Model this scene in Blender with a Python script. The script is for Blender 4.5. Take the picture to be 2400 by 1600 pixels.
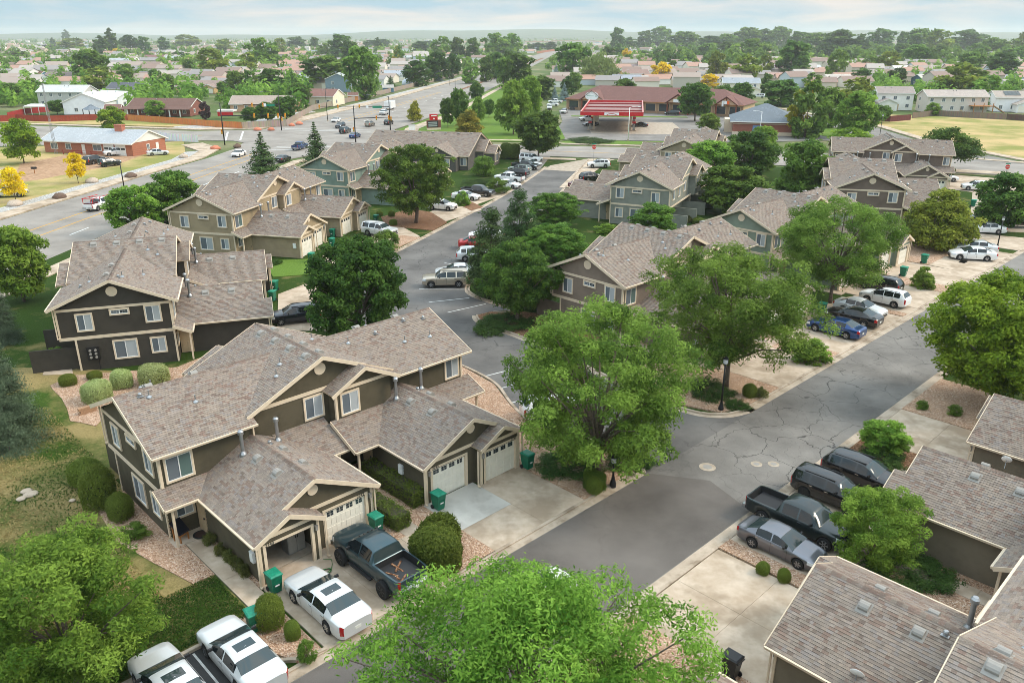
import bpy, math, random
import numpy as np
from mathutils import Matrix, Vector

SC = bpy.context.scene
COL = SC.collection
for o in list(bpy.data.objects):
    bpy.data.objects.remove(o)
RAD = math.radians

# ------------------------------------------------------------------ camera
FPX, PITCH, CAMH = 1880.0, 20.9, 25.5          # focal length (pixels of a 2400 px wide frame), downward pitch, height
cam_d = bpy.data.cameras.new('camera')
cam_d.sensor_width = 36.0
cam_d.lens = FPX / 2400 * 36
cam_d.clip_start = 0.5
cam_d.clip_end = 20000
cam = bpy.data.objects.new('camera', cam_d)
COL.objects.link(cam)
cam.location = (0, 0, CAMH)
cam.rotation_euler = (RAD(90 - PITCH), 0, 0)
SC.camera = cam

# ------------------------------------------------------------------ world, sun, exposure
SUN_AZ, SUN_EL = 86.0, 40.0                     # azimuth clockwise from +Y
world = bpy.data.worlds.new('World')
SC.world = world
world.use_nodes = True
wn, wl = world.node_tree.nodes, world.node_tree.links
wn.clear()
w_out = wn.new('ShaderNodeOutputWorld')
w_bg = wn.new('ShaderNodeBackground')
w_bg.inputs['Strength'].default_value = 0.15
sky = wn.new('ShaderNodeTexSky')
sky.sky_type = 'NISHITA'
sky.sun_disc = False
sky.sun_elevation = RAD(SUN_EL)
sky.sun_rotation = RAD(SUN_AZ)
sky.air_density = 1.0
sky.dust_density = 1.2
sky.ozone_density = 2.0
tcw = wn.new('ShaderNodeTexCoord')
mp = wn.new('ShaderNodeMapping')
mp.inputs['Scale'].default_value = (6.5, 6.5, 50.0)
nz = wn.new('ShaderNodeTexNoise')
nz.inputs['Scale'].default_value = 1.0
nz.inputs['Detail'].default_value = 7.0
nz.inputs['Roughness'].default_value = 0.55
nz.inputs['Distortion'].default_value = 0.4
rmp = wn.new('ShaderNodeValToRGB')
rmp.color_ramp.elements[0].position = 0.41
rmp.color_ramp.elements[0].color = (0, 0, 0, 1)
rmp.color_ramp.elements[1].position = 0.66
rmp.color_ramp.elements[1].color = (1, 1, 1, 1)
mixc = wn.new('ShaderNodeMixRGB')
mixc.inputs['Color2'].default_value = (2.75, 2.55, 2.38, 1)      # cloud radiance, same scale as the sky node
veil = wn.new('ShaderNodeMixRGB')
veil.inputs['Fac'].default_value = 0.95                        # thin high overcast everywhere
veil.inputs['Color2'].default_value = (1.25, 1.88, 2.28, 1)
wl.new(sky.outputs[0], veil.inputs['Color1'])
wl.new(tcw.outputs['Generated'], mp.inputs['Vector'])
wl.new(mp.outputs[0], nz.inputs['Vector'])
wl.new(nz.outputs['Fac'], rmp.inputs[0])
wl.new(veil.outputs[0], mixc.inputs['Color1'])
wl.new(rmp.outputs[0], mixc.inputs['Fac'])
# standard overcast luminance: brightens evenly from the horizon to the zenith, (1 + 2 sin e) / 3 of the zenith value
sepw = wn.new('ShaderNodeSeparateXYZ'); wl.new(tcw.outputs['Generated'], sepw.inputs[0])
gmax = wn.new('ShaderNodeMath'); gmax.operation = 'MAXIMUM'; gmax.inputs[1].default_value = 0.0
gfac = wn.new('ShaderNodeMath'); gfac.operation = 'MULTIPLY_ADD'; gfac.inputs[1].default_value = 2.0; gfac.inputs[2].default_value = 1.0
wl.new(sepw.outputs['Z'], gmax.inputs[0]); wl.new(gmax.outputs[0], gfac.inputs[0])
gmul = wn.new('ShaderNodeVectorMath'); gmul.operation = 'SCALE'
wl.new(mixc.outputs[0], gmul.inputs[0]); wl.new(gfac.outputs[0], gmul.inputs['Scale'])
wl.new(gmul.outputs[0], w_bg.inputs['Color'])
wl.new(w_bg.outputs[0], w_out.inputs['Surface'])

sun_d = bpy.data.lights.new('sun', 'SUN')
sun_d.energy = 1.3
sun_d.angle = RAD(22)
sun_d.color = (1.0, 0.86, 0.68)
sun = bpy.data.objects.new('sun', sun_d)
COL.objects.link(sun)
_sd = Vector((math.sin(RAD(SUN_AZ)) * math.cos(RAD(SUN_EL)), math.cos(RAD(SUN_AZ)) * math.cos(RAD(SUN_EL)), math.sin(RAD(SUN_EL))))
sun.rotation_euler = _sd.to_track_quat('Z', 'Y').to_euler()
sun.location = _sd * 200

vs = SC.view_settings
vs.view_transform = 'Standard'
vs.look = 'None'
vs.gamma = 1.0
vs.exposure = 1.03
vs.use_curve_mapping = False
SC.cycles.use_denoising = True
SC.cycles.max_bounces = 6
SC.cycles.diffuse_bounces = 3
SC.cycles.transparent_max_bounces = 6
SC.cycles.caustics_reflective = False
SC.cycles.caustics_refractive = False
SC.cycles.volume_step_rate = 10.0
SC.cycles.volume_bounces = 2
SC.cycles.filter_width = 0.85

# ------------------------------------------------------------------ surveying: pixels of the photograph -> points of the ground
_s, _c = math.sin(RAD(PITCH)), math.cos(RAD(PITCH))
def G(x, y, z=0.0):
    u, v = x - 1200.0, y - 800.0
    t = (CAMH - z) / (FPX * _s + v * _c)
    return (u * t, (FPX * _c - v * _s) * t)
AA = RAD(45.8)
def AB(a, b):                                   # street-aligned coordinates: a along the right-hand street, b away from it
    return (a * math.sin(AA) - b * math.cos(AA), a * math.cos(AA) + b * math.sin(AA))
ROT_AB = RAD(90 - 45.8)
def ppm(x, y, z=0.0):                           # photograph pixels per metre at a ground point
    X, Y = G(x, y, z)
    return FPX / (Y * _c + (CAMH - z) * _s)

# ------------------------------------------------------------------ mesh helpers
class MB:
    def __init__(s):
        s.v, s.f, s.c = [], [], []
    def quad(s, a, b, c, d, col=None):
        n = len(s.v); s.v += [a, b, c, d]; s.f.append((n, n + 1, n + 2, n + 3)); s.c.append(col)
    def poly(s, pts, col=None):
        n = len(s.v); s.v += list(pts); s.f.append(tuple(range(n, n + len(pts)))); s.c.append(col)
    def box(s, x0, x1, y0, y1, z0, z1, col=None):
        n = len(s.v)
        s.v += [(x0, y0, z0), (x1, y0, z0), (x1, y1, z0), (x0, y1, z0), (x0, y0, z1), (x1, y0, z1), (x1, y1, z1), (x0, y1, z1)]
        for f in ((0, 3, 2, 1), (4, 5, 6, 7), (0, 1, 5, 4), (1, 2, 6, 5), (2, 3, 7, 6), (3, 0, 4, 7)):
            s.f.append(tuple(n + i for i in f)); s.c.append(col)
        return s
    def obox(s, p, q, w, h, up=(0, 0, 1), col=None):
        """bar from p to q, width w across, height h along up (centred)"""
        p, q, up = Vector(p), Vector(q), Vector(up)
        d = (q - p).normalized(); sd = d.cross(up)
        if sd.length < 1e-6: sd = d.cross(Vector((1, 0, 0)))
        sd.normalize(); u2 = sd.cross(d).normalized()
        n = len(s.v)
        for e in (p, q):
            for a, b in ((-1, -1), (1, -1), (1, 1), (-1, 1)):
                s.v.append(tuple(e + sd * (a * w / 2) + u2 * (b * h / 2)))
        for f in ((0, 1, 2, 3), (7, 6, 5, 4), (0, 4, 5, 1), (1, 5, 6, 2), (2, 6, 7, 3), (3, 7, 4, 0)):
            s.f.append(tuple(n + i for i in f)); s.c.append(col)
        return s
    def prism(s, pts, z0, z1, col=None, bottom=False):
        n, k = len(s.v), len(pts)
        s.v += [(p[0], p[1], z0) for p in pts] + [(p[0], p[1], z1) for p in pts]
        ar = sum(pts[i][0] * pts[(i + 1) % k][1] - pts[(i + 1) % k][0] * pts[i][1] for i in range(k))
        idx = list(range(k)) if ar > 0 else list(range(k))[::-1]
        s.f.append(tuple(n + k + i for i in idx)); s.c.append(col)
        if bottom: s.f.append(tuple(n + i for i in idx[::-1])); s.c.append(col)
        for j in range(k):
            a, b = idx[j], idx[(j + 1) % k]
            s.f.append((n + a, n + b, n + k + b, n + k + a)); s.c.append(col)
        return s
    def extr(s, pts3, vec, col=None):
        """closed planar polygon pts3 extruded along vec"""
        n, k = len(s.v), len(pts3); vec = Vector(vec)
        s.v += [tuple(p) for p in pts3] + [tuple(Vector(p) + vec) for p in pts3]
        s.f.append(tuple(range(n, n + k))[::-1]); s.c.append(col)
        s.f.append(tuple(range(n + k, n + 2 * k))); s.c.append(col)
        for j in range(k):
            a, b = j, (j + 1) % k
            s.f.append((n + a, n + b, n + k + b, n + k + a)); s.c.append(col)
        return s
    def tube(s, path, radii, seg=8, cap=True, col=None):
        path = [Vector(p) for p in path]
        if not hasattr(radii, '__len__'): radii = [radii] * len(path)
        n = len(s.v); k = len(path)
        ref = Vector((0.13, 0.27, 0.95))
        for i, p in enumerate(path):
            d = (path[min(i + 1, k - 1)] - path[max(i - 1, 0)]).normalized()
            a = d.cross(ref)
            if a.length < 0.05: a = d.cross(Vector((1, 0, 0)))
            a.normalize(); b = d.cross(a)
            for j in range(seg):
                t = 2 * math.pi * j / seg
                s.v.append(tuple(p + (a * math.cos(t) + b * math.sin(t)) * radii[i]))
        for i in range(k - 1):
            for j in range(seg):
                j2 = (j + 1) % seg
                s.f.append((n + i * seg + j, n + i * seg + j2, n + (i + 1) * seg + j2, n + (i + 1) * seg + j)); s.c.append(col)
        if cap:
            s.f.append(tuple(n + j for j in range(seg))[::-1]); s.c.append(col)
            s.f.append(tuple(n + (k - 1) * seg + j for j in range(seg))); s.c.append(col)
        return s
    def lathe(s, prof, seg=16, cx=0, cy=0, axis='z', col=None):
        """profile [(r, h)] turned round an axis"""
        n = len(s.v); k = len(prof)
        for r, h in prof:
            for j in range(seg):
                t = 2 * math.pi * j / seg
                c_, s_ = r * math.cos(t), r * math.sin(t)
                s.v.append((cx + c_, cy + s_, h) if axis == 'z' else ((h, cx + c_, cy + s_) if axis == 'x' else (cx + c_, h, cy + s_)))
        for i in range(k - 1):
            for j in range(seg):
                j2 = (j + 1) % seg
                q = (n + i * seg + j, n + i * seg + j2, n + (i + 1) * seg + j2, n + (i + 1) * seg + j)
                s.f.append(q if axis != 'y' else q[::-1]); s.c.append(col)
        s.f.append(tuple(n + j for j in range(seg))[::-1]); s.c.append(col)
        s.f.append(tuple(n + (k - 1) * seg + j for j in range(seg))); s.c.append(col)
        return s

def mesh_of(mb, name, mat=None, smooth=False):
    me = bpy.data.meshes.new(name)
    me.from_pydata([tuple(p) for p in mb.v], [], mb.f)
    if any(c is not None for c in mb.c):
        ca = me.color_attributes.new('col', 'FLOAT_COLOR', 'CORNER')
        cnt = np.fromiter((len(f) for f in mb.f), dtype=np.int32, count=len(mb.f))
        cc = np.array([(c if c is not None else (.5, .5, .5)) for c in mb.c], dtype=np.float32)
        cc = np.concatenate([cc, np.ones((len(cc), 1), np.float32)], 1)
        ca.data.foreach_set('color', np.repeat(cc, cnt, axis=0).ravel())
    if mat is not None: me.materials.append(mat)
    if smooth: me.polygons.foreach_set('use_smooth', [True] * len(me.polygons))
    me.update()
    return me

def link(name, me, parent=None):
    o = bpy.data.objects.new(name, me)
    COL.objects.link(o)
    if parent is not None: o.parent = parent
    return o

def obj(name, mb, mat, parent=None, smooth=False):
    return link(name, mesh_of(mb, name, mat, smooth), parent)

def tag(o, label=None, cat=None, group=None, kind=None):
    if label: o['label'] = label
    if cat: o['category'] = cat
    if group: o['group'] = group
    if kind: o['kind'] = kind
    return o

def thing(name, label, cat, loc=(0, 0, 0), rz=0.0, group=None, scale=None):
    o = link(name, None)
    o.location = loc if len(loc) == 3 else (loc[0], loc[1], 0)
    o.rotation_euler = (0, 0, rz)
    if scale is not None: o.scale = scale if hasattr(scale, '__len__') else (scale,) * 3
    o.empty_display_size = 0.3
    return tag(o, label, cat, group)

CHILD = {}
def children_of(o):
    return list(o.children)
def copy_thing(root, label=None, loc=None, rz=None, group=None, scale=None):
    r = root.copy(); COL.objects.link(r)
    for ch in root.children:
        c = ch.copy(); COL.objects.link(c); c.parent = r
        for g2 in ch.children:
            d = g2.copy(); COL.objects.link(d); d.parent = c
    if label: r['label'] = label
    if group: r['group'] = group
    if loc is not None: r.location = loc if len(loc) == 3 else (loc[0], loc[1], 0)
    if rz is not None: r.rotation_euler = (0, 0, rz)
    if scale is not None: r.scale = scale if hasattr(scale, '__len__') else (scale,) * 3
    return r

# ------------------------------------------------------------------ materials
M = {}
def srgb(r, g, b):
    f = lambda x: (x / 255 / 12.92) if x / 255 <= 0.04045 else ((x / 255 + 0.055) / 1.055) ** 2.4
    return (f(r), f(g), f(b))

def new_mat(name):
    m = bpy.data.materials.new(name); m.use_nodes = True
    nt = m.node_tree; nt.nodes.clear()
    out = nt.nodes.new('ShaderNodeOutputMaterial')
    b = nt.nodes.new('ShaderNodeBsdfPrincipled')
    nt.links.new(b.outputs[0], out.inputs['Surface'])
    M[name] = m
    return m, nt.nodes, nt.links, b

def N(nodes, typ, **kw):
    n = nodes.new(typ)
    for k, v in kw.items():
        if k in n.inputs.keys(): n.inputs[k].default_value = v
        else: setattr(n, k, v)
    return n

def noise_mat(name, c1, c2, scale=3.0, rough=0.8, bump=0.0, bscale=None, detail=6.0, spec=0.3, lo=0.35, hi=0.65, c3=None, scale3=0.3, coord='Object', metallic=0.0, rvar=0.0):
    """two-tone noise colour, optional large patches of a third colour, fine relief"""
    m, n, l, b = new_mat(name)
    tc = N(n, 'ShaderNodeTexCoord')
    nz_ = N(n, 'ShaderNodeTexNoise', Scale=scale, Detail=detail, Roughness=0.6)
    l.new(tc.outputs[coord], nz_.inputs['Vector'])
    rp = N(n, 'ShaderNodeValToRGB')
    rp.color_ramp.elements[0].position = lo; rp.color_ramp.elements[0].color = (*c1, 1)
    rp.color_ramp.elements[1].position = hi; rp.color_ramp.elements[1].color = (*c2, 1)
    l.new(nz_.outputs['Fac'], rp.inputs[0])
    last = rp.outputs[0]
    if c3 is not None:
        n3 = N(n, 'ShaderNodeTexNoise', Scale=scale3, Detail=4.0, Roughness=0.6)
        l.new(tc.outputs[coord], n3.inputs['Vector'])
        r3 = N(n, 'ShaderNodeValToRGB')
        r3.color_ramp.elements[0].position = 0.48; r3.color_ramp.elements[1].position = 0.62
        l.new(n3.outputs['Fac'], r3.inputs[0])
        mx = N(n, 'ShaderNodeMixRGB'); mx.inputs['Color2'].default_value = (*c3, 1)
        l.new(r3.outputs[0], mx.inputs['Fac']); l.new(last, mx.inputs['Color1'])
        last = mx.outputs[0]
    l.new(last, b.inputs['Base Color'])
    b.inputs['Roughness'].default_value = rough
    b.inputs['Specular IOR Level'].default_value = spec
    b.inputs['Metallic'].default_value = metallic
    if bump:
        nb = N(n, 'ShaderNodeTexNoise', Scale=bscale or scale * 6, Detail=3.0)
        l.new(tc.outputs[coord], nb.inputs['Vector'])
        bp = N(n, 'ShaderNodeBump', Strength=bump, Distance=0.02)
        l.new(nb.outputs['Fac'], bp.inputs['Height']); l.new(bp.outputs[0], b.inputs['Normal'])
    return m

def plain(name, c, rough=0.6, metallic=0.0, spec=0.4, coat=0.0, var=0.06, scale=4.0):
    c1 = tuple(max(0, x * (1 - var)) for x in c); c2 = tuple(min(1, x * (1 + var)) for x in c)
    m = noise_mat(name, c1, c2, scale=scale, rough=rough, spec=spec, metallic=metallic, detail=3.0)
    b = [q for q in m.node_tree.nodes if q.type == 'BSDF_PRINCIPLED'][0]
    b.inputs['Coat Weight'].default_value = coat
    b.inputs['Coat Roughness'].default_value = 0.05
    return m

def attr_mat(name, rough=0.9, noise=0.25, nscale=40.0, spec=0.2, big=0.0):
    """colour from the mesh's own colour attribute with grain on top"""
    m, n, l, b = new_mat(name)
    at = N(n, 'ShaderNodeAttribute', attribute_name='col')
    tc = N(n, 'ShaderNodeTexCoord')
    nz_ = N(n, 'ShaderNodeTexNoise', Scale=nscale, Detail=2.0)
    l.new(tc.outputs['Object'], nz_.inputs['Vector'])
    mr = N(n, 'ShaderNodeMapRange'); mr.inputs[1].default_value = 0.3; mr.inputs[2].default_value = 0.7
    mr.inputs[3].default_value = 1 - noise; mr.inputs[4].default_value = 1 + noise
    l.new(nz_.outputs['Fac'], mr.inputs[0])
    mx = N(n, 'ShaderNodeVectorMath', operation='SCALE')
    l.new(at.outputs['Color'], mx.inputs[0]); l.new(mr.outputs[0], mx.inputs['Scale'])
    l.new(mx.outputs[0], b.inputs['Base Color'])
    b.inputs['Roughness'].default_value = rough
    b.inputs['Specular IOR Level'].default_value = spec
    return m

def leaf_mat(name, trans=0.44, rough=0.55):
    m, n, l, b = new_mat(name)
    at = N(n, 'ShaderNodeAttribute', attribute_name='col')
    oi = N(n, 'ShaderNodeObjectInfo')
    hs = N(n, 'ShaderNodeHueSaturation')
    mr = N(n, 'ShaderNodeMapRange'); mr.inputs[3].default_value = 0.985; mr.inputs[4].default_value = 1.015
    # each tree's own slight tint
    mh = N(n, 'ShaderNodeMapRange'); mh.inputs[3].default_value = 0.488; mh.inputs[4].default_value = 0.512
    mv = N(n, 'ShaderNodeMapRange'); mv.inputs[3].default_value = 0.85; mv.inputs[4].default_value = 1.15
    l.new(oi.outputs['Random'], mh.inputs[0]); l.new(oi.outputs['Random'], mv.inputs[0])
    l.new(mh.outputs[0], hs.inputs['Hue']); l.new(mv.outputs[0], hs.inputs['Value'])
    l.new(at.outputs['Color'], hs.inputs['Color'])
    l.new(hs.outputs[0], b.inputs['Base Color'])
    b.inputs['Roughness'].default_value = rough
    b.inputs['Specular IOR Level'].default_value = 0.12
    tr = N(n, 'ShaderNodeBsdfTranslucent')
    br = N(n, 'ShaderNodeBrightContrast', Bright=0.02)
    l.new(hs.outputs[0], br.inputs[0]); l.new(br.outputs[0], tr.inputs['Color'])
    ms = N(n, 'ShaderNodeMixShader', Fac=trans)
    out = [q for q in n if q.type == 'OUTPUT_MATERIAL'][0]
    l.new(b.outputs[0], ms.inputs[1]); l.new(tr.outputs[0], ms.inputs[2]); l.new(ms.outputs[0], out.inputs['Surface'])
    return m

leaf_mat('leaf')
leaf_mat('needle', 0.12, 0.6)
attr_mat('shingle', 0.92, 0.22, 30.0, 0.15)
attr_mat('painted', 0.75, 0.06, 8.0, 0.25)
attr_mat('stone', 0.9, 0.3, 12.0, 0.15)
noise_mat('bark', (0.10, 0.075, 0.055), (0.22, 0.175, 0.14), 9.0, 0.9, 0.6)
noise_mat('bark_dark', (0.045, 0.035, 0.03), (0.11, 0.09, 0.07), 9.0, 0.9, 0.6)
plain('trim', srgb(222, 203, 178), 0.6, var=0.05)
plain('trim_white', srgb(232, 230, 224), 0.55, var=0.04)
plain('vinyl_white', srgb(236, 236, 234), 0.4, var=0.03)
plain('garage_door', srgb(238, 232, 218), 0.5, var=0.04, scale=2.0)
plain('door_tan', srgb(196, 172, 140), 0.55)
plain('metal_grey', srgb(150, 152, 154), 0.45, 0.5)
plain('galv', srgb(170, 172, 174), 0.35, 0.8)
plain('vent_grey', srgb(150, 146, 140), 0.6)
plain('black_metal', (0.018, 0.018, 0.02), 0.45, 0.2)
plain('rubber', (0.016, 0.016, 0.017), 0.85)
plain('plastic_black', (0.022, 0.022, 0.024), 0.5)
plain('white_box', srgb(240, 240, 238), 0.4)
plain('bin_green', srgb(10, 104, 78), 0.45, var=0.15, scale=5)
plain('bin_green_lid', srgb(26, 132, 104), 0.5, var=0.18, scale=6)
plain('bin_black', (0.02, 0.02, 0.022), 0.45)
plain('wood_tan', srgb(168, 112, 62), 0.7, var=0.2)
plain('red_gloss', srgb(196, 30, 38), 0.35)
plain('lamp_red', srgb(170, 12, 14), 0.2, coat=0.8)
plain('lamp_amber', srgb(235, 140, 30), 0.25, coat=0.8)
plain('lamp_clear', srgb(215, 220, 225), 0.15, 0.3, coat=1.0)
plain('chrome', (0.62, 0.63, 0.65), 0.12, 1.0, var=0.02)
plain('rim', (0.42, 0.43, 0.45), 0.28, 0.85)
plain('rim_dark', (0.03, 0.03, 0.033), 0.35, 0.6)
plain('plate', srgb(220, 222, 215), 0.5)
plain('signal_yellow', srgb(235, 165, 20), 0.5)
plain('sign_green', srgb(0, 128, 96), 0.5)
plain('sign_red', srgb(214, 50, 34), 0.5)
plain('sign_white', srgb(240, 240, 240), 0.5)
plain('paint_white', srgb(205, 205, 202), 0.8, var=0.18, scale=3)
plain('paint_yellow', srgb(196, 150, 66), 0.8, var=0.15, scale=3)
noise_mat('concrete', srgb(178, 159, 138), srgb(203, 186, 167), 0.9, 0.9, 0.15, 60, c3=srgb(160, 142, 122), scale3=0.35)
noise_mat('concrete_new', srgb(184, 180, 172), srgb(204, 200, 192), 0.8, 0.9, 0.12, 60, c3=srgb(174, 169, 161), scale3=0.4)
noise_mat('concrete_dark', srgb(158, 144, 127), srgb(186, 172, 155), 1.2, 0.9, 0.15, 60)
noise_mat('kerb', srgb(172, 156, 138), srgb(198, 182, 164), 1.6, 0.9, 0.15, 50, c3=srgb(146, 130, 112), scale3=0.8)
noise_mat('dirt', srgb(150, 116, 88), srgb(186, 152, 122), 1.3, 0.95, 0.4, 30)

def glass_mat(name, c, rough=0.06, spec=0.6):
    m, n, l, b = new_mat(name)
    b.inputs['Base Color'].default_value = (*c, 1)
    b.inputs['Roughness'].default_value = rough
    b.inputs['Specular IOR Level'].default_value = spec
    return m
glass_mat('glass_dark', (0.035, 0.045, 0.055))
glass_mat('glass_blind', (0.42, 0.45, 0.47), 0.1)
glass_mat('glass_screen', (0.13, 0.155, 0.18), 0.25)
glass_mat('glass_green', (0.10, 0.16, 0.15), 0.08)
glass_mat('car_glass', (0.012, 0.016, 0.018), 0.03, 0.7)
glass_mat('car_glass_light', (0.03, 0.045, 0.048), 0.04, 0.7)

# ---- lawns, gravel, asphalt
def grass_material(name, green1, green2, dry1, dry2, drylo, dryhi, pscale):
    m, n, l, b = new_mat(name)
    tc = N(n, 'ShaderNodeTexCoord')
    fine = N(n, 'ShaderNodeTexNoise', Scale=9.0, Detail=6.0, Roughness=0.7)
    patch = N(n, 'ShaderNodeTexNoise', Scale=pscale, Detail=6.0, Roughness=0.62)
    for q in (fine, patch): l.new(tc.outputs['Object'], q.inputs['Vector'])
    r1 = N(n, 'ShaderNodeValToRGB'); r1.color_ramp.elements[0].position = .3; r1.color_ramp.elements[1].position = .7
    r1.color_ramp.elements[0].color = (*green1, 1); r1.color_ramp.elements[1].color = (*green2, 1)
    r2 = N(n, 'ShaderNodeValToRGB'); r2.color_ramp.elements[0].position = .3; r2.color_ramp.elements[1].position = .7
    r2.color_ramp.elements[0].color = (*dry1, 1); r2.color_ramp.elements[1].color = (*dry2, 1)
    l.new(fine.outputs['Fac'], r1.inputs[0]); l.new(fine.outputs['Fac'], r2.inputs[0])
    rp = N(n, 'ShaderNodeValToRGB'); rp.color_ramp.elements[0].position = drylo; rp.color_ramp.elements[1].position = dryhi
    l.new(patch.outputs['Fac'], rp.inputs[0])
    mx = N(n, 'ShaderNodeMixRGB')
    l.new(rp.outputs[0], mx.inputs['Fac']); l.new(r1.outputs[0], mx.inputs['Color1']); l.new(r2.outputs[0], mx.inputs['Color2'])
    l.new(mx.outputs[0], b.inputs['Base Color'])
    b.inputs['Roughness'].default_value = 0.95; b.inputs['Specular IOR Level'].default_value = 0.1
    bn = N(n, 'ShaderNodeTexNoise', Scale=45.0, Detail=3.0)
    l.new(tc.outputs['Object'], bn.inputs['Vector'])
    bp = N(n, 'ShaderNodeBump', Strength=0.7, Distance=0.05)
    l.new(bn.outputs['Fac'], bp.inputs['Height']); l.new(bp.outputs[0], b.inputs['Normal'])
    return m
grass_material('lawn', (0.016, 0.042, 0.005), (0.052, 0.092, 0.014), (0.17, 0.145, 0.05), (0.28, 0.23, 0.10), 0.55, 0.74, 0.3)
grass_material('lawn_mix', (0.02, 0.055, 0.006), (0.075, 0.125, 0.018), (0.21, 0.16, 0.06), (0.37, 0.29, 0.13), 0.40, 0.56, 0.16)
grass_material('lawn_dry', (0.06, 0.10, 0.02), (0.13, 0.16, 0.045), (0.26, 0.20, 0.085), (0.40, 0.31, 0.16), 0.36, 0.52, 0.22)
grass_material('lawn_green', (0.08, 0.15, 0.02), (0.16, 0.25, 0.045), (0.2, 0.23, 0.05), (0.3, 0.29, 0.10), 0.58, 0.75, 0.25)
grass_material('field', (0.20, 0.22, 0.06), (0.30, 0.29, 0.09), (0.44, 0.31, 0.14), (0.60, 0.45, 0.23), 0.40, 0.58, 0.06)
grass_material('ground', (0.06, 0.10, 0.03), (0.13, 0.17, 0.055), (0.22, 0.2, 0.11), (0.32, 0.28, 0.17), 0.47, 0.66, 0.03)

def gravel_material(name, cols, scale=16.0):
    m, n, l, b = new_mat(name)
    tc = N(n, 'ShaderNodeTexCoord')
    vo = N(n, 'ShaderNodeTexVoronoi', Scale=scale); l.new(tc.outputs['Object'], vo.inputs['Vector'])
    sep = N(n, 'ShaderNodeSeparateColor'); l.new(vo.outputs['Color'], sep.inputs[0])
    rp = N(n, 'ShaderNodeValToRGB'); els = rp.color_ramp.elements
    els[0].position = 0.0; els[0].color = (*cols[0], 1); els[1].position = 1.0; els[1].color = (*cols[-1], 1)
    for i, c in enumerate(cols[1:-1]):
        e = els.new((i + 1) / (len(cols) - 1)); e.color = (*c, 1)
    l.new(sep.outputs[0], rp.inputs[0])
    big = N(n, 'ShaderNodeTexNoise', Scale=0.9, Detail=4.0); l.new(tc.outputs['Object'], big.inputs['Vector'])
    mr = N(n, 'ShaderNodeMapRange'); mr.inputs[3].default_value = 0.72; mr.inputs[4].default_value = 1.22; l.new(big.outputs['Fac'], mr.inputs[0])
    sc = N(n, 'ShaderNodeVectorMath', operation='SCALE'); l.new(rp.outputs[0], sc.inputs[0]); l.new(mr.outputs[0], sc.inputs['Scale'])
    l.new(sc.outputs[0], b.inputs['Base Color'])
    b.inputs['Roughness'].default_value = 0.9; b.inputs['Specular IOR Level'].default_value = 0.2
    bp = N(n, 'ShaderNodeBump', Strength=1.0, Distance=0.05); bp.invert = True
    l.new(vo.outputs['Distance'], bp.inputs['Height']); l.new(bp.outputs[0], b.inputs['Normal'])
    return m
gravel_material('gravel', [srgb(136, 102, 78), srgb(184, 148, 122), srgb(210, 178, 152), srgb(160, 124, 98), srgb(226, 204, 184)])
gravel_material('gravel_grey', [srgb(120, 116, 112), srgb(176, 174, 172), srgb(205, 202, 198), srgb(150, 146, 140), srgb(222, 220, 216)], 9.0)
gravel_material('mulch', [srgb(96, 62, 42), srgb(132, 92, 66), srgb(160, 122, 94), srgb(88, 60, 42), srgb(176, 142, 112)], 14.0)

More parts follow.
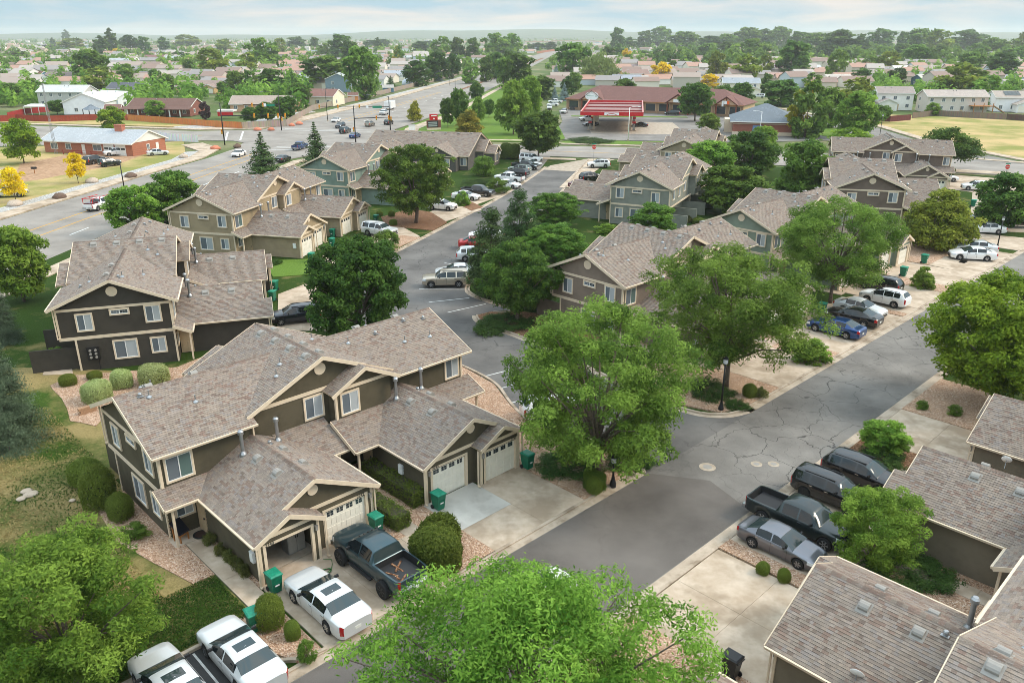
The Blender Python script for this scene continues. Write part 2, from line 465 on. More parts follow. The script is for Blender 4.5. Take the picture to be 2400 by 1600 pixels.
def asphalt_material(name, c1, c2, crack_amt, seal_amt, patch=None):
    m, n, l, b = new_mat(name)
    tc = N(n, 'ShaderNodeTexCoord')
    big = N(n, 'ShaderNodeTexNoise', Scale=0.16, Detail=5.0, Roughness=0.6)
    fine = N(n, 'ShaderNodeTexNoise', Scale=22.0, Detail=4.0, Roughness=0.75)
    for q in (big, fine): l.new(tc.outputs['Object'], q.inputs['Vector'])
    mixn = N(n, 'ShaderNodeMath', operation='ADD')
    f2 = N(n, 'ShaderNodeMath', operation='MULTIPLY'); f2.inputs[1].default_value = 0.45
    l.new(fine.outputs['Fac'], f2.inputs[0]); l.new(big.outputs['Fac'], mixn.inputs[0]); l.new(f2.outputs[0], mixn.inputs[1])
    rp = N(n, 'ShaderNodeValToRGB'); rp.color_ramp.elements[0].position = 0.52; rp.color_ramp.elements[1].position = 0.92
    rp.color_ramp.elements[0].color = (*c1, 1); rp.color_ramp.elements[1].color = (*c2, 1)
    l.new(mixn.outputs[0], rp.inputs[0])
    last = rp.outputs[0]
    # warped voronoi cell borders: hairline cracks, and a sparser set of tarred seams
    warp = N(n, 'ShaderNodeTexNoise', Scale=0.5, Detail=3.0); l.new(tc.outputs['Object'], warp.inputs['Vector'])
    wv = N(n, 'ShaderNodeVectorMath', operation='SCALE'); wv.inputs['Scale'].default_value = 2.6
    l.new(warp.outputs['Color'], wv.inputs[0])
    va = N(n, 'ShaderNodeVectorMath', operation='ADD'); l.new(tc.outputs['Object'], va.inputs[0]); l.new(wv.outputs[0], va.inputs[1])
    for (sc, width, amt, mask_s, mlo, mhi, shade) in ((0.85, 0.012, crack_amt, 0.12, 0.42, 0.6, 0.62), (0.33, 0.015, seal_amt, 0.07, 0.38, 0.6, 0.5)):
        if amt <= 0: continue
        vo = N(n, 'ShaderNodeTexVoronoi', Scale=sc, feature='DISTANCE_TO_EDGE'); l.new(va.outputs[0], vo.inputs['Vector'])
        st = N(n, 'ShaderNodeMapRange'); st.inputs[1].default_value = width * 0.35; st.inputs[2].default_value = width
        st.inputs[3].default_value = 1.0; st.inputs[4].default_value = 0.0
        l.new(vo.outputs['Distance'], st.inputs[0])
        mk = N(n, 'ShaderNodeTexNoise', Scale=mask_s, Detail=2.0); l.new(tc.outputs['Object'], mk.inputs['Vector'])
        mm = N(n, 'ShaderNodeMapRange'); mm.inputs[1].default_value = mlo; mm.inputs[2].default_value = mhi; mm.inputs[4].default_value = amt
        l.new(mk.outputs['Fac'], mm.inputs[0])
        mu = N(n, 'ShaderNodeMath', operation='MULTIPLY'); l.new(st.outputs[0], mu.inputs[0]); l.new(mm.outputs[0], mu.inputs[1])
        mx = N(n, 'ShaderNodeMixRGB'); mx.inputs['Color2'].default_value = tuple(x * shade for x in c1) + (1,)
        l.new(mu.outputs[0], mx.inputs['Fac']); l.new(last, mx.inputs['Color1']); last = mx.outputs[0]
    l.new(last, b.inputs['Base Color'])
    b.inputs['Roughness'].default_value = 0.85; b.inputs['Specular IOR Level'].default_value = 0.25
    bp = N(n, 'ShaderNodeBump', Strength=0.35, Distance=0.01); l.new(fine.outputs['Fac'], bp.inputs['Height']); l.new(bp.outputs[0], b.inputs['Normal'])
    return m
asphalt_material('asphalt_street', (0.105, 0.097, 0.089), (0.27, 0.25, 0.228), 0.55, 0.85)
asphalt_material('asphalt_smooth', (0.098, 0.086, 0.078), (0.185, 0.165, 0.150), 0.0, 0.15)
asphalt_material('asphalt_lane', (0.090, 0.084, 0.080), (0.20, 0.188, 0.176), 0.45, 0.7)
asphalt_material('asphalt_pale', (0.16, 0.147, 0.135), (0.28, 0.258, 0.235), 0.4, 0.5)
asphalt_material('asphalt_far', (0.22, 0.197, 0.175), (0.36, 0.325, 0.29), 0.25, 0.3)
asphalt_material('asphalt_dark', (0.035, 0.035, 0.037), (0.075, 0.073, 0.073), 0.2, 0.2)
# ================================================================== ground, streets, drives
def wmat(m): return M[m] if isinstance(m, str) else m
def slab(name, pts, ztop, mat, z0=-0.12):
    return tag(obj(name, MB().prism(pts, z0, ztop), wmat(mat)), kind='structure')

def offset_line(pts, d):
    """polyline shifted d to its left"""
    out = []
    for i, p in enumerate(pts):
        a = Vector(pts[max(i - 1, 0)]); b = Vector(pts[min(i + 1, len(pts) - 1)])
        t = (b - a).normalized()
        out.append((p[0] - t.y * d, p[1] + t.x * d))
    return out

def smooth_line(pts, n=4):
    """Catmull-Rom through pts"""
    P = [Vector(p) for p in pts]; out = []
    for i in range(len(P) - 1):
        p0, p1, p2, p3 = P[max(i - 1, 0)], P[i], P[i + 1], P[min(i + 2, len(P) - 1)]
        for k in range(n):
            t = k / n
            out.append(tuple(0.5 * ((2 * p1) + (p2 - p0) * t + (2 * p0 - 5 * p1 + 4 * p2 - p3) * t * t + (3 * p1 - p0 - 3 * p2 + p3) * t ** 3)))
    out.append(tuple(P[-1]))
    return out

def resample(pts, step):
    out = [tuple(pts[0])]; acc = 0.0
    for i in range(len(pts) - 1):
        a, b = Vector(pts[i]), Vector(pts[i + 1]); L = (b - a).length; pos = 0.0
        while acc + (L - pos) >= step:
            pos += step - acc; acc = 0.0
            out.append(tuple(a + (b - a) * (pos / L)))
        acc += L - pos
    out.append(tuple(pts[-1]))
    return out

def kerb(pts, side=1, pan=0.45, top=0.16, h=0.13, step=3.0, mat='kerb', name='kerb'):
    """gutter pan beside the road and a raised kerb behind it, in cast lengths; side=+1: kerb to the left of the line"""
    fine = resample(pts, 0.6) if len(pts) > 2 else pts
    base = MB()
    o0 = offset_line(fine, 0.0); o1 = offset_line(fine, side * pan); o2 = offset_line(fine, side * (pan + top))
    for i in range(len(fine) - 1):
        base.prism([o0[i], o0[i + 1], o1[i + 1], o1[i]], -0.1, 0.008)
    root = tag(obj(name, base, M[mat]), kind='structure')
    # raised lengths
    cuts = resample(pts, step)
    for i in range(len(cuts) - 1):
        seg = [cuts[i]]
        a, b = Vector(cuts[i]), Vector(cuts[i + 1])
        if (b - a).length < 0.3: continue
        k = max(1, int((b - a).length / 0.8)) if len(pts) > 2 else 1
        # follow the fine line between the two cuts
        ia = min(range(len(fine)), key=lambda q: (Vector(fine[q]) - a).length); ib = min(range(len(fine)), key=lambda q: (Vector(fine[q]) - b).length)
        line = [cuts[i]] + [fine[q] for q in range(ia + 1, ib)] + [cuts[i + 1]]
        l1 = offset_line(line, side * pan); l2 = offset_line(line, side * (pan + top))
        d = (Vector(l1[-1]) - Vector(l1[-2])).normalized() * 0.012
        l1[-1] = tuple(Vector(l1[-1]) - d); l2[-1] = tuple(Vector(l2[-1]) - d)
        mb = MB()
        for j in range(len(line) - 1):
            mb.prism([l1[j], l1[j + 1], l2[j + 1], l2[j]], -0.1, h)
        obj('kerb_length', mb, M[mat], root)
    return root

def panels(name, p00, p10, p11, p01, nu, nv, ztop, mats, gap=0.014, matfn=None):
    """concrete cast in panels: a base with the joints, each panel an object of its own"""
    P = [Vector(p) for p in (p00, p10, p11, p01)]
    root = slab(name, [tuple(p) for p in P], ztop - 0.02, 'concrete_dark')
    at = lambda u, v: (P[0] * (1 - u) + P[1] * u) * (1 - v) + (P[3] * (1 - u) + P[2] * u) * v
    Lu, Lv = (P[1] - P[0]).length, (P[3] - P[0]).length
    gu, gv = gap / Lu / 2, gap / Lv / 2
    for i in range(nu):
        for j in range(nv):
            u0, u1, v0, v1 = i / nu + gu, (i + 1) / nu - gu, j / nv + gv, (j + 1) / nv - gv
            q = [tuple(at(u0, v0)), tuple(at(u1, v0)), tuple(at(u1, v1)), tuple(at(u0, v1))]
            m = matfn(i, j) if matfn else mats
            obj('concrete_panel', MB().prism(q, ztop - 0.05, ztop + random.Random(i * 7 + j).uniform(-.003, .003)), M[m], root)
    return root

def ab_panels(name, a0, a1, b0, b1, nu, nv, z=0.05, mat='concrete', matfn=None):
    return panels(name, AB(a0, b0), AB(a1, b0), AB(a1, b1), AB(a0, b1), nu, nv, z, mat, matfn=matfn)

def ABs(*pts): return [AB(*p) for p in pts]

# the plain, to the horizon
gm = MB(); gm.quad((-9000, -300, -0.14), (9000, -300, -0.14), (9000, 9500, -0.14), (-9000, 9500, -0.14))
tag(obj('ground', gm, M['ground']), kind='structure')

# housing complex lawns
slab('lawn', [(-75, 5), (60, 5), (120, 110), (100, 155), (20, 178), (-8, 186), (-40, 182), (-52, 150), (-58, 100), (-62, 60)], -0.02, 'lawn')
slab('lawn_side', [AB(-22, 30.4), AB(12.7, 30.4), AB(12.7, 38), AB(12.5, 47.8), AB(34, 48.2), AB(33, 56), AB(20, 64), AB(15, 70), AB(9, 76), AB(-30, 76)], 0.04, 'lawn_mix')

# right-hand street
S1L, S1R = 25.5, 18.8
slab('street', ABs((-30, S1R), (165, S1R), (165, S1L), (-30, S1L)), 0.0, 'asphalt_street')
slab('asphalt_patch', ABs((-30, 18.85), (37.4, 18.85), (38.6, 22.3), (36.6, 25.45), (-30, 25.45)), 0.004, 'asphalt_smooth')
kerb(ABs((-30, S1R), (165, S1R)), -1, pan=0.5, top=0.2, h=0.07)
kerb(ABs((-30, S1L), (36.3, S1L)), 1, pan=0.5, top=0.2, h=0.07)
kerb(ABs((48.9, S1L), (165, S1L)), 1, pan=0.5, top=0.2, h=0.07)

# inner lane joining it, round to the collector road
LANE_L = [(7.3, 168.0), (6.2, 163.1), (-0.9, 137.1), (-8.0, 116.2), (-13.5, 100.5), (-15.2, 96.3), (-18.6, 87.5), (-17.5, 77.5), (-12.5, 69.8), AB(39.7, 52), AB(39.7, 46), AB(39.2, 42), AB(37.5, 38.5), AB(36.3, 35), AB(37.0, 32), AB(38.2, 29), AB(38.0, 27.2), AB(36.4, S1L)]
LANE_R = [AB(48.8, S1L), AB(46.7, 26.4), AB(45.4, 28.8), AB(45.6, 34), AB(46.5, 40), (4.6, 63.2), (0.3, 67.7), (-3.3, 71.6), (-3.9, 73.8), (-1.8, 75.2), (-0.2, 75.5), (-4.2, 79.8), (-5.1, 83.4), (-3.9, 90), (-1.2, 103), (2.9, 118), (6.6, 132), (9.6, 146), (13.0, 163.1), (16.3, 178.3)]
slab('lane', LANE_L + LANE_R, -0.004, 'asphalt_lane')
kerb(smooth_line(LANE_L[:7], 3), -1, pan=0.45, top=0.2, h=0.07)
kerb(smooth_line([AB(39.7, 52)] + LANE_L[10:], 4), -1, pan=0.0, top=0.22, h=0.13, step=2.4)
kerb(smooth_line([AB(49.6, S1L)] + LANE_R[:5], 4), -1, pan=0.4, top=0.18, h=0.13, step=2.4)
kerb(smooth_line(LANE_R[5:9], 4), -1, pan=0.4, top=0.18, h=0.13, step=2.4)
kerb(smooth_line(LANE_R[9:14], 4), -1, pan=0.35, top=0.18, h=0.13, step=2.4)
kerb(smooth_line(LANE_R[14:], 3), -1, pan=0.35, top=0.18, h=0.13, step=4)
# parking stall lines beside the kerb
pm = MB()
for (x0, y0, x1, y1) in ((982, 677, 1088, 678), (1005, 708, 1100, 698), (1049, 732, 1138, 712), (1042, 616, 1090, 625)):
    a, b = Vector(G(x0, y0)), Vector(G(x1, y1)); d = (b - a).normalized(); n = Vector((-d.y, d.x)) * 0.06
    pm.prism([tuple(a - n), tuple(b - n), tuple(b + n), tuple(a + n)], -0.02, 0.003)
for k in range(4):
    p, q = AB(36.9 + k * 0.55, 36.2 + k * 2.6), AB(41.2 + k * 0.5, 35.4 + k * 2.6)
    a, b = Vector(p), Vector(q); d = (b - a).normalized(); n = Vector((-d.y, d.x)) * 0.06
    pm.prism([tuple(a - n), tuple(b - n), tuple(b + n), tuple(a + n)], -0.02, 0.003)
tag(obj('stall_markings', pm, M['paint_white']), kind='structure')

# manhole collars
def manhole(x, y, r, name='manhole'):
    X, Y = G(x, y)
    t = thing(name, {1658: 'large round manhole with a pale concrete collar in the cracked street', 1773: 'small round manhole left of its twin in the cracked street', 1813: 'small round manhole nearest the kerb of the black cars'}[x], 'manhole', (X, Y, 0), 0, 'manholes in the street')
    c = MB().lathe([(r, -0.03), (r, 0.012), (r * .99, 0.013)], 28); obj('collar', c, M['concrete_dark'], t)
    c = MB().lathe([(r * .55, 0.0), (r * .55, 0.018), (r * .54, 0.019)], 20); lid = obj('lid', c, M['vent_grey'], t)
manhole(1658, 1094, 0.52); manhole(1773, 1087, 0.36); manhole(1813, 1087, 0.36)

# ---- front drives, walks and beds, laid out per building in its own frame (x along the ridge, y towards the back)
def site(cx, cy, rz, scale=1.0, kerb_y=-17.0, idx=0, beds=True, newpad=False, walkL=True):
    ca, sa = math.cos(rz), math.sin(rz)
    def L(x, y): return (cx + (x * ca - y * sa) * scale, cy + (x * sa + y * ca) * scale)
    def pn(name, x0, x1, y0, y1, nu, nv, z=0.05, mat='concrete', matfn=None):
        return panels(name, L(x0, y0), L(x1, y0), L(x1, y1), L(x0, y1), nu, nv, z, mat, matfn=matfn)
    pn('driveway', -8.9, -1.5, kerb_y, -10.35, 2, 2, matfn=(lambda i, j: 'concrete'))
    if newpad:
        pn('driveway', 1.4, 5.2, kerb_y, -14.3, 1, 1)
        pn('driveway', 1.4, 5.2, -14.3, -10.9, 1, 1, 0.052, 'concrete_new')
        pn('driveway', 5.2, 8.6, kerb_y, -11.3, 1, 2)
    else:
        pn('driveway', 1.4, 8.6, kerb_y, -10.9, 2, 2)
    pn('walkway', -1.15, -0.1, -12.6, -4.0, 1, 5, 0.06, 'concrete_dark')
    pn('walkway', -1.5, 1.4, -13.6, -12.6, 2, 1, 0.056, 'concrete')
    pn('walkway', -10.05, -9.0, -12.2, -5.0, 1, 5, 0.065, 'concrete')
    pn('porch_slab', -10.6, -8.75, -5.0, -3.95, 1, 1, 0.09, 'concrete')
    pn('porch_slab', 8.5, 10.6, -5.6, -3.95, 1, 1, 0.09, 'concrete')
    if beds:
        slab('gravel_bed', [L(-1.5, kerb_y), L(1.4, kerb_y), L(1.4, -13.6), L(-1.5, -13.6)], 0.07, 'gravel')
        slab('gravel_bed', [L(-9.0, -11.0), L(-8.75, -11.0), L(-8.75, -5.0), L(-9.0, -5.0)], 0.08, 'gravel')
        slab('gravel_bed', [L(-0.1, -12.6), L(1.68, -12.6), L(1.68, -4), L(-0.1, -4)], 0.05, 'gravel')
        slab('gravel_bed', [L(-1.75, -12.6), L(-1.15, -12.6), L(-1.15, -4), L(-1.75, -4)], 0.05, 'gravel')
    return L

T1 = (AB(22.8, 43.15), ROT_AB)
TE = (AB(63.25, 44.7), ROT_AB)
TF = (AB(90.75, 45.75), ROT_AB)
R0 = (AB(23.9, 0.65), ROT_AB + math.pi)
R2 = (AB(48.4, 1.0), ROT_AB + math.pi)
L1 = site(*T1[0], T1[1], newpad=True)
LE = site(*TE[0], TE[1], kerb_y=-18.5)
LF = site(*TF[0], TF[1], kerb_y=-19.5)
L0 = site(*R0[0], R0[1], kerb_y=-17.4)
L2 = site(*R2[0], R2[1], kerb_y=-17.1)

# planted beds
slab('gravel_bed', ABs((31.4, 26.2), (36.2, 26.2), (37.5, 27.2), (37.9, 29), (36.7, 32), (36.0, 35), (37.2, 38.5), (38.9, 42), (39.4, 46), (39.4, 52), (33.3, 52), (33.3, 38), (31.4, 37)), 0.1, 'gravel')
slab('gravel_bed', ABs((49.4, 26.2), (54.2, 26.2), (54.2, 31), (53, 34), (50.5, 36.5), (47.2, 36), (46.2, 30), (47.2, 27.0)), 0.1, 'gravel')
ab_panels('driveway', 71.95, 78.2, 26.2, 33.2, 2, 2, 0.048)
slab('gravel_bed', ABs((78.25, 26.2), (79.4, 26.2), (79.4, 32), (78.25, 33)), 0.1, 'gravel')
ab_panels('driveway', 79.45, 81.75, 26.2, 32.5, 1, 2, 0.05)
ab_panels('driveway', 101.0, 112.5, 26.2, 31.5, 3, 2, 0.05)
slab('gravel_bed', ABs((99.5, 31.6), (113, 31.6), (113, 37), (99.5, 37)), 0.08, 'gravel')
slab('gravel_bed', ABs((32.9, 13.0), (34.0, 13.0), (34.0, 18.1), (32.9, 18.1)), 0.1, 'gravel')
slab('gravel_bed', ABs((57.2, 12.5), (65, 12.5), (65, 18.1), (57.2, 18.1)), 0.1, 'gravel')
ab_panels('driveway', 34.05, 39.7, 12.0, 18.1, 2, 2, 0.05)
slab('gravel_bed', ABs((48.4, 11.5), (51, 11.5), (51, 18.1), (48.4, 18.1)), 0.09, 'mulch')
slab('gravel_bed', ABs((34.4, -6), (39.8, -6), (39.8, 12.2), (34.4, 12.2)), 0.04, 'gravel')
ab_panels('walkway', 38.0, 39.1, 4.0, 12.0, 1, 5, 0.06)
slab('gravel_bed', ABs((14.0, 18.1), (25.2, 18.1), (25.2, 12.5), (14, 12.5)), 0.08, 'gravel')
slab('gravel_bed', ABs((11.2, 30.6), (13.75, 30.6), (13.75, 26.2), (12.6, 26.2), (11.9, 28)), 0.09, 'gravel')
slab('gravel_bed', [G(*p) for p in ((118, 905), (165, 882), (415, 862), (640, 770), (660, 775), (520, 870), (262, 960), (225, 1000), (192, 992), (165, 988), (158, 960), (145, 935), (125, 915))], 0.08, 'gravel')
slab('gravel_bed', ABs((11.6, 34.6), (12.7, 34.6), (12.7, 39.3), (12.4, 46), (10.6, 46), (10.2, 41), (10.8, 38)), 0.085, 'gravel')
# stall court at the lower left with its kerb
slab('parking_court', ABs((-14, 18), (11.7, 25.6), (11.7, 30.1), (-14, 30.1)), 0.01, 'asphalt_dark')
kerb(ABs((-14, 30.1), (11.7, 30.1)), 1, pan=0.0, top=0.2, h=0.15, step=3)
kerb(smooth_line(ABs((13.9, 26.2), (12.6, 26.5), (11.85, 27.6), (11.75, 30.1)), 3), 1, pan=0.0, top=0.18, h=0.14, step=2)
pm = MB()
for a in (3.9, 6.7, 9.5): pm.prism(ABs((a, 24.5), (a + .1, 24.5), (a + .1, 30), (a, 30)), 0, 0.016)
tag(obj('stall_markings', pm, M['paint_white']), kind='structure')

# patio slab left of the dark building
panels('patio', G(100, 880), G(172, 878), G(165, 848), G(112, 850), 1, 1, 0.08, 'concrete')
# island with ground cover, lawns right of the lane
slab('planting_bed', [(-2.9, 71.7), (0.3, 68.3), (4.4, 64), (9, 66), (6, 73), (0.2, 75.1), (-2.2, 74.7), (-3.5, 73.6)], 0.1, 'mulch')
slab('lawn', [(-4.6, 83.4), (-3.8, 80), (0.2, 75.9), (6.5, 73.5), (9, 80), (20, 100), (14, 112), (8, 122), (3, 116), (-0.8, 103), (-3.4, 90)], 0.09, 'lawn')
slab('lawn', [G(620, 612), G(760, 606), G(775, 640), G(640, 650)], 0.06, 'lawn_green')

# ---- drives and beds along the left of the lane (dark, olive and teal buildings)
def quad_px(name, pts, z, mat): return slab(name, [G(*p) for p in pts], z, mat)
panels('driveway', G(652, 690), G(650, 775), G(770, 775), G(745, 655), 2, 2, 0.05, 'concrete')
panels('driveway', G(733, 610), G(815, 628), G(905, 595), G(850, 560), 2, 2, 0.05, 'concrete')
panels('driveway', G(868, 545), G(880, 582), G(985, 555), G(935, 528), 2, 2, 0.06, 'concrete')
panels('driveway', G(1000, 500), G(1042, 520), G(1130, 492), G(1075, 470), 2, 2, 0.055, 'concrete')
panels('driveway', G(1075, 455), G(1110, 482), G(1185, 456), G(1150, 436), 2, 2, 0.05, 'concrete')
quad_px('gravel_bed', ((893, 510), (905, 530), (1015, 541), (1048, 522), (1010, 498), (960, 490)), 0.08, 'mulch')
quad_px('gravel_bed', ((912, 596), (945, 575), (985, 558), (940, 552), (885, 585)), 0.08, 'gravel')
quad_px('gravel_bed', ((1075, 480), (1105, 495), (1132, 486), (1100, 472)), 0.08, 'mulch')
# parking bay near the office
quad_px('parking_bay', ((1180, 452), (1262, 402), (1290, 366), (1240, 362), (1150, 428)), 0.012, 'asphalt_pale')
quad_px('concrete_apron', ((1275, 398), (1290, 388), (1380, 372), (1440, 374), (1352, 400), (1342, 402)), 0.01, 'concrete_dark')
quad_px('concrete_apron', ((1352, 400), (1380, 374), (1430, 372), (1400, 398), (1345, 440), (1310, 440)), 0.02, 'concrete')
# drives at the right end (past the green building)
panels('driveway', G(2195, 590), G(2160, 618), G(2290, 645), G(2340, 612), 2, 2, 0.05, 'concrete')
panels('driveway', G(2262, 545), G(2240, 566), G(2400, 590), G(2420, 560), 2, 2, 0.055, 'concrete')
quad_px('asphalt_court', ((2190, 438), (2420, 470), (2420, 425), (2215, 408)), 0.0, 'concrete')
quad_px('asphalt_court', ((2270, 540), (2420, 545), (2420, 470), (2280, 445)), -0.005, 'concrete_dark')

# ---- arterial road, cross street, collector
ART_W = [(-82.5, 60), (-75.3, 116.6), (-71.2, 156.8), (-67.5, 180), (-66.5, 196), (-68, 208)]
ART_E = [(-59, 60), (-55.5, 110), (-52.0, 150), (-49.5, 178), (-42, 193), (-34, 198)]
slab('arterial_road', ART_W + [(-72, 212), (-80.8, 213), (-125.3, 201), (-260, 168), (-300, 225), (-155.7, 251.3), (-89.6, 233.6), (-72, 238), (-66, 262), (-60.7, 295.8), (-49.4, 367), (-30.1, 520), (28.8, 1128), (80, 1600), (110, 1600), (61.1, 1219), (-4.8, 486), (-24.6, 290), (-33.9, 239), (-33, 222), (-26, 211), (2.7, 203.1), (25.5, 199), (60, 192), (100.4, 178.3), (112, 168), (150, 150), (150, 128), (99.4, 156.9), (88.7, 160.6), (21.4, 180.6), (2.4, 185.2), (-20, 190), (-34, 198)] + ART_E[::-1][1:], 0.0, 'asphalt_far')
# median, sidewalks, verges
slab('median', [(-27.5, 405), (-26.2, 405), (-5, 580), (38, 1000), (35, 1000), (-8, 580)], 0.12, 'mulch')
slab('sidewalk', [(-81, 60), (-75.9, 100), (-75.8, 116.6), (-71.7, 156.8), (-68.5, 181), (-70, 196), (-78, 207), (-82, 203), (-73.5, 192), (-71.8, 180), (-74.6, 157), (-78.8, 117), (-86, 60)], 0.1, 'concrete')
slab('gravel_verge', [(-78.8, 117), (-74.6, 157), (-71.8, 180), (-73.5, 192), (-76, 190), (-74.5, 178), (-77, 157), (-81.6, 117), (-89, 60), (-86, 60)], 0.08, 'gravel_grey')
slab('dry_lawn', [(-76, 190), (-74.5, 178), (-77, 157), (-81.6, 117), (-89, 60), (-170, 60), (-190, 180), (-125.3, 198), (-84, 210)], 0.05, 'field')
slab('dirt_drive', [(-89, 152), (-83, 171), (-84, 188), (-100, 190), (-104, 172), (-97, 158), (-106, 138), (-130, 132), (-130, 127), (-104, 131)], 0.07, 'dirt')
slab('drive_apron', [(-130, 139), (-108, 142), (-97, 158), (-104, 167), (-111, 158), (-116, 148), (-130, 146)], 0.08, 'concrete')
slab('sidewalk', [(-56.5, 60), (-53, 110), (-49.5, 150), (-47.4, 176), (-40.5, 190), (-19.5, 186.6), (2.4, 182.5), (14, 179.5), (14, 177), (2, 180), (-20, 184), (-39, 187), (-45.5, 175), (-47.6, 150), (-51, 110), (-54, 60)], 0.1, 'concrete')
slab('sidewalk', [(-60.9, 296), (-50, 367), (-30.8, 520), (27.5, 1128), (24, 1128), (-34.5, 520), (-53.5, 367), (-66, 296)], 0.1, 'concrete')
slab('sidewalk', [(-60.9, 296), (-66, 296), (-76, 252), (-92, 240), (-155, 257), (-155, 254.5), (-90, 237), (-73, 240), (-66.5, 262)], 0.104, 'concrete')
slab('gravel_verge', [(-66.5, 300), (-57, 367), (-36.5, 520), (22, 1128), (24, 1128), (-34.5, 520), (-53.5, 367), (-66, 296)], 0.08, 'gravel_grey')
slab('gravel_verge', [(-70, 296), (-80, 253), (-92, 240), (-100, 243), (-100, 246), (-84, 256), (-74, 300)], 0.09, 'gravel_grey')
slab('dry_verge', [(-90, 243), (-155, 258), (-300, 292), (-300, 306), (-155, 276), (-92, 262)], 0.06, 'field')
# gas station corner: lawn, path, lot
slab('lawn', [(-32.5, 238), (-23.2, 290), (-3.4, 486), (6, 560), (30, 560), (8, 330), (10, 300), (14, 262), (14, 216), (9, 208.5), (-24, 213.5), (-31, 223)], 0.09, 'lawn_green')
slab('sidewalk', [(-31, 240), (-21.5, 290), (-2, 486), (0.2, 486), (-18.8, 290), (-27, 240), (-26, 222), (-22, 217), (9, 212), (9, 210), (-24, 215), (-30, 222)], 0.11, 'concrete')
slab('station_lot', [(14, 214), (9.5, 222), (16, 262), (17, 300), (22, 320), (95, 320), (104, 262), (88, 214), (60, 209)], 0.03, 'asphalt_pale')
slab('lawn_strip', [(14, 213), (12, 206.5), (60, 199), (62, 204), (40, 209)], 0.1, 'lawn_green')
slab('sidewalk', [(9, 205.8), (25.5, 202), (60, 195), (60, 196.6), (25.5, 203.8), (9, 207.5)], 0.11, 'concrete')
slab('lawn_strip', [(20, 277), (58, 273), (58, 276), (20, 280)], 0.1, 'lawn_green')
slab('station_pad', [(22, 228), (48, 225), (50, 258), (23, 262)], 0.045, 'concrete_dark')
# side street past the shops, curving road on the right, field
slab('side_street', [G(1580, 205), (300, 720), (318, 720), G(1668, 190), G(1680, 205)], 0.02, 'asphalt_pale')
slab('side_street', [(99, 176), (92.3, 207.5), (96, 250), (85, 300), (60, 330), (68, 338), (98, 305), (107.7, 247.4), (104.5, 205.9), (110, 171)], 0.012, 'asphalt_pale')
slab('sidewalk', [(112, 171), (106, 206), (109, 248), (99, 308), (68, 341), (69, 343), (101, 309), (111.5, 248), (108.5, 206), (114.5, 171)], 0.1, 'concrete')
slab('sidewalk', [(100.4, 179.5), (112, 170), (150, 152), (150, 154), (113, 172), (101, 181)], 0.1, 'concrete')
slab('field', [(114.5, 171), (108.5, 206), (111.5, 248), (106, 285), (118, 290), (170, 262), (300, 250), (300, 90), (150, 154)], 0.05, 'field')
slab('concrete_verge', [(60, 187), (88, 161), (98, 158), (99, 161), (90, 165)], 0.05, 'concrete')
slab('lawn_strip', [(86, 214), (92, 208), (95, 250), (84, 296), (74, 262)], 0.06, 'lawn_green')

# painted lane markings of the arterial
pm, py = MB(), MB()
def stripe(mb, p, q, w=0.13, z=0.006):
    a, b = Vector(p), Vector(q); d = (b - a).normalized(); n = Vector((-d.y, d.x)) * w
    mb.prism([tuple(a - n), tuple(b - n), tuple(b + n), tuple(a + n)], -0.02, z)
yl = [(-72, 60), (-68.3, 100), (-66.1, 122), (-62.3, 162.5), (-60.2, 180), (-59.4, 190)]
for i in range(len(yl) - 1):
    stripe(py, yl[i], yl[i + 1]); stripe(py, (yl[i][0] + 3.4, yl[i][1]), (yl[i + 1][0] + 3.2, yl[i + 1][1]))
for k in range(9):
    y = 70 + k * 12.5
    stripe(pm, (-61.2 + (y - 100) * 0.11, y), (-61.2 + (y - 97) * 0.11, y + 4.5))
for (p, q) in (((-58, 197), (-38, 201)), ((-57.5, 200), (-37.5, 204)), ((-66, 240), (-38, 236)), ((-66, 236.5), (-40, 233)), ((-74, 212), (-80, 232)), ((-70.5, 213), (-76, 233)), ((-62, 193), (-46, 196))):
    stripe(pm, p, q, 0.25)
stripe(py, (-55, 262), (-34.5, 400)); stripe(py, (-52, 262), (-33.4, 400))
for k in range(12): stripe(pm, (-47 + 0.137 * k * 16, 262 + k * 16), (-47 + .137 * (k * 16 + 5), 267 + k * 16))
stripe(py, (0, 194.5), (90, 171)); stripe(py, (-130, 214), (-84, 223))
tag(obj('lane_markings', pm, M['paint_white']), kind='structure')
tag(obj('centre_lines', py, M['paint_yellow']), kind='structure')
# ================================================================== townhouses
def intervals(polys, v):
    xs = []
    for poly in polys:
        k = len(poly)
        for i in range(k):
            (u0, v0), (u1, v1) = poly[i], poly[(i + 1) % k]
            if (v0 <= v) != (v1 <= v): xs.append(u0 + (v - v0) / (v1 - v0) * (u1 - u0))
    xs.sort()
    return [(xs[i], xs[i + 1]) for i in range(0, len(xs) - 1, 2)]

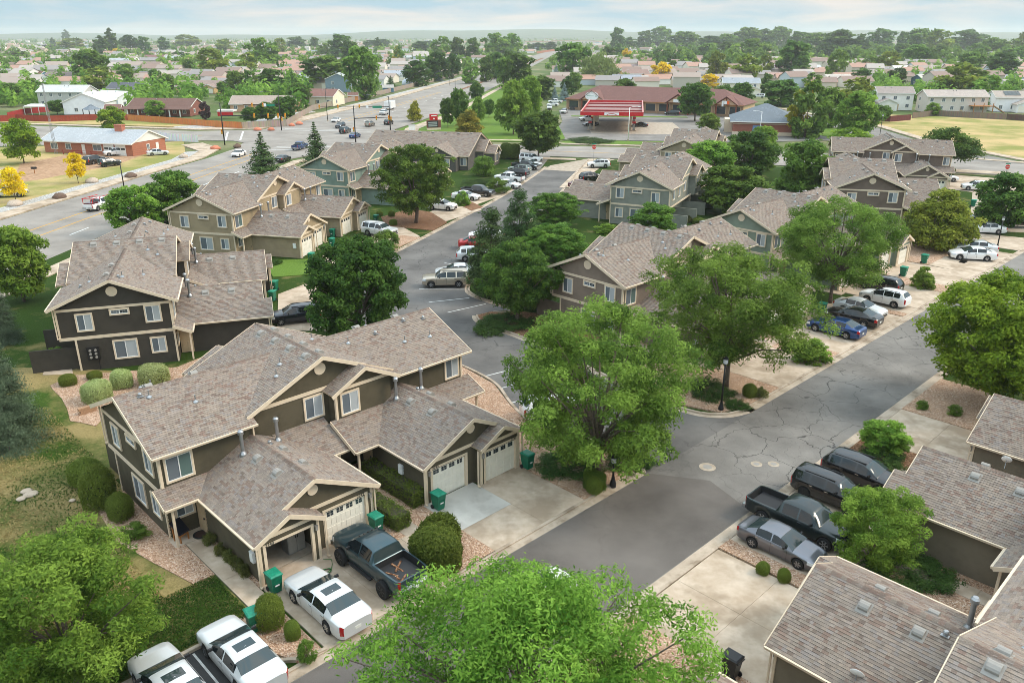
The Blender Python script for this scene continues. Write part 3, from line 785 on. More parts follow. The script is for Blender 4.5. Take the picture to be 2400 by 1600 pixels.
SHING = [srgb(145, 133, 123), srgb(139, 127, 116), srgb(134, 115, 104), srgb(128, 109, 99), srgb(138, 129, 123), srgb(120, 106, 97), srgb(146, 132, 120), srgb(132, 120, 111)]
SHINGW = [5, 5, 1.8, 1.1, 3, .9, 4, 3]
def lap_fill(mb, O, U, V, Nn, polys, step, lift, rng, tabs=None, cols=None, sink=0.003):
    O, U, V, Nn = Vector(O), Vector(U), Vector(V), Vector(Nn)
    vs_ = [p[1] for poly in polys for p in poly]
    v = min(vs_); top = max(vs_); row = 0; prev = 0
    while v < top - 1e-4:
        v1 = min(v + step, top)
        for (u0, u1) in intervals(polys, (v + v1) / 2):
            segs = [(u0, u1)]
            if tabs:
                segs = []; u = u0; first = rng.uniform(0.15, 1.0)
                while u < u1 - 1e-4:
                    w = rng.uniform(*tabs) * first; first = 1.0
                    segs.append((u, min(u + w, u1))); u += w
            for (a, b) in segs:
                c = None; l2 = lift
                if cols:
                    prev = rng.choices(range(len(cols)), SHINGW)[0] if (rng.random() < 0.93) else prev
                    c = cols[prev]; k = rng.uniform(0.93, 1.07); c = (c[0] * k, c[1] * k, c[2] * k)
                    l2 = lift * rng.uniform(0.6, 1.3)
                p0 = O + U * a + V * v + Nn * l2; p1 = O + U * b + V * v + Nn * l2
                q0 = O + U * a + V * v1 + Nn * sink; q1 = O + U * b + V * v1 + Nn * sink
                mb.quad(tuple(p0), tuple(p1), tuple(q1), tuple(q0), c)
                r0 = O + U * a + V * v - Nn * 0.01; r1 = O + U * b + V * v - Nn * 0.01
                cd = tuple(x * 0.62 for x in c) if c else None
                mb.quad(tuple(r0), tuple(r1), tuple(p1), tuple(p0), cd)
        v = v1; row += 1

def plane_frame(pts):
    P = [Vector(p) for p in pts]
    U = (P[1] - P[0]).normalized()
    nn = Vector((0, 0, 0))
    for i in range(len(P)):
        a, b = P[i], P[(i + 1) % len(P)]; nn += a.cross(b)
    nn.normalize()
    if nn.z < 0: nn = -nn
    V = nn.cross(U)
    if V.z < 0: V = -V
    return P[0], U, V, nn, [((p - P[0]).dot(U), (p - P[0]).dot(V)) for p in P]

def roof_plane(base, shin, pts, rng, th=0.13, step=0.145, tabs=(0.10, 0.30), cols=SHING):
    O, U, V, nn, poly = plane_frame(pts)
    base.extr([tuple(Vector(p)) for p in pts], tuple(-nn * th))
    if shin is not None:
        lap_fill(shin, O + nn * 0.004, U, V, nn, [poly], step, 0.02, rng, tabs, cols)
    return O, U, V, nn, poly

def ridge_cap(shin, p, q, rng, w=0.15):
    p, q = Vector(p), Vector(q); L = (q - p).length; d = (q - p) / L; sd = d.cross(Vector((0, 0, 1))).normalized()
    n = max(1, int(L / 0.22))
    for i in range(n):
        a = p + d * (L * i / n); b = p + d * (L * (i + 1) / n)
        c = SHING[rng.choice((1, 2, 3, 5, 7))]; k = rng.uniform(.8, 1.0); c = tuple(x * k for x in c)
        for s_ in (1, -1):
            e = sd * (s_ * w) - Vector((0, 0, w * 0.47))
            up = Vector((0, 0, 0.035))
            shin.quad(tuple(a + up), tuple(b + up * .6), tuple(b + e + up * .6), tuple(a + e + up), c)

def window_part(parent, O, U, w, h, mat2='glass_blind', grid=(1, 1), frame='trim', tw=0.11, name='window', slider=False):
    """framed window: O = lower left corner on the wall, U along the wall; normal = U x Z"""
    O, U = Vector(O), Vector(U).normalized(); Z = Vector((0, 0, 1)); Nn = U.cross(Z); O = O + Nn * 0.03
    f = MB()
    P = lambda u, v, n: tuple(O + U * u + Z * v + Nn * n)
    def bar(u0, u1, v0, v1, n0, n1):
        f.extr([P(u0, v0, n0), P(u1, v0, n0), P(u1, v1, n0), P(u0, v1, n0)], tuple(Nn * (n1 - n0)))
    bar(-tw, w + tw, -tw, 0, -0.02, 0.06); bar(-tw, w + tw, h, h + tw, -0.02, 0.06)
    bar(-tw, 0, 0, h, -0.02, 0.058); bar(w, w + tw, 0, h, -0.02, 0.058)
    o = obj(name, f, M[frame], parent)
    s_ = MB(); f = s_
    e = 0.035
    bar(0, w, 0, e, 0, 0.042); bar(0, w, h - e, h, 0, 0.042); bar(0, e, e, h - e, 0, 0.04); bar(w - e, w, e, h - e, 0, 0.04)
    bar(w / 2 - 0.025, w / 2 + 0.025, e, h - e, 0, 0.044)
    for side in (0, 1):
        a0, a1 = (e, w / 2 - .025) if side == 0 else (w / 2 + .025, w - e)
        for k in range(1, grid[0]): u = a0 + (a1 - a0) * k / grid[0]; bar(u - .003, u + .003, e, h - e, 0.016, 0.02)
        for k in range(1, grid[1]): v = e + (h - 2 * e) * k / grid[1]; bar(a0, a1, v - .003, v + .003, 0.016, 0.02)
    obj('sash', s_, M['vinyl_white'], o)
    for side, mt in ((0, 'glass_screen'), (1, mat2)):
        a0, a1 = (e, w / 2 - .025) if side == 0 else (w / 2 + .025, w - e)
        g_ = MB(); f = g_; bar(a0, a1, e, h - e, -0.01, 0.014)
        obj('pane', g_, M[mt], o)
    return o

def build_townhouse():
    rng = random.Random(5)
    root = thing('townhouse', 'proto', 'townhouse')
    roofm, shin = MB(), MB()
    k = 4 / 9.0
    mz = lambda y: 7.3 - k * abs(y)
    cz = lambda x: 7.85 - k * abs(x + 0.3)
    planes = []
    def rp(pts): planes.append(pts); roof_plane(roofm, shin, pts, rng)
    rp([(-10.85, -4.5, mz(4.5)), (-5.0, -4.5, mz(4.5)), (-5.0, -3.9, mz(3.9)), (-1.3, 0, 7.3), (-10.85, 0, 7.3)])
    rp([(4.45, -4.5, mz(4.5)), (10.85, -4.5, mz(4.5)), (10.85, 0, 7.3), (0.7, 0, 7.3), (4.45, -3.9, mz(3.9))])
    rp([(-4.45, 4.5, mz(4.5)), (-10.85, 4.5, mz(4.5)), (-10.85, 0, 7.3), (-1.3, 0, 7.3), (-4.45, 3.9, mz(3.9))])
    rp([(10.85, 4.5, mz(4.5)), (5.0, 4.5, mz(4.5)), (5.0, 3.9, mz(3.9)), (0.7, 0, 7.3), (10.85, 0, 7.3)])
    rp([(-5.3, 4.1, cz(-5.3)), (-5.3, -4.05, cz(-5.3)), (-0.3, -4.05, 7.85), (-0.3, 4.1, 7.85)])
    rp([(4.7, -4.05, cz(4.7)), (4.7, 4.1, cz(4.7)), (-0.3, 4.1, 7.85), (-0.3, -4.05, 7.85)])
    sz = lambda x, c_: 6.72 - 0.5 * abs(x - c_)
    rp([(-0.3, -3.4, sz(-.3, 2.1)), (-0.3, -4.8, sz(-.3, 2.1)), (2.1, -4.8, 6.72), (2.1, -1.0, 6.72), (1.0, -1.0, sz(1, 2.1))])
    rp([(4.55, -4.8, sz(4.55, 2.1)), (4.55, -2.0, sz(4.55, 2.1)), (2.1, -1.0, 6.72), (2.1, -4.8, 6.72)])
    rp([(-5.15, 4.9, sz(-5.15, -2.7)), (-5.15, 2.4, sz(-5.15, -2.7)), (-2.7, 1.0, 6.72), (-2.7, 4.9, 6.72)])
    rp([(-0.25, 3.4, sz(-.25, -2.7)), (-0.25, 4.9, sz(-.25, -2.7)), (-2.7, 4.9, 6.72), (-2.7, 1.0, 6.72)])
    W = [dict(x=-5.25, lo=(-9.1, -1.4), yr=-10.75, ys=-11.4, s=-1, sx=-7.15, sl=-5.2),
         dict(x=5.1, lo=(1.3, 8.9), yr=-11.25, ys=-11.85, s=1, sx=7.0, sl=5.1)]
    for w in W:
        wz = lambda x: 4.5 - 0.5 * abs(x - w['x'])
        outer, inner = (w['lo'][0], w['lo'][1]) if w['s'] < 0 else (w['lo'][1], w['lo'][0])
        # inner slope
        a, b = (inner, w['yr'], wz(inner)), (inner, -3.85, wz(inner))
        pts = [a, b, (w['x'], -3.85, 4.5), (w['x'], w['yr'], 4.5)] if w['s'] < 0 else [b, a, (w['x'], w['yr'], 4.5), (w['x'], -3.85, 4.5)]
        rp(pts)
        o1, o2 = (outer, -3.85, wz(outer)), (outer, w['ys'], wz(outer))
        rest = [(w['sx'], w['ys'], wz(w['sx'])), (w['sx'], w['yr'], wz(w['sx'])), (w['x'], w['yr'], 4.5), (w['x'], -3.85, 4.5)]
        rp([o1, o2] + rest if w['s'] < 0 else [o2, o1] + rest[::-1])
        zr = wz(w['sx']); zl = zr - 0.5 * abs(w['sl'] - w['sx'])
        c1, c2 = (w['sl'], w['ys'], zl), (w['sl'], w['yr'] + 0.4, zl)
        rr = [(w['sx'], w['yr'] + 0.4, zr), (w['sx'], w['ys'], zr)]
        rp([c1, c2] + rr if w['s'] < 0 else [c2, c1] + rr[::-1])
        ridge_cap(shin, (w['x'], w['yr'], 4.5), (w['x'], -4, 4.5), rng)
    lean = [[(-10.9, -5.25, 2.6), (-9.05, -5.25, 2.6), (-7.85, -3.9, 3.2), (-10.9, -3.9, 3.2)],
            [(8.85, -5.65, 2.6), (11.0, -5.65, 2.6), (11.0, -3.9, 3.35), (7.4, -3.9, 3.35)],
            [(-1.45, -6.2, 2.6), (-0.35, -6.2, 2.6), (-0.35, -3.5, 3.8), (-3.85, -3.5, 3.8)],
            [(-0.35, -6.9, 2.6), (1.35, -6.9, 2.6), (3.56, -4.35, 3.73), (-0.35, -4.35, 3.73)]]
    for p in lean: rp(p)
    ridge_cap(shin, (-10.85, 0, 7.3), (-1.4, 0, 7.3), rng); ridge_cap(shin, (0.8, 0, 7.3), (10.85, 0, 7.3), rng); ridge_cap(shin, (-0.3, -4.05, 7.85), (-0.3, 4.1, 7.85), rng)
    roof = obj('roof', roofm, M['trim'], root)
    sh = obj('shingles', shin, M['shingle'], roof); sh['kind'] = 'stuff'
    # ---- fascia along rakes, gutters along eaves
    def rake(p, q, off):      # board under the roof edge, off = outward direction
        o_ = Vector(off) * 0.025; d = Vector((0, 0, -0.085))
        obj('fascia', MB().obox(Vector(p) + o_ + d, Vector(q) + o_ + d, 0.04, 0.23), M['trim'], root)
    for s_ in (-1, 1):
        x = 10.85 * s_
        rake((x, -4.55, mz(4.55)), (x, 0, 7.3), (s_, 0, 0)); rake((x, 4.55, mz(4.55)), (x, 0, 7.3), (s_, 0, 0))
    rake((-5.35, -4.05, cz(-5.35)), (-0.3, -4.05, 7.85), (0, -1, 0)); rake((2.6, -4.05, cz(2.6)), (-0.3, -4.05, 7.85), (0, -1, 0))
    rake((-5.35, 4.1, cz(-5.35)), (-0.3, 4.1, 7.85), (0, 1, 0)); rake((4.75, 4.1, cz(4.75)), (-0.3, 4.1, 7.85), (0, 1, 0))
    rake((-0.35, -4.8, sz(-.35, 2.1)), (2.1, -4.8, 6.72), (0, -1, 0)); rake((4.6, -4.8, sz(4.6, 2.1)), (2.1, -4.8, 6.72), (0, -1, 0))
    rake((-5.2, 4.9, sz(-5.2, -2.7)), (-2.7, 4.9, 6.72), (0, 1, 0)); rake((-0.2, 4.9, sz(-.2, -2.7)), (-2.7, 4.9, 6.72), (0, 1, 0))
    for w in W:
        wz = lambda x: 4.5 - 0.5 * abs(x - w['x'])
        outer, inner = (w['lo'][0], w['lo'][1]) if w['s'] < 0 else (w['lo'][1], w['lo'][0])
        rake((inner, w['yr'], wz(inner)), (w['x'], w['yr'], 4.5), (0, -1, 0))
        mid = w['sx'] + 0.0
        rake((mid, w['yr'], wz(mid)), (w['x'], w['yr'], 4.5), (0, -1, 0))
        rake((outer, w['ys'], wz(outer)), (w['sx'], w['ys'], wz(w['sx'])), (0, -1, 0))
        rake((w['sl'], w['ys'], wz(w['sx']) - 0.5 * abs(w['sl'] - w['sx'])), (w['sx'], w['ys'], wz(w['sx'])), (0, -1, 0))
    for p in lean[:2] : rake(p[0] if p[0][0] < 0 else p[1], p[3] if p[0][0] < 0 else p[2], (-1 if p[0][0] < 0 else 1, 0, 0))
    rake(lean[3][0], lean[3][3], (-1, 0, 0))
    def gutter(p, q, out, name='gutter'):
        g_ = MB(); o_ = Vector(out)
        p, q = Vector(p), Vector(q); dn = Vector((0, 0, -1))
        prof = [(0.005, 0.02), (0.12, 0.02), (0.12, -0.0), (0.10, -0.10), (0.005, -0.11)]
        n = len(g_.v)
        pts = [tuple(p + o_ * a + Vector((0, 0, b))) for a, b in prof]
        g_.extr(pts, tuple(q - p))
        obj(name, g_, M['trim'], root)
    zE = mz(4.5) - 0.02
    gutter((-10.85, -4.5, zE), (-5.0, -4.5, zE), (0, -1, 0)); gutter((4.45, -4.5, zE), (10.85, -4.5, zE), (0, -1, 0))
    gutter((-10.85, 4.5, zE), (-5.2, 4.5, zE), (0, 1, 0)); gutter((5.0, 4.5, zE), (10.85, 4.5, zE), (0, 1, 0))
    for w in W:
        wz = lambda x: 4.5 - 0.5 * abs(x - w['x'])
        for x, y0 in ((w['lo'][0], w['ys'] if w['s'] < 0 else w['yr']), (w['lo'][1], w['yr'] if w['s'] < 0 else w['ys'])):
            ye = {-9.1: -5.3, -1.4: -6.2, 1.3: -6.9, 8.9: -5.7}[x]
            sg = -1 if x < w['x'] else 1
            gutter((x, y0, wz(x) - .02), (x, ye, wz(x) - .02), (sg, 0, 0))
    for p in lean: gutter((p[0][0], p[0][1], 2.58), (p[1][0], p[1][1], 2.58), (0, -1, 0))
    def downspout(x, y, z0, z1):
        obj('downspout', MB().box(x - .04, x + .04, y - .035, y + .035, z0, z1).box(x - .05, x + .05, y - .17, y + .035, z0, z0 + .07), M['trim'], root)
    for (x, y, z0, z1) in ((-5.1, -4.1, 3.7, 5.2), (4.7, -4.12, 3.6, 5.2), (-8.95, -11.2, 0.1, 2.5), (-5.15, -11.22, .1, 2.5), (-1.62, -10.55, .1, 2.5), (1.5, -11.0, .1, 2.5), (5.05, -11.62, .1, 2.5), (8.75, -11.6, .1, 2.5), (-10.5, 4.2, 2.8, 5.2)):
        downspout(x, y, z0, z1)
    # ---- walls: lap boards
    wl_ = MB()
    def wall(O, U, polys, step=0.19, lift=0.03):
        U = Vector(U); lap_fill(wl_, O, U, (0, 0, 1), U.cross(Vector((0, 0, 1))), polys, step, lift, rng)
    def smooth_wall(O, U, poly):
        O, U = Vector(O), Vector(U); wl_.poly([tuple(O + U * u + Vector((0, 0, v))) for u, v in poly])
    FY, BY, BL = -3.95, 4.1, 3.1
    # end walls: u runs along y
    for s_ in (-1, 1):
        x = 10.4 * s_
        if s_ < 0:   # normal -x : U = -y
            O, U = (x, BY, 0), (0, -1, 0); Y = lambda y: BY - y
        else:
            O, U = (x, FY, 0), (0, 1, 0); Y = lambda y: y - FY
        lo = sorted([Y(BL), Y(FY)]); hi = sorted([Y(BY), Y(FY)])
        wall(O, U, [[(lo[0], 0), (lo[1], 0), (lo[1], 2.7), (lo[0], 2.7)]])
        smooth_wall(O, U, [(hi[0], 2.7), (hi[1], 2.7), (hi[1], 5.02), (hi[0], 5.02)])
        wall(O, U, [[(hi[0], 5.02), (hi[1], 5.02), (Y(0), 7.2)]])
    wall((-10.4, FY, 0), (1, 0, 0), [[(0, 0), (5.5, 0), (5.5, 5.2), (0, 5.2)]])
    wall((4.4, FY, 0), (1, 0, 0), [[(0, 0), (6.0, 0), (6.0, 5.2), (0, 5.2)]])
    wall((-4.9, -3.55, 0), (1, 0, 0), [[(0, 2.4), (9.3, 2.4), (9.3, 5.65), (4.6, 7.72), (0, 5.7)]])
    wall((-4.9, FY, 0), (0, 1, 0), [[(0, 2.4), (.4, 2.4), (.4, 5.4), (0, 5.3)]])
    wall((0.1, -4.4, 0), (1, 0, 0), [[(0, 2.4), (4.0, 2.4), (4.0, 5.65), (2.0, 6.62), (0, 5.62)]])
    wall((0.1, -3.5, 0), (0, -1, 0), [[(0, 2.4), (.9, 2.4), (.9, 5.6), (0, 5.6)]])
    wall((4.1, -4.4, 0), (0, 1, 0), [[(0, 2.4), (.5, 2.4), (.5, 5.6), (0, 5.6)]])
    wall((0.1, -3.55, 0), (1, 0, 0), [[(-2, 0), (4.5, 0), (4.5, 2.5), (-2, 2.5)]])
    # back
    wall((10.4, BY, 0), (-1, 0, 0), [[(0, 2.7), (5.5, 2.7), (5.5, 5.2), (0, 5.2)]])
    wall((-4.4, BY, 0), (-1, 0, 0), [[(0, 2.7), (6.0, 2.7), (6.0, 5.2), (0, 5.2)]])
    wall((4.9, 3.7, 0), (-1, 0, 0), [[(0, 2.7), (9.9, 2.7), (9.9, 5.5), (5.2, 7.72), (0, 5.6)]])
    wall((-0.7, 4.55, 0), (-1, 0, 0), [[(0, 2.7), (4.0, 2.7), (4.0, 5.65), (2.0, 6.62), (0, 5.62)]])
    wall((10.4, BL, 0), (-1, 0, 0), [[(0, 0), (20.8, 0), (20.8, 2.8), (0, 2.8)]])
    wall((-0.7, 3.7, 0), (0, 1, 0), [[(0, 2.7), (.9, 2.7), (.9, 5.6), (0, 5.6)]])
    wall((-4.7, 4.55, 0), (0, -1, 0), [[(0, 2.7), (.9, 2.7), (.9, 5.6), (0, 5.6)]])
    wl_.box(-10.38, 10.38, BL, BY - .02, 2.62, 2.7); wl_.box(-4.7, -.7, BY, 4.54, 2.62, 2.7)
    DH = 2.13
    doors = []
    for w in W:
        s_ = w['s']; wz = lambda x: 4.5 - 0.5 * abs(x - w['x'])
        wo, wi = w['x'] + s_ * 3.45, w['x'] - s_ * 3.45
        wo = -8.75 if s_ < 0 else 8.5; wi = -1.75 if s_ < 0 else 1.68
        ym, ysm = w['yr'] + .35, w['ys'] + .35
        sl = w['sl'] + (-0.3 if s_ < 0 else 0.3) * 1.0
        dm = -3.4 if s_ < 0 else 3.4; ds = -7.15 if s_ < 0 else 7.0
        x0, x1 = min(wo, wi), max(wo, wi)
        zt = lambda x: wz(x) - 0.1
        # main gable wall with the inner door
        hole = [(dm - 1.25, 0), (dm + 1.25, 0), (dm + 1.25, DH), (dm - 1.25, DH)]
        b0, b1 = (sl, wi) if s_ < 0 else (wi, sl)
        wall((0, ym, 0), (1, 0, 0), [[(b0, 0), (b1, 0), (b1, zt(b1)), (b0, zt(b0))] if not (b0 < w['x'] < b1) else [(b0, 0), (b1, 0), (b1, zt(b1)), (w['x'], 4.4), (b0, zt(b0))], hole])
        wall((0, ym, 0), (1, 0, 0), [[(x0, 2.6), (x1, 2.6), (w['x'], 4.4)]])
        c0, c1 = (wo, sl) if s_ < 0 else (sl, wo)
        hole = [(ds - 1.25, 0), (ds + 1.25, 0), (ds + 1.25, DH), (ds - 1.25, DH)]
        wall((0, ysm, 0), (1, 0, 0), [[(c0, 0), (c1, 0), (c1, 2.62), (w['sx'], wz(w['sx']) - .1), (c0, 2.62)], hole])
        # return of the stepped-out bay
        if s_ < 0: wall((sl, ysm, 0), (0, 1, 0), [[(0, 0), (ym - ysm, 0), (ym - ysm, 2.7), (0, 2.7)]])
        else: wall((sl, ym, 0), (0, -1, 0), [[(0, 0), (ym - ysm, 0), (ym - ysm, 2.7), (0, 2.7)]])
        yo, yi = (ysm, ym)
        if s_ < 0:
            wall((wo, -3.95, 0), (0, -1, 0), [[(0, 0), (-3.95 - yo, 0), (-3.95 - yo, 2.6), (0, 2.6)]])
            wall((wi, yi, 0), (0, 1, 0), [[(0, 0), (-3.6 - yi, 0), (-3.6 - yi, 2.6), (0, 2.6)]])
        else:
            wall((wo, yo, 0), (0, 1, 0), [[(0, 0), (-3.95 - yo, 0), (-3.95 - yo, 2.6), (0, 2.6)]])
            wall((wi, -3.6, 0), (0, -1, 0), [[(0, 0), (-3.6 - yi, 0), (-3.6 - yi, 2.6), (0, 2.6)]])
        doors += [(dm, ym), (ds, ysm)]
        # inner partition and back wall of the garages
        xm = w['x'] + s_ * 0.0
        wl_.box(xm - .05, xm + .05, ym + 0.1, -5.0, 0, 2.7); wl_.box(x0 + .05, x1 - .05, -5.1, -5.0, 0, 2.7)
    wo_ = obj('wall', wl_, M['trim'], root)
    fl = MB()
    for w in W:
        fl.box(w['lo'][0] + .4, w['lo'][1] - .45, w['yr'] + .45, -5.0, 0, 0.07)
    obj('garage_floor', fl, M['concrete_dark'], root)
    # ---- trim boards
    class TB:
        def box(s2, *a): obj('trim_board', MB().box(*a), M['trim'], root)
        def obox(s2, *a): obj('trim_board', MB().obox(*a), M['trim'], root)
    tb = TB()
    def band(p, q, h, t=0.046):      # flat board on a wall, along p->q, centred height
        tb.obox(p, q, t * 2, h)
    for s_ in (-1, 1):
        x = 10.41 * s_
        band((x, BY + .02, 2.72), (x, FY, 2.72), 0.24); band((x, BY, 5.04), (x, FY, 5.04), 0.2)
        for y, z0, z1 in ((FY + .05, 0, 5.15), (BY - .05, 2.7, 5.15), (BL - .05, 0, 2.7)): tb.box(x - .045, x + .045, y - .07, y + .07, z0, z1)
        tb.box(x - .1 if s_ > 0 else x - .035, x + .035 if s_ > 0 else x + .1, FY - .045, FY + .02, 2.6, 5.15)
    band((-4.9, -3.57, 5.62), (0.15, -3.57, 5.62), 0.22); band((0.1, -4.42, 5.6), (4.1, -4.42, 5.6), 0.2)
    tb.box(.05, .2, -4.45, -4.3, 3.6, 5.5)
    tb.box(-10.45, -10.3, -4.0, -3.85, 3.0, 5.2)
    band((4.9, 3.72, 5.6), (-5, 3.72, 5.6), 0.2); band((10.4, BY + .01, 2.72), (-10.4, BY + .01, 2.72), 0.24)
    for w in W:
        s_ = w['s']; ym, ysm = w['yr'] + .35, w['ys'] + .35
        sl = w['sl'] + (-0.3 if s_ < 0 else 0.3); wo = -8.75 if s_ < 0 else 8.5; wi = -1.75 if s_ < 0 else 1.68
        band((min(sl, wi), ym - .012, 2.66), (max(sl, wi), ym - .012, 2.66), 0.2); band((min(sl, wo), ysm - .012, 2.62), (max(sl, wo), ysm - .012, 2.62), 0.2)
        for x, y in ((wo, ysm), (sl, ysm), (wi, ym)): tb.box(x - .08, x + .08, y - .046, y + .06, 0, 2.55)
    for (x, y) in doors:
        yy = y - .02
        tb.box(x - 1.41, x - 1.25, yy - .025, yy + .12, 0, DH + .14); tb.box(x + 1.25, x + 1.41, yy - .025, yy + .12, 0, DH + .14); tb.box(x - 1.25, x + 1.25, yy - .025, yy + .12, DH, DH + .14)
    for (x, y) in ((-10.45, -5.0), (10.5, -5.4), (0.0, -6.65), (-0.9, -6.0)):
        obj('porch_post', MB().box(x - .06, x + .06, y - .06, y + .06, 0.05, 2.55), M['trim'], root)
    # ---- garage doors: four rows of raised panels, lights in the top row
    dm_ = MB()
    dm_.box(-1.25, 1.25, 0.10, 0.14, 0.02, DH)
    for r in range(4):
        for c in range(8 if r < 3 else 4):
            n_ = 8 if r < 3 else 4
            x0 = -1.2 + c * 2.4 / n_ + .04; x1 = -1.2 + (c + 1) * 2.4 / n_ - .04; z0 = .02 + r * .53 + .06; z1 = z0 + .41
            if r == 3: continue
            dm_.box(x0, x1, 0.085, 0.1, z0, z1)
    for r in range(1, 4): dm_.box(-1.25, 1.25, .096, .1, .02 + r * .53 - .006, .02 + r * .53 + .006)
    dme = mesh_of(dm_, 'garage_door', M['garage_door'])
    glm = []
    for c in range(4):
        gl = MB()
        xc = -1.2 + (c + .5) * .6
        gl.box(xc - .2, xc + .2, .1, .103, 1.69, 1.97)
        for i in (-1, 1):
            for j in (0, 1): gl.box(xc + i * .11 - .085, xc + i * .11 + .085, .09, .104, 1.70 + j * .14, 1.82 + j * .14)
        glm.append(mesh_of(gl, 'door_light', M['glass_dark']))
    for (x, y) in doors:
        d = link('garage_door', dme, root); d.location = (x, y, 0)
        for gme in glm: link('door_light', gme, d)
    # wall lamps
    lm = MB().box(-.06, .06, -.16, -.02, 1.85, 2.1).box(-.08, .08, -.18, 0, 2.1, 2.14); lme = mesh_of(lm, 'wall_lamp', M['vent_grey'])
    for (x, y) in doors:
        q = link('wall_lamp', lme, root); q.location = (x + (1.52 if x in (-7.15, -3.4) else -1.52), y, 0)
    # mail boxes on the garage flanks
    for (x, y, r) in ((-8.75, -10.4, -1), (1.68, -8.6, -1)):
        obj('meter_box', MB().box(x - .16, x - .01, y - .18, y + .18, 1.15, 1.75).box(x - .175, x - .16, y - .1, y + .1, 1.3, 1.62), M['white_box'], root)
    # ---- round gable vents
    def disc(c, nrm, r):
        c = Vector(c); n_ = Vector(nrm); a = n_.cross(Vector((0, 0, 1))); b = Vector((0, 0, 1))
        mb = MB(); pts = [tuple(c + (a * math.cos(t) + b * math.sin(t)) * r) for t in [2 * math.pi * i / 24 for i in range(24)]]
        mb.extr(pts, tuple(n_ * 0.05)); obj('gable_vent', mb, M['trim'], root)
    disc((-10.42, 0, 6.28), (-1, 0, 0), .4); disc((10.42, 0, 6.28), (1, 0, 0), .4); disc((-.3, -3.57, 6.95), (0, -1, 0), .38); disc((-.3, 3.72, 6.95), (0, 1, 0), .38)
    for w in W: disc((w['x'], w['yr'] + .33, 3.75), (0, -1, 0), .3)
    # ---- windows
    for s_ in (-1, 1):
        x = 10.4 * s_
        U = (0, -1, 0) if s_ < 0 else (0, 1, 0)
        def wp(yc, w, h, z, **kw):
            window_part(root, (x, yc + (w / 2 if s_ < 0 else -w / 2), z), U, w, h, **kw)
        wp(2.2, 1.0, 1.25, 3.35); wp(-2.6, 1.0, 1.25, 3.6); wp(-.29, 1.2, .32, 4.45, grid=(3, 2), mat2='glass_dark')
        wp(-.3, 1.55, 1.4, .8); wp(-2.65, .95, 1.15, 1.0)
    window_part(root, (-10.05, FY, 3.45), (1, 0, 0), 1.35, 1.35, mat2='glass_green')
    window_part(root, (9.0, FY, 3.6), (1, 0, 0), 1.05, 1.3)
    window_part(root, (-1.5, -3.55, 4.0), (1, 0, 0), 1.15, 1.3); window_part(root, (.5, -4.4, 3.95), (1, 0, 0), 1.15, 1.3)
    window_part(root, (-9.9, FY, 1.2), (1, 0, 0), .9, 1.0)
    for x in (9.2, 6.5, 2.2, -1.4, -3.6, -6.4, -9.0):
        window_part(root, (x, {2.2: 3.7, -1.4: 4.55, -3.6: 4.55}.get(x, BY), 3.6), (-1, 0, 0), 1.0, 1.25)
    # ---- entry doors
    def entry(x, y0, s_):
        mb = MB().box(x - .03, x + .05, y0, y0 + .95, .05, 2.15)
        for (za, zb) in ((.25, 1.0), (1.15, 1.95)):
            for (ya, yb) in ((.12, .43), (.52, .83)): mb.box(x - .045 if s_ < 0 else x + .05, x - .03 if s_ < 0 else x + .065, y0 + ya, y0 + yb, za, zb)
        d = obj('entry_door', mb, M['door_tan'], root)
        obj('handle', MB().box(x - .09 if s_ < 0 else x + .05, x - .03 if s_ < 0 else x + .1, y0 + .06, y0 + .12, 1.0, 1.1), M['black_metal'], d)
    entry(-8.8, -5.0, -1); entry(8.52, -5.1, 1); entry(1.62, -5.6, -1); entry(-1.75, -5.4, 1)
    # ---- patio screens at the back
    for x in (-9.9, -5.3, 0.0, 5.0, 9.9):
        sc_ = MB(); lap_fill(sc_, (x - .05, 6.4, 0), (0, -1, 0), (0, 0, 1), (-1, 0, 0), [[(0, 0), (3.3, 0), (3.3, 1.8), (0, 1.8)]], .18, .014, rng)
        lap_fill(sc_, (x + .05, 3.1, 0), (0, 1, 0), (0, 0, 1), (1, 0, 0), [[(0, 0), (3.3, 0), (3.3, 1.8), (0, 1.8)]], .18, .014, rng)
        sc_.box(x - .07, x + .07, 6.36, 6.46, 0, 1.84); sc_.box(x - .07, x + .07, 3.1, 6.36, 1.8, 1.84)
        obj('patio_screen', sc_, M['trim'], root)
    # ---- roof furniture
    hood = MB()
    prof = [(-.19, .0), (-.19, .09), (-.12, .16), (.0, .19), (.13, .17), (.2, .12), (.22, .0)]
    hood.extr([(-.2, a, b) for a, b in prof], (.4, 0, 0)); hood.box(-.27, .27, -.26, .36, -.012, .008)
    hme = mesh_of(hood, 'roof_vent', M['vent_grey'])
    pip = MB().lathe([(.17, -.02), (.15, .03), (.05, .1), (.035, .12), (.035, .42)], 10); pme = mesh_of(pip, 'vent_pipe', M['galv'])
    cap = MB().box(-.15, .15, -.15, .15, -.01, .02).lathe([(.1, .0), (.1, .14), (.11, .16), (.08, .2)], 10); cme = mesh_of(cap, 'exhaust_cap', M['galv'])
    flue = MB().lathe([(.22, -.1), (.2, .06), (.1, .22), (.1, 1.2), (.13, 1.21), (.16, 1.24), (.16, 1.4), (.17, 1.41), (.1, 1.5)], 14); fme = mesh_of(flue, 'flue_pipe', M['galv'])
    def on_main(x, y): return mz(y)
    def put(me, name, x, y, z, rz=0.0, tilt=0.0):
        o_ = link(name, me, root); o_.location = (x, y, z + .02); o_.rotation_euler = Matrix.Rotation(rz, 3, 'Z').to_4x4().to_euler() if not tilt else (Matrix.Rotation(rz, 4, 'Z') @ Matrix.Rotation(tilt, 4, 'X')).to_euler()
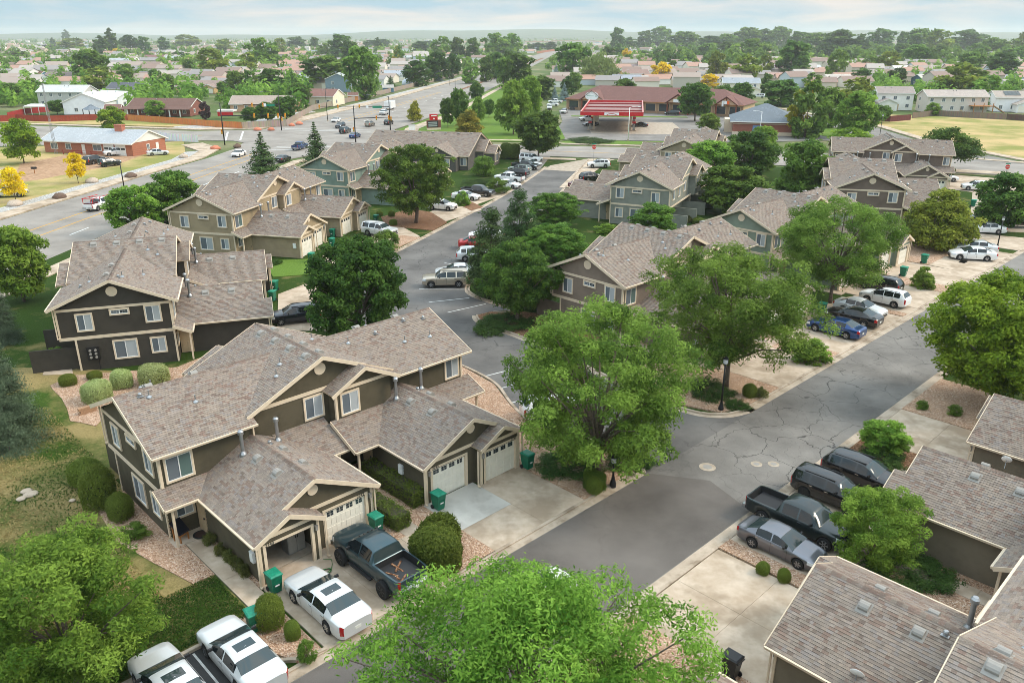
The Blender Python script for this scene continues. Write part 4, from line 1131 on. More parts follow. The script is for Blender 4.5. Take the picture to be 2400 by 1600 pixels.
    for y in (-2.9, -1.1, .7, 2.5):
        put(hme, 'roof_vent', -.75, y, cz(-.75), RAD(90), -math.atan(k)); put(hme, 'roof_vent', .15, y, cz(.15), RAD(-90), -math.atan(k))
    for x in (-8.8, -6.2): put(hme, 'roof_vent', x, .42, mz(.42), RAD(180) + math.pi * 0, -math.atan(k))
    for x in (5.0, 8.2): put(hme, 'roof_vent', x, .42, mz(.42), RAD(180), -math.atan(k))
    for w in W:
        wz = lambda x: 4.5 - 0.5 * abs(x - w['x'])
        for y in (-8.3, -6.2):
            put(hme, 'roof_vent', w['x'] - .75, y, wz(w['x'] - .75), RAD(90), -math.atan(.5)); put(hme, 'roof_vent', w['x'] + .75, y, wz(w['x'] + .75), RAD(-90), -math.atan(.5))
        put(fme, 'flue_pipe', w['x'] - 1.0, -5.0, wz(w['x'] - 1.0)); put(fme, 'flue_pipe', w['x'] + 1.3, -4.6, wz(w['x'] + 1.3))
        put(cme, 'exhaust_cap', w['x'] + .4, -5.4, wz(w['x'] + .4))
    for (x, y) in ((-9.2, -.7), (-7.2, -1.9), (7.0, -2.2), (9.0, -2.4), (-8.2, 1.8), (6.8, 2.0), (3.4, -1.0)): put(pme, 'vent_pipe', x, y, mz(y))
    for (x, y) in ((-9.6, -.5), (8.2, -.5), (9.7, -.8), (-8.6, 2.4), (5.6, -.9)): put(cme, 'exhaust_cap', x, y, mz(y))
    for (x, y) in ((-2.6, -2.6), (-1.9, -1.8), (2.2, 1.5)): put(pme, 'vent_pipe', x, y, cz(x))
    return root

def wall_mat(name, c, v=0.10):
    c1 = tuple(x * (1 - v) for x in c); c2 = tuple(x * (1 + v) for x in c)
    return noise_mat(name, c1, c2, 1.1, 0.8, spec=0.2, c3=tuple(x * 1.12 for x in c), scale3=0.5)
wall_mat('wall_olive', srgb(86, 79, 64), 0.16)
wall_mat('wall_charcoal', srgb(68, 63, 56), .12)
wall_mat('wall_khaki', srgb(158, 141, 114))
wall_mat('wall_teal', srgb(124, 141, 130))
wall_mat('wall_greygreen', srgb(134, 136, 126))
wall_mat('wall_sand', srgb(158, 143, 120))
wall_mat('wall_taupe', srgb(128, 114, 102))
wall_mat('wall_sage', srgb(128, 139, 124))
wall_mat('wall_brown', srgb(114, 100, 90))
wall_mat('wall_stone', srgb(122, 112, 96))
wall_mat('wall_slate', srgb(92, 88, 84))

PROTO = build_townhouse()
def paint(root, mat):
    for ch in root.children:
        if ch.name.split('.')[0] in ('wall', 'patio_screen'):
            ch.material_slots[0].link = 'OBJECT'; ch.material_slots[0].material = M[mat]
def near_end(pk, front_deg, s, near=-1):
    """centre of a building from the ground point under its near gable peak"""
    rz = RAD(90 + front_deg)
    ax = Vector((math.cos(rz), math.sin(rz))) * (-near)
    return (pk[0] + ax.x * 10.85 * s, pk[1] + ax.y * 10.85 * s), rz
GRP = 'townhouses of the complex'
SPOTS = []
def th(label, pos, rz, mat, scale, first=False):
    r = PROTO if first else copy_thing(PROTO)
    r.location = (pos[0], pos[1], 0.0); r.rotation_euler = (0, 0, rz)
    r.scale = scale if hasattr(scale, '__len__') else (scale,) * 3
    tag(r, label, 'townhouse', GRP); paint(r, mat); SPOTS.append(r)
    return r
TH1 = th('dark olive townhouse with an open garage, silver sedan and teal pickup in front', T1[0], T1[1], 'wall_olive', 1.0, True)
pB, rB = near_end((-31.88, 61.07), 17.6, 1.08)
THB = th('charcoal townhouse behind the variegated round shrubs, navy crossover beside its garage', pB, rB, 'wall_charcoal', (1.13, 1.06, 1.03))
pC, rC = near_end((-37.9, 96.0), -14.3, 1.1)
THC = th('khaki tan townhouse with a silver off-roader parked beside its garages', pC, rC, 'wall_khaki', (1.1, 1.08, 1.05))
pH, rH = near_end((-30.2, 129.0), -20.0, 1.1)
THH = th('teal grey townhouse behind the big round street tree', pH, rH, 'wall_teal', (1.08, 1.08, 1.05))
pD, rD = near_end((17.65, 112.54), 154.0, 1.1, near=1)
THD = th('grey green townhouse with patio screens, across the lane from the big round tree', pD, rD, 'wall_greygreen', (1.08, 1.08, 1.06))
pD2, rD2 = near_end(G(1603, 329, 7.5), 158.0, 1.1, near=1)
THD2 = th('sand coloured townhouse nearest the gas station canopy', pD2, rD2, 'wall_sand', (1.1, 1.08, 1.05))
THE = th('taupe townhouse behind the two big street trees, blue sedan in its drive', TE[0], TE[1], 'wall_taupe', (1.0, 1.03, 1.03))
THF = th('sage green townhouse behind the large locust tree, white cars in its drives', TF[0], TF[1], 'wall_sage', (1.0, 1.02, 1.02))
pG, rG = near_end((49.6, 110.2), -12.0, 1.1)
THG = th('brown townhouse at the right with a yellow green tree before its wall', pG, rG, 'wall_brown', (1.02, 1.12, 1.06))
pG2 = G(2080, 372, 4.0)
THG2 = th('townhouse roof furthest right, beside the curving road and the dry field', pG2, RAD(-16), 'wall_brown', (0.95, 1.05, 1.05))
THR0 = th('townhouse at the bottom right corner with a satellite dish on its garage roof', R0[0], R0[1], 'wall_stone', 1.0)
THR2 = th('townhouse at the right edge behind the black pickup and off-roaders', R2[0], R2[1], 'wall_stone', 1.0)

# the open garage of the olive townhouse
gd = [c for c in TH1.children if c.name.split('.')[0] == 'garage_door' and abs(c.location.x + 7.15) < .01][0]
for g2 in list(gd.children): bpy.data.objects.remove(g2)
bpy.data.objects.remove(gd)

# house numbers on the door frames
def text_mesh(s, size, mat, ext=0.004, name='lettering'):
    cu = bpy.data.curves.new(name, 'FONT'); cu.body = s; cu.size = size; cu.extrude = ext; cu.align_x = 'CENTER'
    t = bpy.data.objects.new(name, cu); COL.objects.link(t)
    dg = bpy.context.evaluated_depsgraph_get()
    me = bpy.data.meshes.new_from_object(t.evaluated_get(dg)); bpy.data.objects.remove(t)
    me.name = name; me.materials.clear(); me.materials.append(M[mat])
    return me
for s, x, y in (('2740', -8.2, -11.05), ('2742', -2.45, -10.4), ('2744', 2.35, -10.9), ('2746', 8.05, -11.5)):
    o_ = link('house_number', text_mesh(s, 0.24, 'black_metal'), TH1)
    o_.location = (x, y - .055, DHN) if False else (x, y - .06, 2.145); o_.rotation_euler = (RAD(90), 0, 0)

# single shingles on the nearest garage roof (bottom right), proud of the rest
rs = random.Random(77)
shm = []
for c in SHING:
    for wd in (0.22, 0.34, 0.46):
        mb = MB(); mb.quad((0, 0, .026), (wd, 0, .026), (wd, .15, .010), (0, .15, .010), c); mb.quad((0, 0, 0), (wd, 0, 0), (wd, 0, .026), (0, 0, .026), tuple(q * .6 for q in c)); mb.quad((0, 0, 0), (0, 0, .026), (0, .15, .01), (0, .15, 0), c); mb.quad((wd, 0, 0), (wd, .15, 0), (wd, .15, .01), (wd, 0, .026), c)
        shm.append((wd, mesh_of(mb, 'shingle', M['shingle'])))
roofR0 = [c for c in THR0.children if c.name.split('.')[0] == 'roof'][0]
# outer slope of the wing with x = -5.25 (lower edge x = -9.1, z = 2.575)
O_, U_, V_ = Vector((-9.1, -3.85, 2.575)), Vector((0, -1, 0)), Vector((3.85, 0, 1.925)).normalized()
Nn_ = U_.cross(V_); Nn_ = Nn_ if Nn_.z > 0 else -Nn_
Rm = Matrix((U_, V_, Nn_)).transposed().to_euler()
cnt = 0
for r in range(2, 28):
    u = rs.uniform(.2, .5)
    while u < 6.6 and cnt < 300:
        wd, me = rs.choice(shm)
        if rs.random() < .58:
            o_ = link('shingle', me, roofR0); p = O_ + U_ * u + V_ * (r * .145) + Nn_ * 0.022
            o_.location = p; o_.rotation_euler = Rm; cnt += 1
        u += wd + .01
# ================================================================== vehicles
def paint_mat(name, c, metallic=0.5, rough=0.32):
    m, n, l, b = new_mat(name)
    b.inputs['Base Color'].default_value = (*c, 1)
    b.inputs['Metallic'].default_value = metallic
    b.inputs['Roughness'].default_value = rough
    b.inputs['Coat Weight'].default_value = 0.8
    b.inputs['Coat Roughness'].default_value = 0.04
    return m
paint_mat('car_silver', srgb(214, 216, 217), 0.25, 0.35)
paint_mat('car_white', srgb(236, 236, 235), 0.0, 0.35)
paint_mat('car_black', (0.008, 0.008, 0.010), 0.2, 0.25)
paint_mat('car_greenblack', (0.012, 0.022, 0.024), 0.4, 0.28)
paint_mat('car_teal', srgb(50, 74, 82), 0.6, 0.32)
paint_mat('car_grey', srgb(120, 121, 128), 0.7, 0.3)
paint_mat('car_blue', srgb(18, 62, 118), 0.6, 0.3)
paint_mat('car_navy', srgb(20, 26, 42), 0.4, 0.28)
paint_mat('car_gold', srgb(188, 176, 158), 0.6, 0.32)
paint_mat('car_red', srgb(176, 30, 34), 0.2, 0.3)
paint_mat('car_maroon', srgb(96, 16, 30), 0.3, 0.3)
paint_mat('car_green', srgb(140, 148, 140), 0.6, 0.32)
paint_mat('car_tan', srgb(150, 140, 124), 0.6, 0.32)

def interp(pts, x):
    pts = sorted(pts)
    if x <= pts[0][0]: return pts[0][1]
    for (a, b), (c, d) in zip(pts, pts[1:]):
        if x <= c: 
            t = (x - a) / (c - a); return b + (d - b) * t
    return pts[-1][1]

def build_car(kind, P):
    """P: L, W, wb (wheelbase), r (wheel radius), sill, front axle offset fo, belt [(x,z)], top [(x,z)], win [(x0,x1)...], ws (x range), rw (x range)"""
    L, W, r = P['L'], P['W'] / 2, P['r']
    xf, xr = L / 2 - P['fo'], L / 2 - P['fo'] - P['wb']
    Ra = r * 1.16
    xs = set()
    for q in (0, .03, .09, .2, .4): xs.add(L / 2 - q); xs.add(-L / 2 + q)
    for xa in (xf, xr):
        for t in range(0, 11): xs.add(xa + Ra * math.cos(math.pi * t / 10))
        xs.add(xa + Ra + .012); xs.add(xa - Ra - .012)
    for a, b in P['win']: xs.add(a); xs.add(b)
    for a, b in (P['ws'], P['rw']):
        for t in (0, .33, .66, 1): xs.add(a + (b - a) * t)
    for x_, z_ in P['top']: xs.add(x_)
    bed = P.get('bed')
    if bed:
        for q in (bed[0], bed[0] - .02, bed[1], bed[1] + .02): xs.add(q)
        P['top'] = P['top']
    xs = sorted(xs, reverse=True)
    xs2 = [xs[0]]
    for x in xs[1:]:
        if xs2[-1] - x > 0.008: xs2.append(x)
    xs = xs2
    def plan(x):                      # half width in plan: rounded corners
        e = L / 2 - abs(x); 
        return W * (1 - 0.17 * max(0, 1 - e / 0.32) ** 2.2 - 0.035 * max(0, 1 - e / 1.2) ** 2)
    def bottom(x):
        z = P['sill']
        e = L / 2 - abs(x)
        z += 0.10 * max(0, 1 - e / .5)
        for xa in (xf, xr):
            if abs(x - xa) < Ra: z = max(z, r + math.sqrt(max(0, Ra ** 2 - (x - xa) ** 2)))
        return z
    rows = []
    for x in xs:
        w, zb = plan(x), bottom(x); zt = interp(P['top'], x); zl = min(interp(P['belt'], x), zt - 0.015)
        e = L / 2 - abs(x)
        zs = zl
        if zb > zs - .06: zb = zs - .06
        inbed = bed and bed[1] - 1e-6 <= x <= bed[0] + 1e-6
        h = zt - zl
        p = [(w * .93, zb), (w * .985, zb + .3 * (zl - zb)), (w, zb + .62 * (zl - zb)), (w * .985, zl - .035), (w * .955, zl)]
        if inbed and bed[1] + .015 <= x <= bed[0] - .015:
            p += [(w * .87, zl + .004), (w * .86, P['floor']), (w * .5, P['floor']), (0, P['floor'])]
        elif inbed or (bed and x < bed[1]):
            p += [(w * .87, zl + .004), (w * .8, zl + .004), (w * .5, zl + .004), (0, zl + .004)]
        else:
            t = min(1, h / 0.30)
            if min(P['ws']) - .01 <= x <= max(P['ws']) + .01 or min(P['rw']) - .01 <= x <= max(P['rw']) + .01: t = 1
            wr = w * .955 - 0.36 * h - 0.012 - (.05 if min(P['rw']) - .01 <= x <= max(P['rw']) - .05 else 0) - (1 - t) * .10
            p += [(wr, zl + h * (.84 * t + .55 * (1 - t))), (wr * .87, zl + h * (.955 * t + .85 * (1 - t))), (wr * .5, zl + h * .99), (0, zt)]
        rows.append(p)
    nP = 9
    V, idx = [], {}
    for i, x in enumerate(xs):
        for j, (y, z) in enumerate(rows[i]):
            idx[i, j, 1] = len(V); V.append((x, y, z))
            if j < nP - 1: idx[i, j, -1] = len(V); V.append((x, -y, z))
            else: idx[i, j, -1] = idx[i, j, 1]
    groups = {}
    def put(name, f): groups.setdefault(name, []).append(f)
    def glass_of(xm, j, side):
        if j == 4:
            for k_, (a, b) in enumerate(P['win']):
                if min(a, b) < xm < max(a, b): return ('side_window', k_, side)
        if j in (5, 6, 7) or False:
            if min(P['ws']) < xm < max(P['ws']): return ('windshield', 0, 0)
            if min(P['rw']) < xm < max(P['rw']): return ('rear_window', 0, 0)
        return None
    for i in range(len(xs) - 1):
        xm = (xs[i] + xs[i + 1]) / 2
        for j in range(nP - 1):
            for sd in (1, -1):
                f = (idx[i, j, sd], idx[i + 1, j, sd], idx[i + 1, j + 1, sd], idx[i, j + 1, sd])
                if sd < 0: f = f[::-1]
                g_ = glass_of(xm, j, sd)
                if g_: put(g_, f)
                elif bed and bed[1] < xm < bed[0] and j >= 5: put(('bed_liner', 0, 0), f)
                elif xm > L / 2 - .32 and j in (2, 3): put(('headlight', 0, sd), f)
                elif xm < -L / 2 + P.get('tl', .2) and j in ((1, 2, 3) if P.get('tall') else (2, 3)): put(('taillight', 0, sd), f)
                else: put(('body', 0, 0), f)
    for i_, rev in ((0, False), (len(xs) - 1, True)):
        loop = [idx[i_, j, 1] for j in range(nP)] + [idx[i_, j, -1] for j in range(nP - 2, -1, -1)]
        put(('body', 0, 0), tuple(loop) if not rev else tuple(loop[::-1]))
    root = thing(kind, 'proto', P['cat'])
    mats = dict(body='car_silver', side_window='car_glass', windshield='car_glass_light', rear_window='car_glass_light', bed_liner='plastic_black', headlight='lamp_clear', taillight='lamp_red')
    for key, faces in groups.items():
        used = sorted({v for f in faces for v in f}); mp_ = {v: k_ for k_, v in enumerate(used)}
        me = bpy.data.meshes.new(key[0]); me.from_pydata([V[v] for v in used], [], [tuple(dict.fromkeys(mp_[v] for v in f)) for f in faces])
        me.materials.append(M[mats[key[0]]]); me.polygons.foreach_set('use_smooth', [True] * len(me.polygons)); me.update()
        me.set_sharp_from_angle(angle=RAD(38))
        link(key[0], me, root)
    # under body, grille, bumpers, plates
    ub = MB().box(-L / 2 + .25, L / 2 - .25, -W * .78, W * .78, P['sill'] - .02, min(P['sill'] + .5, interp(P['belt'], 0) - .1)); obj('underbody', ub, M['plastic_black'], root)
    zg = interp(P['belt'], L / 2)
    gr = MB().box(L / 2 - .03, L / 2 + .012, -W * .5, W * .5, P['sill'] + .32 * (zg - P['sill']), zg - .13)
    g_ = obj('grille', gr, M['plastic_black'], root)
    bars = MB()
    for k_ in range(3): z = P['sill'] + (.45 + .14 * k_) * (zg - P['sill']); bars.box(L / 2, L / 2 + .02, -W * .5, W * .5, z - .012, z + .012)
    obj('grille_bars', bars, M['chrome'], g_)
    zrb = interp(P['belt'], -L / 2)
    if P.get('chrome_bumper'):
        obj('rear_bumper', MB().box(-L / 2 - .12, -L / 2 + .1, -W * .93, W * .93, P['sill'] + .1, P['sill'] + .33), M['chrome'], root)
        obj('front_bumper', MB().box(L / 2 - .12, L / 2 + .08, -W * .9, W * .9, P['sill'] + .05, P['sill'] + .3), M['chrome'], root)
    else:
        obj('front_bumper', MB().box(L / 2 - .1, L / 2 + .02, -W * .62, W * .62, P['sill'] + .04, P['sill'] + .17), M['plastic_black'], root)
    obj('licence_plate', MB().box(-L / 2 - .145 if P.get('chrome_bumper') else -L / 2 - .012, -L / 2 - .1 if P.get('chrome_bumper') else -L / 2 + .02, -.16, .16, P['sill'] + .16 if P.get('chrome_bumper') else (zrb + P['sill']) * .5, (P['sill'] + .31) if P.get('chrome_bumper') else (zrb + P['sill']) * .5 + .15), M['plate'], root)
    # mirrors, handles, seams
    xm_ = max(P['ws']) - .42
    for sd in (1, -1):
        y = plan(xm_) * .95; z = interp(P['belt'], xm_) + .06
        mm = MB().obox((xm_, sd * y, z), (xm_ - .02, sd * (y + .2), z + .02), .09, .13); obj('mirror', mm, M[P.get('mirror', 'plastic_black')], root)
        for a, b in P['win'][:2]:
            xh = min(a, b) + .1; zh = interp(P['belt'], xh) - .13; yh = plan(xh) * .995
            obj('door_handle', MB().box(xh - .1, xh + .1, sd * yh - .02, sd * yh + .02, zh - .018, zh + .018), M[P.get('handle', 'chrome')], root)
        sm = MB()
        seams = [P['win'][0][0] + .02 if P['win'][0][0] > P['win'][0][1] else P['win'][0][1] + .02] + [min(w_) - .02 for w_ in P['win'][:2]]
        for xq in seams:
            w, zb, zl = plan(xq), bottom(xq), interp(P['belt'], xq)
            prof = [(w * .95, zb + .06), (w * .985, zb + .3 * (zl - zb)), (w, zb + .62 * (zl - zb)), (w * .985, zl - .035)]
            for (y0, z0), (y1, z1) in zip(prof, prof[1:]):
                q = [(xq - .008, sd * (y0 + .004), z0), (xq + .008, sd * (y0 + .004), z0), (xq + .008, sd * (y1 + .004), z1), (xq - .008, sd * (y1 + .004), z1)]
                sm.poly(q if sd < 0 else q[::-1])
        for n_ in range(len(seams)):
            one = MB(); one.v = sm.v[n_ * 12:(n_ + 1) * 12]; one.f = [(0, 1, 2, 3), (4, 5, 6, 7), (8, 9, 10, 11)]; one.c = [None] * 3
            obj('door_seam', one, M['plastic_black'], root)
    if P.get('rack'):
        zt = interp(P['top'], 0)
        for sd in (1, -1): obj('roof_rail', MB().obox((.35, sd * W * .62, zt + .0), (-L / 2 + .75, sd * W * .62, zt - .02), .05, .06), M['plastic_black'], root)
    if P.get('sunroof'):
        zt = interp(P['top'], -.45); obj('sunroof', MB().box(-.72, -.22, -.42, .42, zt - .03, zt + .004), M['car_glass_light'], root)
    # wheels
    tw = P.get('tw', .21)
    ty = MB().lathe([(r * .62, -tw / 2), (r * .94, -tw / 2), (r, -tw / 2 + .035), (r, tw / 2 - .035), (r * .94, tw / 2), (r * .62, tw / 2)], 24, 0, 0, 'y')
    tme = mesh_of(ty, 'wheel', M['rubber'], False)
    rm = MB().lathe([(r * .64, -.02), (r * .64, tw / 2 - .01), (r * .58, tw / 2 + .002), (r * .55, tw / 2 - .05), (.04, tw / 2 - .045), (.03, tw / 2 - .02)], 20, 0, 0, 'y')
    for k_ in range(P.get('spokes', 6)):
        t = 2 * math.pi * k_ / P.get('spokes', 6)
        rm.obox((.03 * math.cos(t), tw / 2 - .015, .03 * math.sin(t)), (r * .6 * math.cos(t), tw / 2 - .012, r * .6 * math.sin(t)), .07, .03, (0, 1, 0))
    rme = mesh_of(rm, 'rim', M[P.get('rim', 'rim')])
    for xa in (xf, xr):
        for sd in (1, -1):
            wo = link('wheel', tme, root); wo.location = (xa, sd * (W - tw / 2 - .015 + P.get('poke', 0)), r); wo.rotation_euler = (0, 0, 0 if sd > 0 else math.pi)
            link('rim', rme, wo)
    return root

CARS = {}
CARS['sedan'] = build_car('sedan', dict(cat='car', L=4.75, W=1.84, wb=2.76, r=.325, sill=.21, fo=.9, tl=.22, sunroof=False,
    belt=[(2.375, .66), (2.2, .74), (1.3, .90), (.6, .95), (-1.2, .99), (-1.9, 1.0), (-2.3, .95), (-2.375, .85)],
    top=[(2.375, .70), (2.3, .78), (1.9, .9), (1.1, 1.0), (.42, 1.34), (.1, 1.43), (-.5, 1.46), (-1.0, 1.42), (-1.75, 1.08), (-2.2, 1.03), (-2.375, .93)],
    win=[(.78, -.15), (-.22, -1.12)], ws=(1.08, .28), rw=(-1.02, -1.72)))
CARS['sedan_large'] = build_car('sedan', dict(cat='car', L=5.2, W=1.9, wb=2.94, r=.335, sill=.22, fo=1.02, tl=.13, tall=True, sunroof=True,
    belt=[(2.6, .70), (2.4, .80), (1.3, .95), (.6, .98), (-1.2, 1.02), (-2.1, 1.03), (-2.5, 1.0), (-2.6, .92)],
    top=[(2.6, .74), (2.5, .84), (2.0, .97), (1.14, 1.03), (.4, 1.36), (.05, 1.45), (-.6, 1.47), (-1.1, 1.43), (-1.85, 1.11), (-2.45, 1.07), (-2.6, 1.0)],
    win=[(.8, -.18), (-.26, -1.25)], ws=(1.12, .22), rw=(-1.15, -1.74), spokes=7, rim='chrome'))
CARS['suv'] = build_car('suv', dict(cat='car', L=4.65, W=1.86, wb=2.7, r=.36, sill=.28, fo=.9, tl=.16, tall=True, rack=True,
    belt=[(2.325, .82), (2.15, .92), (1.3, 1.03), (.6, 1.07), (-1.6, 1.12), (-2.2, 1.12), (-2.325, 1.0)],
    top=[(2.325, .86), (2.25, .95), (1.9, 1.06), (1.15, 1.14), (.5, 1.52), (.2, 1.62), (-.6, 1.68), (-1.6, 1.64), (-1.85, 1.6), (-2.2, 1.22), (-2.325, 1.05)],
    win=[(.85, -.1), (-.17, -1.05), (-1.12, -1.72)], ws=(1.12, .35), rw=(-1.88, -2.2)))
CARS['suv_large'] = build_car('suv', dict(cat='car', L=5.1, W=1.98, wb=2.95, r=.385, sill=.34, fo=.95, tl=.12, tall=True, rack=True, chrome_bumper=False,
    belt=[(2.55, .95), (2.4, 1.04), (1.3, 1.13), (.6, 1.16), (-1.8, 1.18), (-2.48, 1.18), (-2.55, 1.05)],
    top=[(2.55, 1.0), (2.48, 1.08), (2.1, 1.16), (1.15, 1.21), (.7, 1.6), (.45, 1.74), (-.3, 1.83), (-1.9, 1.83), (-2.25, 1.79), (-2.48, 1.28), (-2.55, 1.1)],
    win=[(.98, -.05), (-.13, -1.05), (-1.16, -2.12)], ws=(1.12, .6), rw=(-2.26, -2.48), spokes=6))
CARS['boxy'] = build_car('suv', dict(cat='car', L=4.4, W=1.76, wb=2.63, r=.35, sill=.33, fo=.82, tl=.1, tall=True, rack=True, rim='rim_dark',
    belt=[(2.2, .95), (2.1, 1.02), (1.2, 1.08), (.6, 1.1), (-1.6, 1.12), (-2.15, 1.12), (-2.2, 1.05)],
    top=[(2.2, 1.0), (2.14, 1.07), (1.8, 1.1), (1.05, 1.14), (.65, 1.55), (.45, 1.64), (-.3, 1.69), (-1.8, 1.67), (-2.0, 1.64), (-2.14, 1.2), (-2.2, 1.08)],
    win=[(.88, -.05), (-.13, -.98), (-1.1, -1.85)], ws=(1.02, .56), rw=(-2.0, -2.14)))
CARS['pickup'] = build_car('pickup_truck', dict(cat='pickup', L=5.75, W=1.98, wb=3.6, r=.395, sill=.40, fo=.98, tl=.12, tall=True, chrome_bumper=True, bed=(-.98, -2.80), floor=.74,
    belt=[(2.875, .98), (2.7, 1.07), (1.6, 1.15), (.6, 1.2), (-.9, 1.22), (-2.875, 1.2)],
    top=[(2.875, 1.03), (2.8, 1.1), (2.4, 1.19), (1.52, 1.25), (1.1, 1.6), (.85, 1.78), (.2, 1.86), (-.5, 1.84), (-.74, 1.76), (-.93, 1.27), (-.96, 1.226), (-2.875, 1.224)],
    win=[(1.3, .32), (.24, -.62)], ws=(1.5, 1.0), rw=(-.76, -.93), rim='rim', spokes=6, tw=.25))
CARS['pickup_lifted'] = build_car('pickup_truck', dict(cat='pickup', L=5.85, W=2.02, wb=3.65, r=.47, sill=.62, fo=1.0, tl=.12, tall=True, chrome_bumper=True, bed=(-.98, -2.85), floor=1.0, poke=.13, mirror='plastic_black', handle='plastic_black',
    belt=[(2.925, 1.22), (2.7, 1.32), (1.6, 1.4), (.6, 1.44), (-.9, 1.46), (-2.925, 1.44)],
    top=[(2.925, 1.27), (2.85, 1.35), (2.4, 1.44), (1.52, 1.5), (1.1, 1.85), (.85, 2.03), (.2, 2.1), (-.5, 2.08), (-.74, 2.0), (-.93, 1.51), (-.96, 1.466), (-2.925, 1.464)],
    win=[(1.3, .32), (.24, -.62)], ws=(1.5, 1.0), rw=(-.76, -.93), rim='rim_dark', spokes=6, tw=.33))
for c_ in CARS.values(): c_['used'] = 0

def car(kind, col, x, y, heading, label, group='parked cars', gxy=None, scale=1.0, z=0.05):
    """heading in degrees: direction of the nose, counter-clockwise from +X"""
    pr = CARS[kind]
    X, Y = gxy if gxy else G(x, y)
    if pr.get('used', 0) == 0: r = pr; pr['used'] = 1
    else: r = copy_thing(pr)
    if 'used' in r.keys() and r is not pr: del r['used']
    r.location = (X, Y, z); r.rotation_euler = (0, 0, RAD(heading)); r.scale = (scale,) * 3
    tag(r, label, 'pickup' if 'pickup' in kind else 'car', group)
    for ch in r.children:
        if ch.name.split('.')[0] == 'body':
            ch.material_slots[0].link = 'OBJECT'; ch.material_slots[0].material = M[col]
    return r
DEG_B = math.degrees(math.atan2(math.sin(AA), -math.cos(AA)))      # direction of +b
DEG_A = 90 - 45.8
def cab(kind, col, a, b, up, label, **kw): return car(kind, col, 0, 0, DEG_B if up else DEG_B + 180, label, gxy=AB(a, b), **kw)
D1 = 'cars in the front drives'
cab('sedan_large', 'car_silver', 10.75, 27.75, True, 'silver sedan with a sunroof beside the green bin at the bottom left', group='cars in the stall court')
cab('sedan_large', 'car_silver', 7.9, 28.1, True, 'silver sedan cut off by the bottom edge, leftmost car', group='cars in the stall court')
cab('sedan_large', 'car_silver', 15.35, 28.3, True, 'silver sedan in the drive left of the teal pickup', group=D1)
TEAL = cab('pickup_lifted', 'car_teal', 18.75, 28.9, True, 'lifted teal pickup with black wheels before the open garage', group=D1)
cab('sedan', 'car_grey', 35.0, 15.7, False, 'grey sedan nose-in beside the thin gravel strip', group=D1, scale=.94)
cab('pickup', 'car_greenblack', 37.55, 16.0, False, 'black pickup with an empty bed beside the grey sedan', group=D1)
cab('boxy', 'car_black', 41.6, 16.1, False, 'boxy black off-roader between the black pickup and the crossover', group=D1)
cab('suv', 'car_black', 44.9, 15.7, False, 'black crossover with bright roof nearest the small leafy tree', group=D1)
cab('sedan', 'car_blue', 69.1, 28.7, True, 'dark blue sedan in front of the taupe townhouse', group=D1, scale=1.05)
cab('sedan', 'car_black', 73.2, 28.9, True, 'glossy black sedan next to the blue one', group=D1, scale=1.06)
cab('sedan', 'car_silver', 76.2, 29.6, False, 'silver sedan facing the street behind the black sedan', group=D1, scale=1.02)
cab('suv', 'car_white', 81.0, 29.2, True, 'white crossover under the large locust tree', group=D1)
cab('suv', 'car_black', 85.5, 31.5, True, 'dark hatchback half hidden beside the round hedge bush', group=D1, scale=.95)
car('sedan', 'car_white', 2277, 608, 166, 'white sedan at the front of the two in the right-hand drive', D1, scale=1.08)
car('sedan', 'car_silver', 2281, 592, 166, 'silver sedan behind the white sedan in the right-hand drive', D1, scale=1.08)
car('sedan', 'car_white', 2310, 546, 168, 'white older sedan beside the brown townhouse garage', D1)
car('sedan_large', 'car_black', 2312, 522, 170, 'black sedan under the dark tree at the right edge', D1)
car('pickup', 'car_black', 2392, 532, 172, 'black pickup cut off by the right edge', D1)
car('sedan', 'car_white', 2212, 424, 340, 'white car beside the low hedge near the collector road', D1)
car('suv', 'car_white', 2286, 446, 165, 'white car half behind the tree at the far right', D1)
LN = 'cars along the lane'
car('suv', 'car_white', 0, 0, DEG_A, 'white crossover on the street half hidden by the bottom locust tree', LN, gxy=AB(22.4, 21.6), z=.01)
car('suv', 'car_white', 1296, 975, 14, 'white crossover mostly behind the big island locust', LN)
car('suv_large', 'car_gold', 1046, 670, 184, 'large champagne off-roader beside the empty stalls', LN)
car('sedan', 'car_silver', 1070, 648, 186, 'dark windowed sedan behind the champagne off-roader', LN)
car('suv', 'car_silver', 1115, 610, 3, 'silver mid-size off-roader with its tail to the lane', LN)
car('sedan', 'car_red', 1118, 581, 3, 'red and white car beside the pines', LN)
car('sedan', 'car_white', 1140, 561, 184, 'white car with a black grille beyond the red one', LN)
car('suv', 'car_navy', 694, 754, 200, 'navy crossover between the charcoal townhouse and dark tree', LN)
car('suv_large', 'car_silver', 890, 552, 334, 'silver off-roader beside the khaki townhouse garages', LN)
car('suv', 'car_white', 1036, 492, 340, 'white crossover half hidden by the big round tree', LN)
car('sedan', 'car_white', 1092, 468, 340, 'white sedan behind the lollipop shrub', LN)
car('pickup', 'car_black', 1120, 459, 338, 'black crew pickup with its nose to the lane', LN)
BAY = 'cars in the office parking bay'
car('sedan', 'car_white', 1190, 440, 332, 'white car nearest the camera in the office parking bay', BAY)
car('pickup', 'car_white', 1194, 427, 153, 'white pickup in the office parking bay', BAY)
car('suv', 'car_black', 1212, 414, 153, 'dark crossover beside the white pickup in the bay', BAY)
car('suv', 'car_green', 1218, 405, 153, 'grey green wagon in the middle of the bay', BAY)
car('pickup', 'car_greenblack', 1232, 397, 332, 'dark pickup with a bed cover in the bay', BAY)
car('sedan', 'car_silver', 1243, 390, 332, 'silver car between the dark pickup and the white off-roader', BAY)
car('suv_large', 'car_white', 1244, 380, 332, 'white off-roader furthest up the office bay', BAY)
